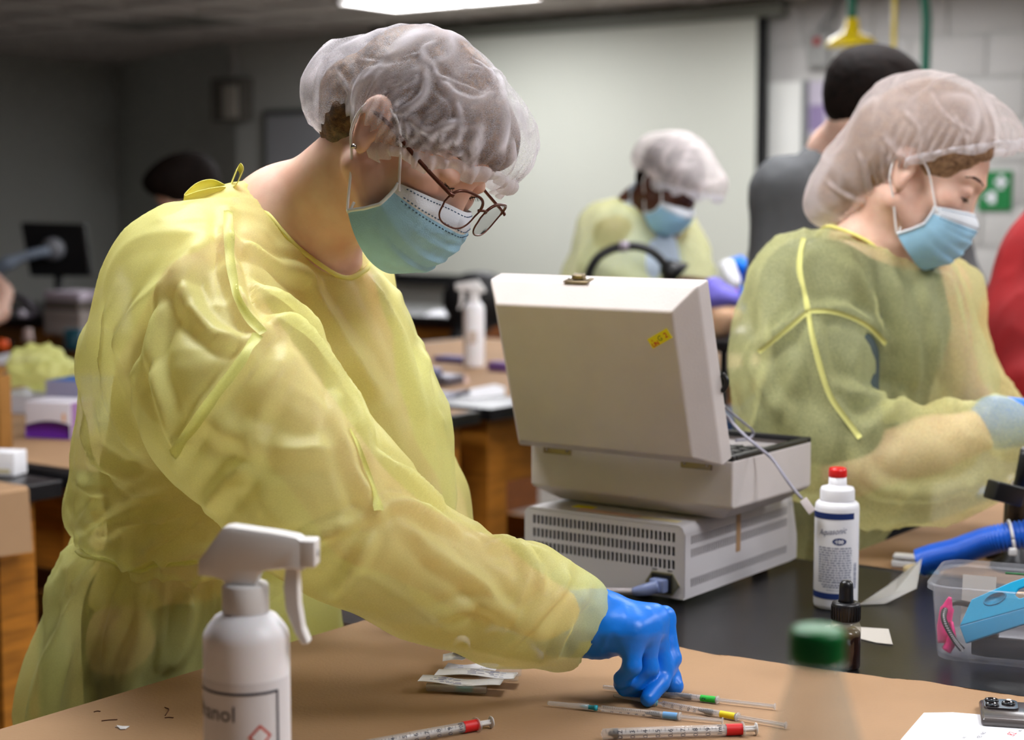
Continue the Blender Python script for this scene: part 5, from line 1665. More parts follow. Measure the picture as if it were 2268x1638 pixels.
# sticker with hand-written marks
sx, sy = .045, LH - .055
sa = math.radians(28)
su = nrm(D2 * math.cos(sa) + LW * math.sin(sa)); sv = nrm(-D2 * -math.sin(sa) * -1 + LW * math.cos(sa))
sv = nrm(LW * math.cos(sa) - D2 * math.sin(sa))
so = lp(.062, LH - .078, LT + .0005)
stk = MB(so, su, sv, LN).box(0, .036, 0, .0145, -.0006, .0004).build('yellow_sticker', M_yellow_l, lid)
lettering(MB(), 'UN', .008, so + su * .002 + sv * .001 + LN * .0006, su, sv, bold=.0003).build('sticker_writing', M_red_l, stk)
lettering(MB(), '^', .008, so + su * .004 + sv * .006 + LN * .0006, su, sv).build('sticker_writing', M_red_l, stk)
lettering(MB(), 'G', .010, so + su * .015 + sv * .004 + LN * .0006, su, sv).build('sticker_writing', mat('ink_green', (70, 96, 40), .7), stk)
lettering(MB(), '2', .010, so + su * .027 + sv * .004 + LN * .0006, su, sv, bold=.0002).build('sticker_writing', M_red_l, stk)
# latch on the top edge
la = lp(.188, LH, .022)
lt_o = MB(la, -D2, LN, LW).box(-.020, .020, -.008, .010, 0, .002, .0008).build('latch', mat('latch_brass', (150, 136, 110), .3, metal=.9), lid)
MB(la, -D2, LN, LW).box(-.009, .009, -.006, .004, .002, .009, .002).build('latch_hook', MATS['latch_brass'], lt_o)
for x in (-.014, .014):
    MB(la - D2 * x, -D2, LN, LW).lathe([(.0025, .002), (.002, .0035), (0, .004)], 10).build('rivet', M_chrome, lt_o)
for x in (.032, .262):
    h_ = MB(A3(KB[0], KB[1], Z2) - D2 * x, -D2, -D1, UP).box(0, .048, -.0005, .003, -.016, -.002, .0008).build('hinge', mat('hinge_steel', (156, 142, 110), .4, metal=.7), case)
    for dx in (.006, .042):
        MB(A3(KB[0], KB[1], Z2) - D2 * (x + dx) - D1 * .003 - UP * .009, -D2, UP, -D1).lathe([(.0032, 0), (.0025, .0015), (0, .002)], 10).build('screw', M_chrome, h_)
MB().tube(spline([lp(-.001, .098, .004), lp(-.006, .104, .004), lp(-.008, .110, .002), lp(-.006, .116, .0), lp(-.001, .12, .0)], 4), .0035, 8).build('handle_clip', M_blackp, lid)
# cables out of the case
cb1 = empty('modular_cable', lp(-.01, .05, -.02), 'grey telephone-type cable hanging out of the case ending in a clear plug', 'cable')
q0 = lp(.02, .07, -.012)
cpts = [q0, P(1612, 925, 2.36), P(1645, 960, 2.34), P(1680, 990, 2.32), P(1712, 1018, 2.31), P(1740, 1058, 2.29), P(1762, 1088, 2.28), P(1777, 1104, 2.275)]
MB().tube(spline(cpts, 6), .0024, 8).build('cord', mat('cable_lilac', (150, 148, 160), .4), cb1)
pe, pd_ = P(1779, 1106, 2.275), nrm(P(1790, 1122, 2.27) - P(1777, 1104, 2.275))
px_ = nrm(np.cross(pd_, A3(0, -1, 0)))
MB(pe, px_, pd_, np.cross(px_, pd_)).box(-.0055, .0055, 0, .021, -.004, .004, .0006).build('plug', mat('plug_clear', (224, 214, 214), .2, alpha=.75), cb1)
cb2 = empty('thin_cable', lp(.0, .06, -.02), 'thin grey lead looping from the case onto its keyboard', 'cable')
MB().tube(spline([lp(.02, .085, -.012), P(1610, 905, 2.42), P(1640, 930, 2.44), P(1668, 955, 2.46), P(1660, 970, 2.46), P(1630, 975, 2.44)], 6), .0019, 8).build('cord', MATS['cable_lilac'], cb2)

# -------- gel bottle
gp0 = B(1850, 1342) + A3(0, .0, 0)
GR = .0298
gel = empty('gel_bottle', gp0, 'white ultrasound gel bottle with red tip and navy bands beside the case', 'bottle')
M_wb = mat('bottle_white', (232, 232, 236), .35)
MB(gp0).lathe([(GR - .004, 0), (GR - .001, .002), (GR, .006), (GR, .136), (GR - .001, .142), (GR - .004, .145), (.022, .146), (.0, .146)], 48).build('bottle_body', M_wb, gel)
MB(gp0).lathe([(.0232, .146), (.0234, .148), (.0232, .160), (.0215, .164), (.0125, .1665), (.0122, .168), (.0118, .178), (.0, .178)], 40).build('cap', M_wb, gel)
MB(gp0).lathe([(.0118, .1775), (.0125, .179), (.0124, .186), (.0112, .190), (.006, .191), (0, .191)], 32).build('nozzle', mat('tip_red', (216, 30, 28), .35), gel)
cdir = nrm((A3(0, 0, 0) - gp0) * A3(1, 1, 0))
cang = math.atan2(cdir[1], cdir[0])
def wrap(V, c, r, a0, z):
    """flat x,y -> round a cylinder; x=0 faces angle a0, x runs to the right as seen from outside"""
    out = []
    for v in V:
        a = a0 + v[0] / r
        out.append((c[0] + r * math.cos(a), c[1] + r * math.sin(a), c[2] + z + v[1]))
    return out
def band(c, r, a0, a1, z0, z1, n=24, th=.0003):
    m = MB()
    G = [[(c[0] + r * math.cos(a), c[1] + r * math.sin(a), c[2] + z) for a in np.linspace(a0, a1, n)] for z in (z0, z1)]
    return m.grid(G)
RR = GR + .0003
band(gp0, RR, cang - 1.45, cang + .85, .124, .1325).build('navy_band', M_navy, gel)
band(gp0, RR, cang - 1.45, cang + .85, .0155, .0240).build('navy_band', M_navy, gel)
tx = MB()
V, Fs = text_polys('Aquasonic', .0115, .35)
w_ = max(v[0] for v in V)
tx.raw(wrap([((v[0] - w_ / 2) * .80 - .006, v[1] * 1.0 + (v[0] - w_ / 2) * .10) for v in V], gp0, RR, cang, .104), Fs)
tx.build('brand_lettering', M_navy, gel)
ov = [(.0095 * math.cos(a), .0048 * math.sin(a)) for a in np.linspace(0, 2 * math.pi, 28, endpoint=False)]
ovm = MB().raw(wrap([(0.004, .0)] + [(x + .004, y) for x, y in ov], gp0, RR, cang, .0945), [(0, 1 + i, 1 + (i + 1) % 28) for i in range(28)]).build('oval_badge', M_navy, gel)
V, Fs = text_polys('100', .0072, 0, .0003); w_ = max(v[0] for v in V)
MB().raw(wrap([((v[0] - w_ / 2) + .004, v[1] - .0026) for v in V], gp0, RR + .0003, cang, .0945), Fs).build('badge_number', M_paper, ovm)
lines = MB(); rr = random.Random(5)
for k in range(15):
    x = -.026
    zz = .0845 - k * .0033
    while x < .021:
        wl_ = rr.uniform(.0018, .0065)
        e = min(x + wl_, .022)
        lines.raw(wrap([(x, 0), (e, 0), (e, .0015), (x, .0015)], gp0, RR, cang, zz), [(0, 1, 2, 3)])
        x += wl_ + rr.uniform(.0008, .0016)
for zz, x0, x1 in ((.0345, -.004, .006), (.0315, -.012, .012), (.0300, -.018, .010), (.0275, -.016, .008), (.0265, -.004, .012), (.0225 + .004, -.01, .008)):
    pass
for zz, x0, x1 in ((.0385, -.004, .007), (.0345, -.020, .012), (.0315, -.018, .010)):
    x = x0
    while x < x1:
        wl_ = rr.uniform(.002, .005)
        lines.raw(wrap([(x, 0), (min(x + wl_, x1), 0), (min(x + wl_, x1), .0016), (x, .0016)], gp0, RR, cang, zz), [(0, 1, 2, 3)])
        x += wl_ + .001
lo_ = lines.build('fine_print', mat('print_slate', (96, 106, 136), .7), gel); lo_['kind'] = 'stuff'
V, Fs = text_polys('MADE IN U.S.A.', .0026); w_ = max(v[0] for v in V)
MB().raw(wrap([(v[0] - w_ / 2 - .004, v[1]) for v in V], gp0, RR, cang, .0272), Fs).build('origin_print', M_navy, gel)
bars = MB()
z = .030
while z < .065:
    h_ = rr.uniform(.0006, .0016)
    bars.raw(wrap([(.0265, 0), (.0325, 0), (.0325, h_), (.0265, h_)], gp0, RR, cang, z), [(0, 1, 2, 3)]); z += h_ + rr.uniform(.0006, .0012)
bo_ = bars.build('barcode', mat('print_slate', (96, 106, 136), .7), gel); bo_['kind'] = 'stuff'

# -------- dropper bottle and the torn tape beside it
dp = B(1871, 1478)
drp = empty('dropper_bottle', dp, 'small dark glass dropper bottle with black rubber bulb in front of the gel bottle', 'bottle')
DS = 3800 / (.55 * 3800 / (1478 - 440))
M_glass_b = mat('brown_glass', (34, 16, 10), .08, spec=.8, alpha=.93)
MB(dp).lathe([(.015, 0), (.0172, .0015), (.0178, .004), (.0178, .040), (.0170, .044), (.013, .048), (.0, .048)], 32).build('liquid', M_glass_b, drp)
MB(dp).lathe([(.0180, .040), (.0182, .046), (.0176, .052), (.014, .058), (.0115, .060), (0, .060)], 32).build('glass_shoulder', mat('glass_clear', (180, 170, 140), .05, alpha=.35, spec=.9), drp)
capm = MB(dp)
capm.lathe([(.0168, .058)] + [(.0168, .076), (.0160, .0785), (.009, .0795), (0, .0795)], 40)
dc = capm.build('collar', M_blackp, drp)
rb = MB(dp)
for i in range(28):
    a = 2 * math.pi * i / 28
    rb.fr(dp + A3(math.cos(a) * .0168, math.sin(a) * .0168, 0), (math.cos(a), math.sin(a), 0), (-math.sin(a), math.cos(a), 0), UP).box(-.0003, .0006, -.0006, .0006, .059, .075)
ro = rb.build('ribs', M_blackp, dc); ro['kind'] = 'stuff'
MB(dp).lathe([(.0095, .079), (.0085, .083), (.0082, .096), (.0076, .101), (.005, .1045), (0, .1055)], 28).build('rubber_bulb', mat('black_rubber', (16, 16, 18), .35), drp)
band(dp, .0180, cang - 2.0, cang - .55, .004, .038).build('paper_label', mat('label_cream', (206, 196, 176), .7), drp)
tp = [B(1817, 1402), B(1828, 1388), B(1850, 1384), B(1905, 1390), B(1968, 1394), B(1977, 1428), B(1940, 1424), B(1905, 1415), B(1860, 1412), B(1826, 1412)]
o = MB().raw([p + UP * .0012 for p in tp] + [p + UP * .0004 for p in tp], [tuple(range(10)), tuple(range(10, 20))[::-1]] + [(i, (i + 1) % 10, 10 + (i + 1) % 10, 10 + i)[::-1] for i in range(10)]).build('tape_strip', mat('tape_white', (196, 190, 180), .7), None, B(1900, 1405))
tag(o, 'torn strip of whitish tape stuck to the black bench by the dropper bottle', 'tape')

# -------- plastic tub and what is in it
TO = B(2050, 1466); tax = nrm(A3(.925, -.38, 0)); tay = A3(-tax[1], tax[0], 0)
TLn, TWd, THh = .25, .165, .092
def rrect(l, w, r, n=6):
    out = []
    for cx, cy, a0 in ((l - r, r, -90), (l - r, w - r, 0), (r, w - r, 90), (r, r, 180)):
        for k in range(n + 1):
            a = math.radians(a0 + 90 * k / n)
            out.append((cx + r * math.cos(a), cy + r * math.sin(a)))
    return out
def tub(mb, levels, n=6):
    """stack of rounded rectangles: (inset, radius, z)"""
    rings = [[(x + i_, y + i_, z) for x, y in rrect(TLn - 2 * i_, TWd - 2 * i_, r, n)] for i_, r, z in levels]
    m = len(rings[0]); V = [p for r in rings for p in r]
    Fs = [(a * m + k, a * m + (k + 1) % m, (a + 1) * m + (k + 1) % m, (a + 1) * m + k) for a in range(len(rings) - 1) for k in range(m)]
    Fs.append(tuple(range(m))[::-1])
    Fs.append(tuple(range((len(rings) - 1) * m, len(rings) * m)))
    return mb.raw(V, Fs, True)
tubo = empty('plastic_tub', TO + tax * TLn / 2 + tay * TWd / 2, 'clear plastic tub of oddments at the right edge of the bench', 'container')
tfr = (TO + UP * .001, tax, tay, UP)
sharp(tub(MB(*tfr), [(.016, .02, 0), (.010, .022, .002), (.008, .024, .008), (.002, .026, THh - .008), (-.004, .03, THh - .006), (-.004, .03, THh), (.0005, .027, THh + .001), (.003, .026, THh - .006), (.0095, .022, .009), (.0175, .018, .0045)]).build('tub_wall', M_clear2, tubo), 50)
tp3 = lambda x, y, z: TO + tax * x + tay * y + UP * (z + .006)
# blue clip
def slab(pts, th, nn):
    n = len(pts); pts = [np.asarray(p) for p in pts]
    return MB().raw(pts + [p - nn * th for p in pts], [tuple(range(n)), tuple(range(n, 2 * n))[::-1]] + [(i, (i + 1) % n, n + (i + 1) % n, n + i)[::-1] for i in range(n)])
clip = empty('blue_clip', tp3(.08, .05, .0), 'turquoise plastic clip with finger hole lying in the clear tub', 'clip')
M_turq = mat('turquoise_plastic', (18, 160, 206), .35)
cu = nrm(tax * .93 + UP * .36); cv = nrm(tay * .5 + UP * .86); cn = np.cross(cu, cv)
co = tp3(.035, .024, .036)
body2 = [(0, 0), (.085, .0), (.088, .014), (.072, .014), (.066, .020), (.070, .026), (.100, .030), (.096, .040), (.06, .038), (.012, .030)]
cpo = bevel_o(slab([co + cu * x + cv * y for x, y in body2], .004, cn).build('upper_jaw', M_turq, clip), .0012)
MB(co + cu * .042 + cv * .022 + cn * .0005, cu, cv, cn).lathe([(.011, 0), (.010, .0008), (.009, -.0012), (0, -.0016)], 28, sx=1.3, sy=.7).build('thumb_dimple', mat('turquoise_dark', (12, 134, 178), .4), clip)
bevel_o(slab([co + cu * x + cv * y - cn * .0 for x, y in ((0, 0), (.085, 0), (.082, -.020), (.01, -.024))], .004, cn).build('lower_jaw', MATS['turquoise_dark'], clip), .0012)
tth = MB(co + cu * .085, cu, cv, cn)
for i in range(8): tth.box(-.001, .002, -.019 + i * .0024, -.0178 + i * .0024, -.004, .0)
to_ = tth.build('teeth', M_turq, clip); to_['kind'] = 'stuff'
bevel_o(slab([co + cu * x + cv * y - cn * .010 for x, y in ((.066, .004), (.098, .008), (.108, .016), (.104, .022), (.076, .018))], .004, cn).build('rear_tab', M_turq, clip), .0012)
# pink item
pk = empty('pink_clip', tp3(.022, .03, 0), 'bright pink plastic clip against the left wall of the tub', 'clip')
M_pink = mat('hot_pink', (240, 40, 132), .3)
MB().tube(spline([tp3(.018, .030, .012), tp3(.016, .036, .032), tp3(.018, .040, .052), tp3(.021, .042, .066)], 5), [.009] * 6 + [.0085] * 5 + [.006, .005, .004, .003, .002], 12, flat=.5).build('upper_arm', M_pink, pk)
MB().tube(spline([tp3(.020, .028, .004), tp3(.026, .030, .018), tp3(.024, .034, .038)], 5), [.010] * 6 + [.008, .007, .006, .005, .004], 12, flat=.6).build('lower_arm', M_pink, pk)
# beaded cable
bd = empty('beaded_cord', tp3(.03, .05, 0), 'black and white flecked cord coiled in the tub beside the pink clip', 'cord')
bpts = spline([tp3(.040, .020, .008), tp3(.028, .022, .022), tp3(.016, .026, .045), tp3(.022, .06, .055), tp3(.05, .10, .045), tp3(.10, .11, .05), tp3(.15, .12, .045), tp3(.2, .10, .05)], 10)
MB().tube(bpts, .0038, 8).build('sheath', M_blackp, bd)
fk = MB()
for i in range(0, len(bpts) - 1):
    for s_ in (-1, 1):
        fk.fr(bpts[i] - ray(2060, 1400) / np.linalg.norm(ray(2060, 1400)) * .0034 + UP * .0012 * s_, tax, UP, tay).box(-.0008, .0008, -.0008, .0008, -.0006, .0006)
fo = fk.build('flecks', M_paper, bd); fo['kind'] = 'stuff'
# wooden tongs, strip, torch
for nm, a, b, lab in (('wooden_stick', tp3(.075, .075, .058), tp3(.235, .07, .070), 'pale wooden stick lying high across the back of the tub'),
                      ('wooden_stick', tp3(.12, .045, .030), tp3(.232, .030, .040), 'broad pale wooden stick behind the turquoise clip')):
    d_ = nrm(b - a); s_ = nrm(np.cross(d_, UP))
    w_ = .012 if nm and 'broad' not in lab else .016
    o = MB(a, d_, s_, np.cross(s_, d_) * -1).box(0, np.linalg.norm(b - a), -.003, .003, -w_, .0, .001).build(nm, mat('birch_wood', (222, 190, 156), .7, var=.1, vscale=30), None, a)
    tag(o, lab, 'stick')
o = MB(tp3(.028, .085, .010), tax, nrm(tay * .2 + UP), np.cross(tax, nrm(tay * .2 + UP))).box(0, .040, 0, .074, 0, .0012).build('paper_strip', mat('grey_strip_paper', (196, 190, 184), .8), None, tp3(.028, .085, .010))
tag(o, 'pale grey paper strip standing up inside the tub', 'paper strip')
o = MB().tube([tp3(.075, .13, .082), tp3(.11, .135, .081)], .0014, 8).build('green_wire', mat('green_wire', (40, 110, 60), .5), None, tp3(.075, .13, .082))
tag(o, 'short green wire resting near the back rim of the tub', 'wire')
tor = empty('torch', tp3(.12, .03, 0), 'black torch with white lettering at the bottom of the tub', 'torch')
ta, tb = tp3(.050, .030, .0125), tp3(.222, .032, .0125)
MB().tube([ta, ta + (tb - ta) * .1, ta + (tb - ta) * .16, ta + (tb - ta) * .9, tb], [.011, .0125, .0125, .0125, .012], 20).build('barrel', mat('torch_black', (18, 20, 28), .4), tor)
MB().tube(spline([ta + UP * .004, ta + UP * .012 + tax * .004, ta + UP * .0165 + tax * .014, ta + UP * .013 + tax * .03], 5), .004, 10).build('switch', M_blackp, tor)
td = nrm(tb - ta)
vv = nrm(P(2250, 1450, 2.0) - A3(0, 0, CZ)); un = nrm(np.cross(td, vv)); un = un if un[2] > 0 else -un
tn = nrm(np.cross(td, un)); tn = tn if tn @ vv < 0 else -tn
lettering(MB(), 'Energizer', .017, ta + td * .092 + tn * .0129 - un * .005, td, un, shear=.25).build('lettering', mat('print_grey', (150, 156, 170), .6), tor)

# -------- clear sheet, finger clip, hose, stand behind the tub
sp = [B(1903, 1340) + UP * .001, B(1960, 1338) + UP * .001, P(2030, 1302, 2.33), P(2042, 1236, 2.42), P(2010, 1268, 2.42), P(1960, 1300, 2.40)]
o = MB().raw(sp + [p + A3(0, .001, 0) for p in sp], [tuple(range(6)), tuple(range(6, 12))[::-1]] + [(i, (i + 1) % 6, 6 + (i + 1) % 6, 6 + i)[::-1] for i in range(6)]).build('plastic_sheet', mat('clear_sheet', (188, 186, 182), .2, alpha=.55, spec=.7), None, B(1930, 1340))
tag(o, 'bent clear plastic sheet leaning on the bench left of the tub', 'plastic sheet')
fc = empty('finger_clip', B(2010, 1262), 'white finger clip with pale blue and tan tips on the brown paper', 'clip')
f0 = B(1985, 1256)
MB(f0 + UP * .002, tax, tay, UP).box(-.006, .045, -.01, .012, 0, .010, .002).build('lower_jaw', M_white, fc)
MB(f0 + UP * .014, tax, tay, nrm(UP + tax * -.05)).box(-.004, .045, -.01, .012, 0, .007, .002).build('upper_jaw', M_white, fc)
MB(f0 + UP * .012 + tax * .01).lathe([(.002, -.002), (.003, 0), (.002, .004), (0, .005)], 10).build('pivot', M_chrome, fc)
bl = B(2002, 1275) + UP * .009
MB().tube([bl, bl + tax * .012 + UP * .002, bl + tax * .022 + UP * .003], [.006, .0085, .0085], 14).build('tan_tip', mat('tan_rubber', (196, 176, 132), .6), fc)
MB().tube([bl + tax * .021 + UP * .003, bl + tax * .05 + UP * .006], .0085, 14).build('blue_tip', mat('pale_blue_plastic', (96, 168, 220), .5), fc)
hs = empty('corrugated_hose', B(2150, 1235), 'blue corrugated breathing hose held by a white tie behind the tub', 'hose')
M_hose = mat('hose_blue', (24, 96, 206), .35)
hp = spline([P(2036, 1246, 2.47), P(2075, 1233, 2.46), P(2120, 1222, 2.45), P(2165, 1205, 2.44), P(2210, 1192, 2.43), P(2290, 1180, 2.42), P(2380, 1172, 2.4)], 26)
hz_ = min(p[2] for p in hp)
MB().tube([p + UP * max(0, 0) for p in hp], [(.021 if i % 3 else .0175) for i in range(len(hp))], 16).build('hose_wall', M_hose, hs)
zt_ = P(2240, 1187, 2.427)
hd_ = nrm(hp[120] - hp[110]); ha = nrm(np.cross(hd_, UP)); hb_ = np.cross(hd_, ha)
MB().tube([zt_ + .0225 * (math.cos(a) * ha + math.sin(a) * hb_) for a in np.linspace(0, 2 * math.pi, 28)], .0024, 8).build('cable_tie', M_white, hs)
MB(P(2243, 1220, 2.40)).box(-.005, .005, -.004, .004, -.006, .004, .001).build('tie_head', M_white, hs)
blk_ = B(2265, 1240)
o = MB(blk_ + UP * .0, tax, tay, UP).box(-.055, .09, -.02, .05, .0005, .022, .006).build('black_pouch', M_blackp, None, blk_)
tag(o, 'flat black pouch lying under the blue hose', 'pouch')
sd = empty('instrument_stand', B(2262, 1160), 'black ribbed stand post at the right edge with clamp block', 'stand')
b0 = B(2262, 1180)
MB().tube([P(2248, 1160, 2.52), P(2256, 1110, 2.48), P(2266, 1060, 2.45), P(2278, 1000, 2.42)], [.016, .0145, .012, .012], 14).build('post', M_blackp, sd)
MB(P(2248, 1160, 2.52) * A3(1, 1, 0) + UP * ZB).lathe([(.035, .0015), (.035, .008), (.018, .02), (.016, 1.45 - .90 - 720 / 3800 * 2.52 + .05), (0, 1.45 - .90 - 720 / 3800 * 2.52 + .05)], 20).build('base', M_blackp, sd)
MB(P(2222, 1090, 2.42), nrm(A3(.9, .3, -.25)), nrm(A3(-.3, .95, 0)), nrm(A3(.25, 0, .97))).box(-.022, .028, -.015, .015, -.014, .014, .003).build('clamp_block', M_blackp, sd)
pr = empty('grey_probe', P(2240, 1055, 2.6), 'grey flat probe lying on a blue folder near the right edge', 'probe')
pz = B(2240, 1105)
MB(pz + UP * .0005, tax, tay, UP).box(-.06, .12, -.03, .05, 0, .012, .002).build('folder', mat('folder_blue', (110, 140, 190), .6), pr)
MB(pz + UP * .0125, tax, tay, UP).box(-.03, .12, -.01, .045, 0, .012, .004).build('grip', mat('probe_grey', (196, 192, 186), .5), pr)
MB(pz + UP * .0245, tax, tay, UP).box(-.01, .12, .0, .05, 0, .014, .004).build('cover', mat('probe_light', (214, 210, 204), .5), pr)

# -------- ethanol spray bottle
def spray_bottle(c, label, s=1.0, yaw=0., text=True, group=None):
    t = empty('spray_bottle', c, label, 'spray bottle', group)
    M_pe = mat('bottle_milky', (240, 239, 242), .4, sss=.1)
    r, hb = .0362 * s, .213 * s
    MB(c).lathe([(r - .004, .0005), (r - .001, .003), (r, .008), (r, hb - .012 * s), (r - .001 * s, hb - .007 * s), (r - .004 * s, hb - .002 * s), (.026 * s, hb + .006 * s), (.020 * s, hb + .009 * s), (.0175 * s, hb + .012 * s), (0, hb + .012 * s)], 48).build('bottle_body', M_pe, t)
    a, b = A3(math.cos(yaw), math.sin(yaw), 0), A3(-math.sin(yaw), math.cos(yaw), 0)
    cz = hb + .010 * s
    MB(c, a, b, UP).lathe([(.0195 * s, cz), (.0197 * s, cz + .001), (.0194 * s, cz + .022 * s), (.0180 * s, cz + .024 * s), (0, cz + .024 * s)], 36).build('collar', M_white, t)
    z0 = cz + .024 * s
    hd = MB(c + UP * z0, a, b, UP)
    prof = [(-.014, 0), (.010, 0), (.013, .010), (.020, .013), (.037, .015), (.052, .014), (.053, .036), (.046, .041), (.030, .044), (-.010, .049), (-.016, .048), (-.037, .020), (-.038, .008), (-.026, .007), (-.018, .005)]
    n = len(prof)
    V, Fs = [], []
    for k, (y, sc) in enumerate(((-.0115, .86), (-.0095, 1), (.0095, 1), (.0115, .86))):
        mx, mz = .0, .028
        V += [((mx + (x - mx) * sc) * s, y * s, (mz + (z - mz) * sc) * s) for x, z in prof]
    for k in range(3):
        for i in range(n):
            Fs.append((k * n + i, k * n + (i + 1) % n, (k + 1) * n + (i + 1) % n, (k + 1) * n + i))
    Fs += [tuple(range(n)), tuple(range(3 * n, 4 * n))[::-1]]
    sharp(hd.raw(V, Fs).build('spray_head', M_white, t), 50)
    nz = MB(c + UP * z0, a, b, UP).box(.048 * s, .062 * s, -.0105 * s, .0105 * s, .016 * s, .039 * s, .002 * s).build('nozzle', M_white, t)
    MB(c + UP * (z0 + .027 * s) + a * .062 * s, b, UP, a).lathe([(.003 * s, 0), (.003 * s, .0008), (.001 * s, .0008), (0, .0003)], 14).build('orifice', mat('nozzle_shade', (170, 170, 172), .5), nz)
    tr = [(.036, .016), (.034, -.002), (.036, -.022), (.043, -.040), (.049, -.050), (.055, -.049), (.050, -.036), (.047, -.016), (.046, .016)]
    m = MB(c + UP * z0, a, -UP, b)
    m.prism([(x * s, -z * s) for x, z in tr], -.0075 * s, .0075 * s)
    bevel_o(m.build('trigger', M_white, t), .0015 * s)
    return t, r, hb
ec = P(545, 1385, 1.37); ec = A3(ec[0], ec[1], ZB)
eth, er, ehb = spray_bottle(ec, 'white trigger spray bottle with Ethanol label in the left foreground', .97, math.radians(-6))
edir = math.atan2(-ec[1], -ec[0])
# paper label with border, text and hazard diamond
lz1 = 1.45 - .90 - (1535 - 440) / 3800 * 1.335
ER = er + .0004
lab = band(ec, ER, edir - 1.9, edir + 1.25, .035, lz1, 40).build('paper_label', mat('label_paper', (222, 222, 226), .7), eth)
bd_ = MB()
def wrapq(m, x0, x1, y0, y1, r, slope=.0):
    n = max(2, int(abs(x1 - x0) / .004))
    xs_ = np.linspace(x0, x1, n + 1)
    for i in range(n):
        m.raw(wrap([(xs_[i], y0 + slope * xs_[i]), (xs_[i + 1], y0 + slope * xs_[i + 1]), (xs_[i + 1], y1 + slope * xs_[i + 1]), (xs_[i], y1 + slope * xs_[i])], ec, r, edir, 0), [(0, 1, 2, 3)])
sl = -.10
wrapq(bd_, -.060, .0275, lz1 - .0095, lz1 - .0075, ER + .0004, sl * 0)
wrapq(bd_, .0255, .0275, .045, lz1 - .0095, ER + .0004)
bd_.build('label_border', M_ink, lab)
V, Fs = text_polys('Ethanol', .0185)
w_ = max(v[0] for v in V)
MB().raw(wrap([(v[0] - w_ - .0105, v[1] + lz1 - .031) for v in V], ec, ER + .0005, edir, 0), Fs).build('label_lettering', M_ink, lab)
dmd = [(.010, .0), (.020, -.010), (.010, -.020), (.0, -.010)]
MB().raw(wrap([(x, y + lz1 - .0335) for x, y in dmd], ec, ER + .0006, edir, 0), [(0, 1, 2, 3)]).build('hazard_diamond', mat('hazard_red', (200, 70, 50), .6), lab)
MB().raw(wrap([(.010 + (x - .010) * .72, -.010 + (y + .010) * .72 + lz1 - .0335) for x, y in dmd], ec, ER + .0009, edir, 0), [(0, 1, 2, 3)]).build('hazard_diamond', M_paper, lab)

# -------- soda bottle with green cap
scp = P(1810, 1440, .95); sz = scp[2]
sc_ = A3(scp[0], scp[1], ZB)
hN = sz - ZB
soda = empty('drink_bottle', sc_, 'clear drink bottle with green screw cap in the right foreground', 'bottle')
M_pet = mat('pet_plastic', (150, 186, 184), .06, alpha=.20, spec=1.0)
MB(sc_).lathe([(.030, .0008), (.040, .003), (.046, .012), (.048, .03), (.047, .06), (.048, .10), (.048, .16), (.046, .185), (.040, .205), (.032, hN - .075), (.0245, hN - .045), (.0175, hN - .022), (.0145, hN - .012), (.0138, hN - .006), (.0138, hN + .004)], 48).build('bottle_body', M_pet, soda)
MB(sc_).lathe([(.0142, hN - .010), (.0165, hN - .009), (.0165, hN - .007), (.0142, hN - .006)], 36).build('neck_ring', M_pet, soda)
M_gcap = mat('cap_green', (8, 112, 52), .35)
gc = MB(sc_).lathe([(.0152, hN - .006), (.0155, hN - .005), (.0153, hN + .010), (.0143, hN + .0125), (.0120, hN + .0135), (0, hN + .0132)], 48).build('cap', M_gcap, soda)
rbm = MB()
for i in range(60):
    a = 2 * math.pi * i / 60
    rbm.fr(sc_ + A3(math.cos(a) * .0153, math.sin(a) * .0153, 0), (math.cos(a), math.sin(a), 0), (-math.sin(a), math.cos(a), 0), UP).box(-.0002, .0004, -.0004, .0004, hN - .004, hN + .0095)
rbo = rbm.build('cap_ribs', M_gcap, gc); rbo['kind'] = 'stuff'
lqo = MB(sc_).lathe([(.030, .004), (.043, .008), (.0455, .03), (.0455, .15), (0, .15)], 40).build('drink', mat('drink_clear', (190, 200, 200), .05, alpha=.10), soda)

# -------- phone and form at the lower right
phc = B(2215, 1578)
pho = empty('smartphone', phc, 'smartphone lying face down with three camera lenses at the lower right', 'phone')
pax = nrm(B(2300, 1600) - B(2180, 1592)); pay = A3(-pax[1], pax[0], 0)
pho0 = B(2170, 1590)
MB(pho0 + UP * .0015, pax, pay, UP).box(0, .148, -.035, .0385, 0, .009, .004).build('case', mat('phone_case', (86, 80, 78), .15, alpha=.9, spec=.8), pho)
pm = bevel_o(MB(pho0 + UP * .0105, pax, pay, UP).prism([(x + .004, y + .0) for x, y in rrect(.036, .036, .008, 5)], 0, .002).build('camera_island', mat('phone_dark', (52, 48, 50), .2, coat=.5), pho), .0006)
for (x, y) in ((.013, .027), (.013, .010), (.030, .0185)):
    MB(pho0 + UP * .0125, pax, pay, UP).lathe([(.0072, 0), (.0072, .0016), (.0060, .0018), (.0058, .0008), (0, .0008)], 24, (x, y)).build('lens', mat('lens_black', (14, 14, 18), .08, spec=.9), pm)
MB(pho0 + UP * .0125, pax, pay, UP).lathe([(.003, 0), (.003, .0006), (0, .0006)], 14, (.031, .033)).build('flash', M_white, pm)
fm = [B(1998, 1638), B(2046, 1582), B(2110, 1581), B(2275, 1594), B(2420, 1640), B(2300, 1760), B(1930, 1725)]
form = MB().raw([p + UP * .0022 for p in fm] + [p + UP * .0008 for p in fm], [tuple(range(7)), tuple(range(7, 14))[::-1]] + [(i, (i + 1) % 7, 7 + (i + 1) % 7, 7 + i)[::-1] for i in range(7)]).build('paper_form', M_paper, None, B(2100, 1638))
tag(form, 'white printed form with red handwriting at the lower right corner', 'paper')
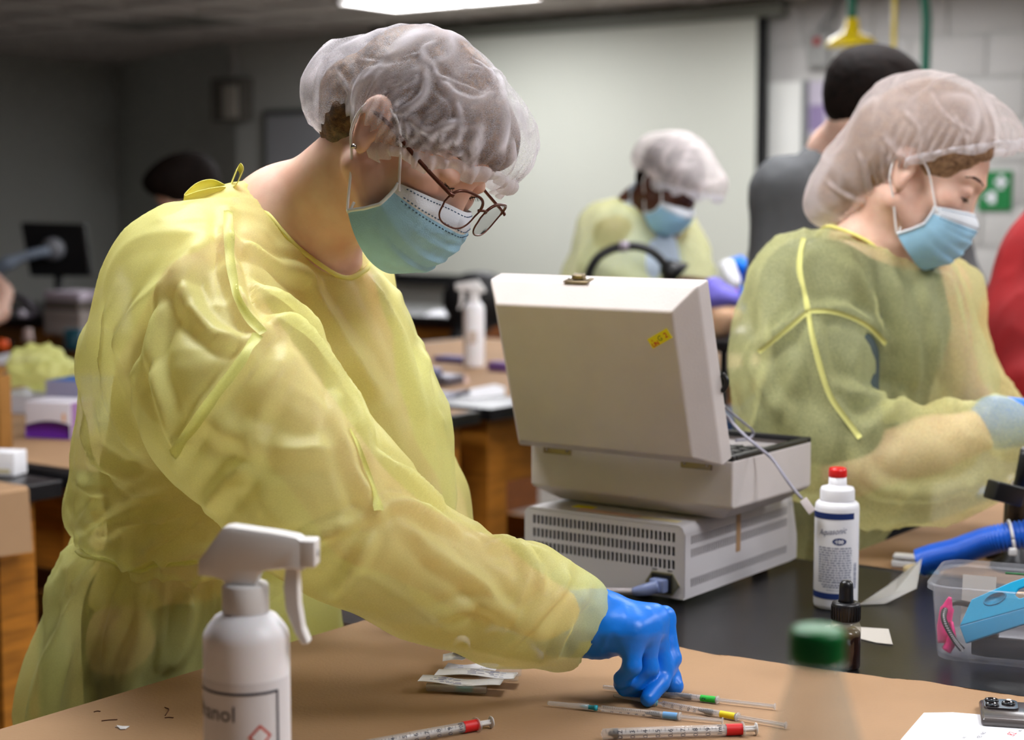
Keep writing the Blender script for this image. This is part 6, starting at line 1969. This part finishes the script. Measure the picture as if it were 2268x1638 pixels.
fu = nrm((B(2196, 1614) - B(2168, 1640)) * A3(1, 1, 0)); fv = np.cross(UP, fu)
lettering(MB(), 'YES / NO', .0062, B(2170, 1640) + UP * .0024, fu, fv).build('print', M_ink, form)
lettering(MB(), 'mL', .0055, B(2136, 1640) + UP * .0024, fu, fv).build('print', M_ink, form)
lettering(MB(), '.82', .012, B(2244, 1636) + UP * .0024, fu, fv, shear=.2).build('handwriting', mat('red_pen', (206, 50, 60), .7), form)
lettering(MB(), 'mL', .0055, B(2260, 1625) + UP * .0024, fu, fv).build('print', M_ink, form)

# -------- syringes
M_bar = mat('syringe_clear', (226, 224, 222), .15, alpha=.34, spec=.7)
M_teal = mat('needle_teal', (34, 168, 190), .4, alpha=.9)
M_rub = mat('stopper_black', (20, 22, 30), .5)
def syringe(label, p0, p1, r, capf, hub, bar, stop, labf, col, rodr, digits=None, ndl=True):
    p0, p1 = np.asarray(p0), np.asarray(p1)
    Ln = np.linalg.norm(p1 - p0); ax = (p1 - p0) / Ln; ay = np.cross(UP, ax)
    zc = r + .0016
    t = empty('syringe', (p0 + p1) / 2, label, 'syringe', 'syringes laid out on the brown paper')
    at = lambda f, z=0.: p0 + ax * Ln * f + UP * (zc + z)
    T = lambda f: at(f)
    if ndl:
        MB().tube([T(0), T(.012), T(capf * .8), T(capf), T(capf + .06)], [r * .62, r * .72, r * .8, r * .95, r * .98], 14).build('needle_cap', M_bar, t)
        MB().tube([T(hub[0]), T(hub[0] + (hub[1] - hub[0]) * .35), T(hub[1] - .02), T(hub[1] - .019), T(hub[1])], [r * .35, r * .66, r * .75, r * .88, r * .88], 14).build('needle_hub', M_teal, t)
    b = MB().tube([T(hub[1] + .004), T(bar[0] + .01), T(bar[0] + .014), T(bar[1])], [r * .5, r * .55, r, r], 18).build('barrel', M_bar, t)
    fl = at(bar[1])
    MB(fl, ay, UP, ax).lathe([(r * .6, 0), (r * 1.5, 0), (r * 1.55, .0008), (r * 1.5, .0016), (r * .6, .0016)], 20, sx=1.25, sy=.9).build('flange', M_bar, t)
    MB().tube([T(stop[0]), T(stop[0] + (stop[1] - stop[0]) * .45), T(stop[0] + (stop[1] - stop[0]) * .5), T(stop[1])], [r * .3, r * .62, r * .9, r * .93], 16).build('stopper', M_rub, t)
    rod = MB(p0 + UP * zc, ax, ay, UP)
    x0, x1 = Ln * stop[1], Ln * .995
    rod.box(x0, x1, -rodr, rodr, -rodr * .25, rodr * .25); rod.box(x0, x1, -rodr * .25, rodr * .25, -rodr, rodr)
    rod.build('plunger_rod', M_white if not ndl else M_bar, t)
    MB(at(.992), ay, UP, ax).lathe([(r * 1.05, 0), (r * 1.15, .0006), (r * 1.05, .0014), (0, .0014)], 18).build('thumb_rest', M_white if not ndl else M_bar, t)
    lb = MB().tube([T(labf[0]), T(labf[1])], r * 1.06, 20, caps=False).build('colour_label', col, t)
    vw = nrm(at(.5) - A3(0, 0, CZ)); nn = nrm(-vw - ax * (-vw @ ax)); tt = np.cross(nn, ax)
    tk = MB()
    n = 31
    for i in range(n):
        f = bar[0] + .03 + (labf[0] - bar[0] - .05) * i / (n - 1)
        ln_ = r * (.75 if i % 5 == 0 else .45)
        for s_, sgn in ((1, 1),):
            c = at(f) + nn * r * 1.01 * .96 + tt * r * .25
            tk.fr(c, ax, tt, nn).box(-.00014, .00014, -ln_ * .3, ln_ * .7, 0, .00012)
    tko = tk.build('graduation', M_ink, t); tko['kind'] = 'stuff'
    if digits:
        for s_, f in digits:
            m = MB(); lettering(m, s_, r * 1.25, at(f) + nn * r * 1.02 + ax * r * .35 - tt * r * 1.0, tt, -ax)
            m.build('numeral', M_ink, t)
    return t
syringe('capped small syringe with pale blue label, nearest the gloved hand', B(1213, 1566), B(1602, 1606), .0034, .18, (.19, .29), (.30, .755), (.565, .65), (.665, .745), mat('label_sky', (120, 178, 232), .6), .0022,
        [('1', .33), ('2', .38), ('3', .43), ('4', .475), ('5', .52), ('6', .56)])
syringe('capped small syringe with yellow label under the fingertips', B(1360, 1549), B(1742, 1616), .0034, .2, (.205, .26), (.28, .725), (.50, .585), (.63, .715), mat('label_yellow', (240, 214, 20), .6), .0022,
        [('10', .31), ('20', .36), ('30', .41), ('40', .455), ('50', .49)])
gs = syringe('capped small syringe with green label numbered 2, half under the hand', B(1336, 1530), B(1718, 1574), .0034, .18, (.19, .26), (.27, .668), (.44, .52), (.575, .66), mat('label_green', (40, 190, 60), .6), .0022)
p0, p1 = B(1336, 1530), B(1718, 1574); ax = nrm(p1 - p0)
cc = p0 + (p1 - p0) * .618 + UP * .005; vw = nrm(cc - A3(0, 0, CZ)); nn = nrm(-vw - ax * (-vw @ ax)); tt = np.cross(nn, ax)
lettering(MB(), '2', .006, cc + nn * .0038 - ax * .0022 - tt * .002, tt, -ax).build('label_numeral', M_ink, gs)
M_redl = mat('label_red', (214, 28, 30), .5)
dg = [('0.2', .12), ('0.3', .20), ('0.4', .28), ('0.5', .36), ('0.6', .44), ('0.7', .52), ('0.8', .60), ('0.9', .68), ('1ml', .755)]
syringe('larger syringe with red label at the bottom edge left of centre', B(775, 1672), B(1089, 1613), .0056, .0, (-.02, .0), (.0, .885), (.05, .11), (.79, .895), M_redl, .0030, dg, False)
syringe('larger syringe with red label at the bottom edge right of centre', B(1330, 1640), B(1676, 1628), .0056, .0, (-.02, .0), (.0, .905), (.05, .11), (.80, .905), M_redl, .0030, dg, False)

# -------- needle packets
def packet(label, c, u, v, w, h, lift, curl=0., seed=0, curlend=None):
    t = empty('needle_packet', c, label, 'packet', 'needle packets on the brown paper')
    n = 16
    G = []
    for j in (0, .5, 1):
        row = []
        for i in range(n + 1):
            f = i / n
            x = f * w; z = lift + .0015 * math.sin(f * 7 + seed)
            if curlend and f > curlend:
                a = (f - curlend) * w / .0105
                x = curlend * w + .011 * math.sin(a); z = lift + .011 * (1 - math.cos(a))
            row.append(c + u * x + v * (h * j) + UP * z)
        G.append(row)
    bk = MB().grid(np.array(G), thick=.0005).build('paper_backing', M_paper, t)
    rr_ = random.Random(seed)
    ink = MB()
    for k in range(5):
        x = .012 + rr_.uniform(0, .004); y = h * (.18 + .16 * k)
        while x < w * (curlend or .85):
            l_ = rr_.uniform(.003, .011)
            f = x / w; z = lift + .0015 * math.sin(f * 7 + seed) + .0005
            if rr_.random() < .72:
                ink.fr(c + u * x + v * y + UP * z, u, v, np.cross(u, v)).raw([(0, 0, 0), (l_, 0, 0), (l_, .0014, 0), (0, .0014, 0)], [(0, 1, 2, 3)])
            x += l_ + .0018
    io = ink.build('print', mat('packet_ink', (86, 90, 150), .7), bk); io['kind'] = 'stuff'
    return t
pu = nrm(B(1100, 1540) - B(925, 1531)); pv = np.cross(UP, pu)
pc0 = B(925, 1533)
pk1 = packet('front sealed needle packet of the small pile, needle showing beneath', pc0, pu, pv, .094, .026, .0115, seed=1)
bt = [pc0 + pu * .010 + pv * .002 + UP * .0064, pc0 + pu * .078 + pv * .002 + UP * .0064]
MB().tube(bt, .0048, 14).build('needle_cap', M_bar, pk1)
MB().tube([bt[0] + pu * .034, bt[0] + pu * .052], .0040, 12).build('needle_hub', M_teal, pk1)
packet('middle sealed needle packet with blue print', pc0 + pv * .030 + pu * .012, pu, pv, .092, .026, .013, seed=5)
packet('rear needle packet of the small pile, next to the clear troughs', pc0 + pv * .062 + pu * .016, nrm(pu + pv * .1), pv, .060, .026, .010, seed=9)
packet('opened needle packet whose white paper curls up over the pile', pc0 + pv * .058 + pu * .016, nrm(pu * .85 + pv * .5), nrm(pv - pu * .2), .075, .030, .020, seed=13, curlend=.30)
for k in range(2):
    q = pc0 + pv * (.064 + .020 * k) + pu * .058
    blo = MB().tube([q + UP * .0056, q + pu * .045 + UP * .0056], .0050, 12).build('blister_trough', M_clear, None, q)
    tag(blo, ('near' if not k else 'far') + ' one of two clear empty blister troughs beside the needle packets', 'blister')

# -------- feather, fibres
fe0 = B(255, 1611)
fth = empty('feather', fe0, 'tiny white feather lying on the brown paper at the lower left', 'feather')
MB().tube(spline([fe0 + UP * .001, B(268, 1614) + UP * .002, B(285, 1612) + UP * .001], 5), .0004, 6).build('quill', M_paper, fth)
fv_ = [B(258, 1609), B(266, 1617), B(278, 1617), B(287, 1611), B(272, 1611)]
MB().raw([p + UP * .002 for p in fv_] + [p + UP * .0012 for p in fv_], [(0, 1, 2, 3, 4), (9, 8, 7, 6, 5)] + [(i, (i + 1) % 5, 5 + (i + 1) % 5, 5 + i) for i in range(5)]).build('vane', M_paper, fth)
for pts_, lab in (([(365, 1568), (374, 1572), (370, 1580), (366, 1586)], 'short dark curled fibre on the paper right of the feather'),
                  ([(225, 1598), (240, 1596), (260, 1595)], 'straight dark fibre on the paper above the feather'),
                  ([(365, 1591), (374, 1590), (384, 1591)], 'tiny dark fibre lying below the curled fibre'),
                  ([(208, 1578), (216, 1576), (222, 1577)], 'faint brown fibre nearest the gown hem')):
    p = [B(x, y) + UP * .0012 for x, y in pts_]
    tag(MB().tube(spline(p, 5), .0006, 5).build('fibre', mat('fibre_brown', (96, 60, 44), .8), None, p[0]), lab, 'fibre')
# ================================================================== THINGS FARTHER BACK
b2 = B(1050, 812)
spray_bottle(b2, 'white spray bottle standing on the far papered bench beside the case lid', .96, math.radians(170))
o2 = bpy.data.objects
MB(b2 + A3(-.006, -.036, .1)).box(-.014, .016, -.0005, .0005, -.02, .02).build('blurred_label', mat('faint_label', (206, 190, 176), .7), [o for o in o2 if o.get('label', '').startswith('white spray bottle standing')][0])
def sheet(name, label, pix, z=ZB, lift=.0022, m=None, cat='paper'):
    p = [B(x, y, z) for x, y in pix]; n = len(p)
    o = MB().raw([q + UP * lift for q in p] + [q + UP * (lift - .0012) for q in p], [tuple(range(n)), tuple(range(n, 2 * n))[::-1]] + [(i, (i + 1) % n, n + (i + 1) % n, n + i)[::-1] for i in range(n)]).build(name, m or M_paper, None, p[0])
    return tag(o, label, cat)
sheet('paper_sheet', 'white sheets lying on the black bench edge left of the case', [(1000, 878), (1045, 862), (1096, 852), (1118, 858), (1118, 876), (1050, 883)])
sheet('paper_sheet', 'greyish sheet beside the white sheets on the black bench top', [(962, 884), (1000, 868), (1040, 863), (1042, 874), (1000, 882)], m=mat('grey_paper', (150, 150, 164), .8))
tl = B(972, 852)
tools = empty('steel_tray', tl, 'small steel tray of instruments on the brown paper by the gown', 'tray')
MB(tl + UP * .0015, D2, D1, UP).box(-.06, .06, -.04, .05, 0, .03, .006).build('tray', mat('dull_steel', (120, 118, 130), .35, metal=.7), tools)
MB(tl + UP * .0315, D2, D1, UP).box(-.05, .0, -.02, .02, 0, .018, .004).build('instrument', mat('lilac_steel', (130, 130, 160), .3, metal=.5), tools)
sheet('wrapper', 'pale pink paper wrapper next to the steel tray', [(1000, 842), (1035, 832), (1040, 848), (1008, 856)], m=mat('pink_paper', (206, 170, 156), .8), cat='wrapper')
pbx = B(1007, 802)
o = MB(pbx + UP * .0015, D2, D1, UP).box(-.07, .07, -.03, .04, 0, .018, .004).build('glove_packet', mat('violet_packet', (96, 84, 150), .5), None, pbx); tag(o, 'flat violet packet behind the steel tray on the far bench', 'packet')
pbx = B(1104, 822)
o = MB(pbx + UP * .0015, D2, D1, UP).box(-.03, .05, -.02, .03, 0, .03, .004).build('violet_box', mat('violet_box', (112, 78, 140), .5), None, pbx); tag(o, 'small violet box peeping out left of the case lid', 'box')
# papers and black chair on the back counter
sheet('paper_sheet', 'papers on the back counter right of the gown', [(940, 700), (960, 688), (1005, 686), (1000, 700)], .93)
ch = empty('office_chair', A3(-.14, 7.1, 0), 'black office chair standing before the back counter', 'chair')
chp = P(1045, 700, 7.3)
chb = A3(chp[0] + .03, 7.3, 0)
q = [ell(A3(chb[0], chb[1], 1.02), (.16, .05, .13), None, .02), cone(A3(chb[0] - .02, chb[1], .90), A3(chb[0] - .08, chb[1] - .02, .86), .05, .05, .04)]
soft_obj('backrest', q, .015, M_blackp, ch, 2)
soft_obj('seat', [ell(A3(chb[0], chb[1] - .22, .50), (.23, .22, .05), None, .02)], .02, M_blackp, ch, 2)
MB().tube([A3(chb[0], chb[1] - .2, .1), A3(chb[0], chb[1] - .2, .48)], .03, 12).build('column', M_blackp, ch)
MB().tube([A3(chb[0], chb[1] - .1, .48), A3(chb[0], chb[1] + .03, .55), A3(chb[0], chb[1] + .03, .95)], .025, 8).build('back_post', M_blackp, ch)
for k in range(5):
    a = 2 * math.pi * k / 5 + .3
    e_ = A3(chb[0] + .28 * math.cos(a), chb[1] - .2 + .28 * math.sin(a), .06)
    lg = MB().tube([A3(chb[0], chb[1] - .2, .11), e_], [.025, .018], 8).build('leg', M_blackp, ch)
    MB(e_ * A3(1, 1, 0)).lathe([(0, .001), (.02, .008), (.025, .028), (.018, .048), (0, .052)], 12).build('castor', M_blackp, lg)
# magnifier arm behind the case, pale tray
ma = empty('gooseneck_lamp', E(2.4, -1.5, ZB), 'black gooseneck lamp arched in front of the distant gowned person', 'lamp')
gpts = [P(1300, 640, 4.45), P(1306, 600, 4.45), P(1330, 565, 4.45), P(1375, 546, 4.45), P(1425, 548, 4.45), P(1460, 570, 4.45), P(1480, 600, 4.45)]
bz = A3(gpts[0][0], gpts[0][1], 0)
_g0 = A3(gpts[0][0], gpts[0][1], ZB + .01)
MB().tube([_g0] + spline(gpts, 6), .012, 10).build('gooseneck', M_blackp, ma)
MB().tube([P(1372, 546, 4.45), P(1392, 545, 4.45)], .0145, 12).build('joint', mat('lamp_ring', (150, 140, 150), .4), ma)
MB().tube([P(1470, 585, 4.45), P(1500, 612, 4.45)], [.018, .045], 16).build('lamp_head', M_blackp, ma)
MB(A3(_g0[0], _g0[1], ZB)).lathe([(.07, .0016), (.07, .012), (.02, .02), (0, .02)], 24).build('base', M_blackp, ma)
# dressed practice arm held by the gloved hands, dark tray under it
tyd = 4.38
tray_c = E((P(1615, 800, tyd) - E0) @ D1, (P(1615, 800, tyd) - E0) @ D2, 0)
stn = empty('instrument_trolley', A3(tray_c[0], tray_c[1], 0), 'dark instrument trolley seen through the gap beside the case lid', 'trolley')
zt1 = P(1615, 745, tyd)[2]
MB(A3(tray_c[0], tray_c[1], zt1), D2, D1, UP).box(-.12, .12, -.12, .18, -.03, 0, .005).build('top_tray', M_blackp, stn)
MB(A3(tray_c[0], tray_c[1], zt1 - .20), D2, D1, UP).box(-.12, .12, -.12, .18, -.03, 0, .005).build('lower_tray', mat('tray_blue', (36, 64, 104), .5), stn)
for a_ in (-.11, .11):
    for b_ in (-.11, .17):
        MB().tube([A3(tray_c[0], tray_c[1], .0) + D2 * a_ + D1 * b_, A3(tray_c[0], tray_c[1], zt1) + D2 * a_ + D1 * b_], .012, 8).build('leg', M_blackp, stn)
arm = empty('practice_arm', P(1605, 735, tyd), 'skin-coloured practice limb wrapped in violet cloth on the dark trolley', 'training model')
az = zt1 + .075
ac = lambda x, y: P(x, y, tyd)
soft_obj('limb', [ell(ac(1600, 700), (.05, .06, .045), None, .02), ell(ac(1590, 725), (.04, .05, .03), None, .02)], .006, skin_mat('skin_model', (236, 196, 160), (224, 178, 140)), arm, 2)
soft_obj('violet_wrap', [ell(ac(1597, 662), (.052, .055, .035), None, .02), ell(ac(1580, 640), (.03, .04, .03), None, .02)], .006, mat('violet_cloth', (116, 108, 206), .7), arm, 2, lambda V, Fq: V + vnormals(V, Fq) * (.006 * pnoise(V * 30))[:, None])
soft_obj('gauze', [ell(ac(1622, 735), (.035, .04, .018), None, .01)], .006, mat('gauze_white', (226, 222, 224), .8), arm, 2, lambda V, Fq: V + vnormals(V, Fq) * (.006 * pnoise(V * 40))[:, None])
wbm = empty('squeeze_bottle', P(1625, 640, 4.66), 'white squeeze bottle with red tip held upside down by blue gloves', 'bottle')
ba_, bb_ = P(1608, 585, 4.66), P(1626, 636, 4.64)
MB().tube([ba_ - nrm(bb_ - ba_) * .012, ba_ - nrm(bb_ - ba_) * .008, ba_, ba_ + (bb_ - ba_) * .8, bb_, bb_ + nrm(bb_ - ba_) * .008], [.004, .018, .023, .025, .02, .011], 20).build('bottle_body', M_wb, wbm)
MB().tube([bb_ + nrm(bb_ - ba_) * .006, bb_ + nrm(bb_ - ba_) * .022], [.011, .007], 14).build('tip', MATS['tip_red'], wbm)
pt = P(1470, 628, 5.48)
o = MB(A3(pt[0], pt[1], ZB + .0015), D2, D1, UP).box(-.13, .12, -.12, .12, 0, pt[2] - ZB, .01).build('pale_bin', mat('pale_green_plastic', (206, 214, 196), .5), None, A3(pt[0], pt[1], ZB))
tag(o, 'pale green plastic box behind the top edge of the case lid', 'box')

# -------- left background
md = B(120, 703, .93); dY = md[1]
mon = empty('monitor', md, 'black monitor seen from behind on the dark corner counter', 'monitor')
mc = P(130, 552, dY)
ma_, mb_ = nrm(A3(1, -.12, 0)), nrm(A3(.12, 1, 0))
mu = nrm(UP - mb_ * -.10)
tl_, tr_, br_, bl2 = P(44, 492, dY), P(188, 496, dY - .02), P(204, 612, dY - .02), P(66, 612, dY)
V = [tl_, tr_, br_, bl2] + [p + A3(0, .05, 0) for p in (tl_, tr_, br_, bl2)]
bevel_o(MB().raw(V, [(0, 1, 2, 3)[::-1], (4, 5, 6, 7), (0, 1, 5, 4), (1, 2, 6, 5), (2, 3, 7, 6), (3, 0, 4, 7)]).build('panel', M_blackp, mon), .01)
MB(P(115, 552, dY - .06), (1, 0, 0), (0, 0, 1), (0, -1, 0)).lathe([(.05, -.03), (.05, .0), (.03, .03), (0, .03)], 20).build('hub', mat('hub_grey', (120, 122, 128), .4), mon)
MB().tube(spline([P(108, 555, dY - .08), P(60, 566, dY - .12), P(0, 592, dY - .15), P(-60, 640, dY - .1)], 5), [.022] * 8 + [.032] * 8, 10).build('arm', mat('arm_bluegrey', (130, 142, 158), .45), mon)
MB().tube([P(130, 600, dY + .02), P(130, 690, dY + .02)], .02, 8).build('stand', M_blackp, mon)
MB(A3(P(130, 690, dY + .02)[0], dY + .02, .93)).lathe([(.09, .001), (.09, .015), (.02, .02), (0, .02)], 20).build('base', M_blackp, mon)
bk_ = B(20, 690, .93)
o = MB(B(40, 708, .93) + UP * .001, D2, D1, UP).box(-.40, -.02, -.16, .10, 0, .03, .006).build('black_tray', M_blackp, None, B(40, 708, .93)); tag(o, 'flat black tray on the corner counter under the monitor', 'tray')
soft_ball = B(48, 702, .93) + UP * .09
sb = empty('mouse_cable', B(60, 690, .93), 'tangle of dark cable with a shiny end before the monitor', 'cable')
MB().tube(spline([P(10, 660, 7.0), P(35, 655, 7.0), P(60, 668, 6.95), P(78, 690, 6.95), P(60, 700, 6.9), P(48, 694, 6.9)], 6), .012, 8).build('cord', mat('cord_violet', (84, 78, 88), .5), sb)
MB(P(48, 694, 6.88)).lathe([(0, -.02), (.018, -.012), (.02, 0), (.014, .014), (0, .018)], 14).build('end_cap', mat('shiny_grey', (190, 184, 196), .25), sb)
def bx(name, label, cat, c, w, d, h, m, yaw=None, z=ZB, bev=.004, lift=.0016, parent=None):
    u = D2 if yaw is None else A3(math.cos(yaw), math.sin(yaw), 0); v = np.cross(UP, u)
    o = MB(c * A3(1, 1, 0) + UP * (z + lift), u, v, UP).box(-w / 2, w / 2, -d / 2, d / 2, 0, h, bev).build(name, m, parent, None if parent else c * A3(1, 1, 0) + UP * z)
    return tag(o, label, cat) if not parent else o
bc = B(128, 690, .96)
tag(MB(B(150, 712, .93) + UP * .001).lathe([(.03, .001), (.034, .01), (.034, .05), (.026, .065), (0, .068)], 18).build('blue_jar', mat('cap_blue', (14, 60, 190), .4), None, B(150, 712, .93) + UP * .001), 'round blue jar on the corner counter by the monitor', 'jar')
l3 = E(1.9, -3.0, 0)
ppx = B(172, 740)
stk_ = empty('box_stack', ppx, 'stack of pale cartons with papers on top behind the yellow shoulder', 'carton')
h0 = 0
for k, (w_, h_, c_) in enumerate(((.22, .05, (196, 186, 180)), (.23, .05, (186, 176, 170)), (.21, .04, (120, 112, 104)), (.22, .035, (216, 206, 220)))):
    bx('carton', None, None, ppx, w_, .16, h_, mat('carton_%d' % k, c_, .7), parent=stk_, lift=.0016 + h0); h0 += h_
tag(MB(B(264, 742) + UP * .0016).lathe([(.045, 0), (.047, .01), (.047, .21), (.03, .235), (.02, .24), (.02, .27), (0, .27)], 24).build('white_jar', M_white, None, B(264, 742)), 'tall white jar half hidden by the yellow shoulder', 'jar')
cpx = B(166, 775)
cup = empty('teal_cup', cpx, 'teal cup standing on the far left papered bench', 'cup')
MB(cpx + UP * .0016).lathe([(.034, 0), (.036, .004), (.040, .075), (.038, .075), (.034, .006), (0, .005)], 28).build('cup_wall', mat('teal_plastic', (36, 92, 108), .35), cup)
MB(cpx + UP * .0016).lathe([(.0345, .07), (.0, .072)], 24).build('contents', mat('teal_dark', (26, 70, 84), .4), cup)
opx = B(4, 775)
tag(MB(opx + UP * .0016).lathe([(.022, 0), (.026, .004), (.026, .03), (.02, .036), (0, .038)], 20).build('orange_lid', mat('orange_plastic', (240, 92, 20), .4), None, opx), 'bright orange lid at the left edge of the far bench', 'lid')
sheet('paper_sheet', 'white sheets on the far left papered bench below the orange lid', [(-40, 796), (20, 782), (90, 784), (120, 792), (60, 803), (0, 806)])
kx = B(62, 757)
tag(MB(kx + UP * .0016).lathe([(.02, 0), (.022, .01), (.016, .05), (0, .052)], 16).build('small_cup', mat('pinkish_plastic', (206, 184, 176), .5), None, kx), 'small pinkish cup in the middle of the far left bench', 'cup')
sheet('wrapper', 'small torn wrapper with red end near the pinkish cup', [(58, 776), (98, 770), (100, 778), (62, 784)], m=mat('beige_wrap', (190, 160, 140), .8), cat='wrapper')
# nearer left: glove boxes, crumpled gown, cartons
gb = B(106, 973)
gbo = empty('glove_box', gb, 'white and purple glove box on the bench left of the gown', 'box')
gy = math.radians(-18)
gu = A3(math.cos(gy), math.sin(gy), 0); gv = np.cross(UP, gu)
fr_ = (gb + UP * .0016, gu, gv, UP)
MB(*fr_).box(-.058, .060, 0, .10, 0, .085, .002).build('carton', mat('box_white', (216, 212, 220), .6), gbo)
pw = [(-.0585 + .1185 * k / 12, .030 + .012 * math.sin(math.pi * (k / 12) * .9)) for k in range(13)]
G = np.array([[gb + UP * .0016 + gu * x - gv * .0006 + UP * .001 for x, z in pw], [gb + UP * .0016 + gu * x - gv * .0006 + UP * z for x, z in pw]])
MB().grid(G, thick=.0006).build('purple_print', mat('print_purple', (84, 22, 130), .6), gbo)
MB(*fr_).box(.040, .047, -.001, 0, .042, .060).build('orange_print', mat('print_orange', (226, 170, 110), .6), gbo)
MB(*fr_).box(.0605, .061, .004, .096, .002, .084).build('end_print', mat('print_lilac', (150, 112, 160), .6), gbo)
bb2 = B(62, 962)
blue_box = empty('blue_box', bb2, 'blue glove box standing behind the purple one', 'box')
MB(bb2 + gv * .03 + UP * .0016, gu, gv, UP).box(-.020, .20, .08, .20, 0, .115, .002).build('carton', mat('box_blue', (30, 96, 170), .6), blue_box)
MB(bb2 + gv * .03 + UP * .0016, gu, gv, UP).box(-.020, .20, .079, .08, .07, .115).build('pale_print', mat('print_grey_lilac', (160, 158, 186), .6), blue_box)
cg = P(95, 858, 4.35)
wbox = B(-30, 934)
wt = empty('white_bin', wbox, 'white open bin holding the crumpled yellow gown', 'bin')
wf = (wbox + UP * .0016 + gv * .16, gu, gv, UP)
wz = .046
M_bin = mat('bin_white', (206, 206, 214), .6)
MB(*wf).box(-.105, -.100, 0, .2, 0, wz).build('panel', M_bin, wt); MB(*wf).box(.10, .105, 0, .2, 0, wz).build('panel', M_bin, wt)
MB(*wf).box(-.10, .10, 0, .005, 0, wz).build('panel', M_bin, wt); MB(*wf).box(-.10, .10, .195, .2, 0, wz).build('panel', M_bin, wt)
MB(*wf).box(-.10, .10, .005, .195, 0, .005).build('bin_floor', M_bin, wt)
cc_ = wbox + gv * .26 + UP * (wz + .02)
cc_ = cc_ + UP * .035
q = [ell(cc_, (.078, .070, .042), None, .03), ell(cc_ + UP * .03 + gu * -.01, (.06, .055, .035), None, .02)]
def crum(V, Fq):
    return V + vnormals(V, Fq) * (.022 * pnoise(V * 22) + .022 * crumple(V, 16., 3) - .01)[:, None]
cgo = soft_obj('crumpled_gown', q, .006, M_gown, None, 1, crum)
tag(cgo, 'crumpled yellow gown heaped in the white bin at the left', 'gown')
kb_ = B(-8, 1000)
kc = empty('cardboard_box', kb_, 'brown cardboard box cut off by the left edge beside the white bin', 'box')
kz = P(0, 835, kb_[1])[2] - ZB
MB(kb_ + UP * .0016, gu, gv, UP).box(-.20, .012, 0, .045, 0, kz, .002).build('carton', mat('cardboard', (150, 104, 44), .8, var=.1), kc)
MB(kb_ + UP * (kz + .002), gu, nrm(gv + UP * .3), np.cross(gu, nrm(gv + UP * .3))).box(-.19, .008, 0, .04, 0, .003).build('flap', mat('cardboard', (150, 104, 44), .8), kc)
wc_ = B(12, 1056)
fold_c = empty('folded_card', wc_, 'white folded card box standing at the end of the lower left bench', 'box')
MB(wc_ + UP * .0016 + D1 * -.0, A3(1, -.25, 0) / 1.03, A3(.25, 1, 0) / 1.03, UP).box(-.06, .020, 0, .05, 0, .048, .002).build('carton', M_paper, fold_c)
MB(wc_ + UP * .0016, A3(1, -.25, 0) / 1.03, A3(.25, 1, 0) / 1.03, UP).box(-.05, .01, -.0006, 0, .006, .014).build('print', mat('print_faint', (200, 190, 150), .7), fold_c)
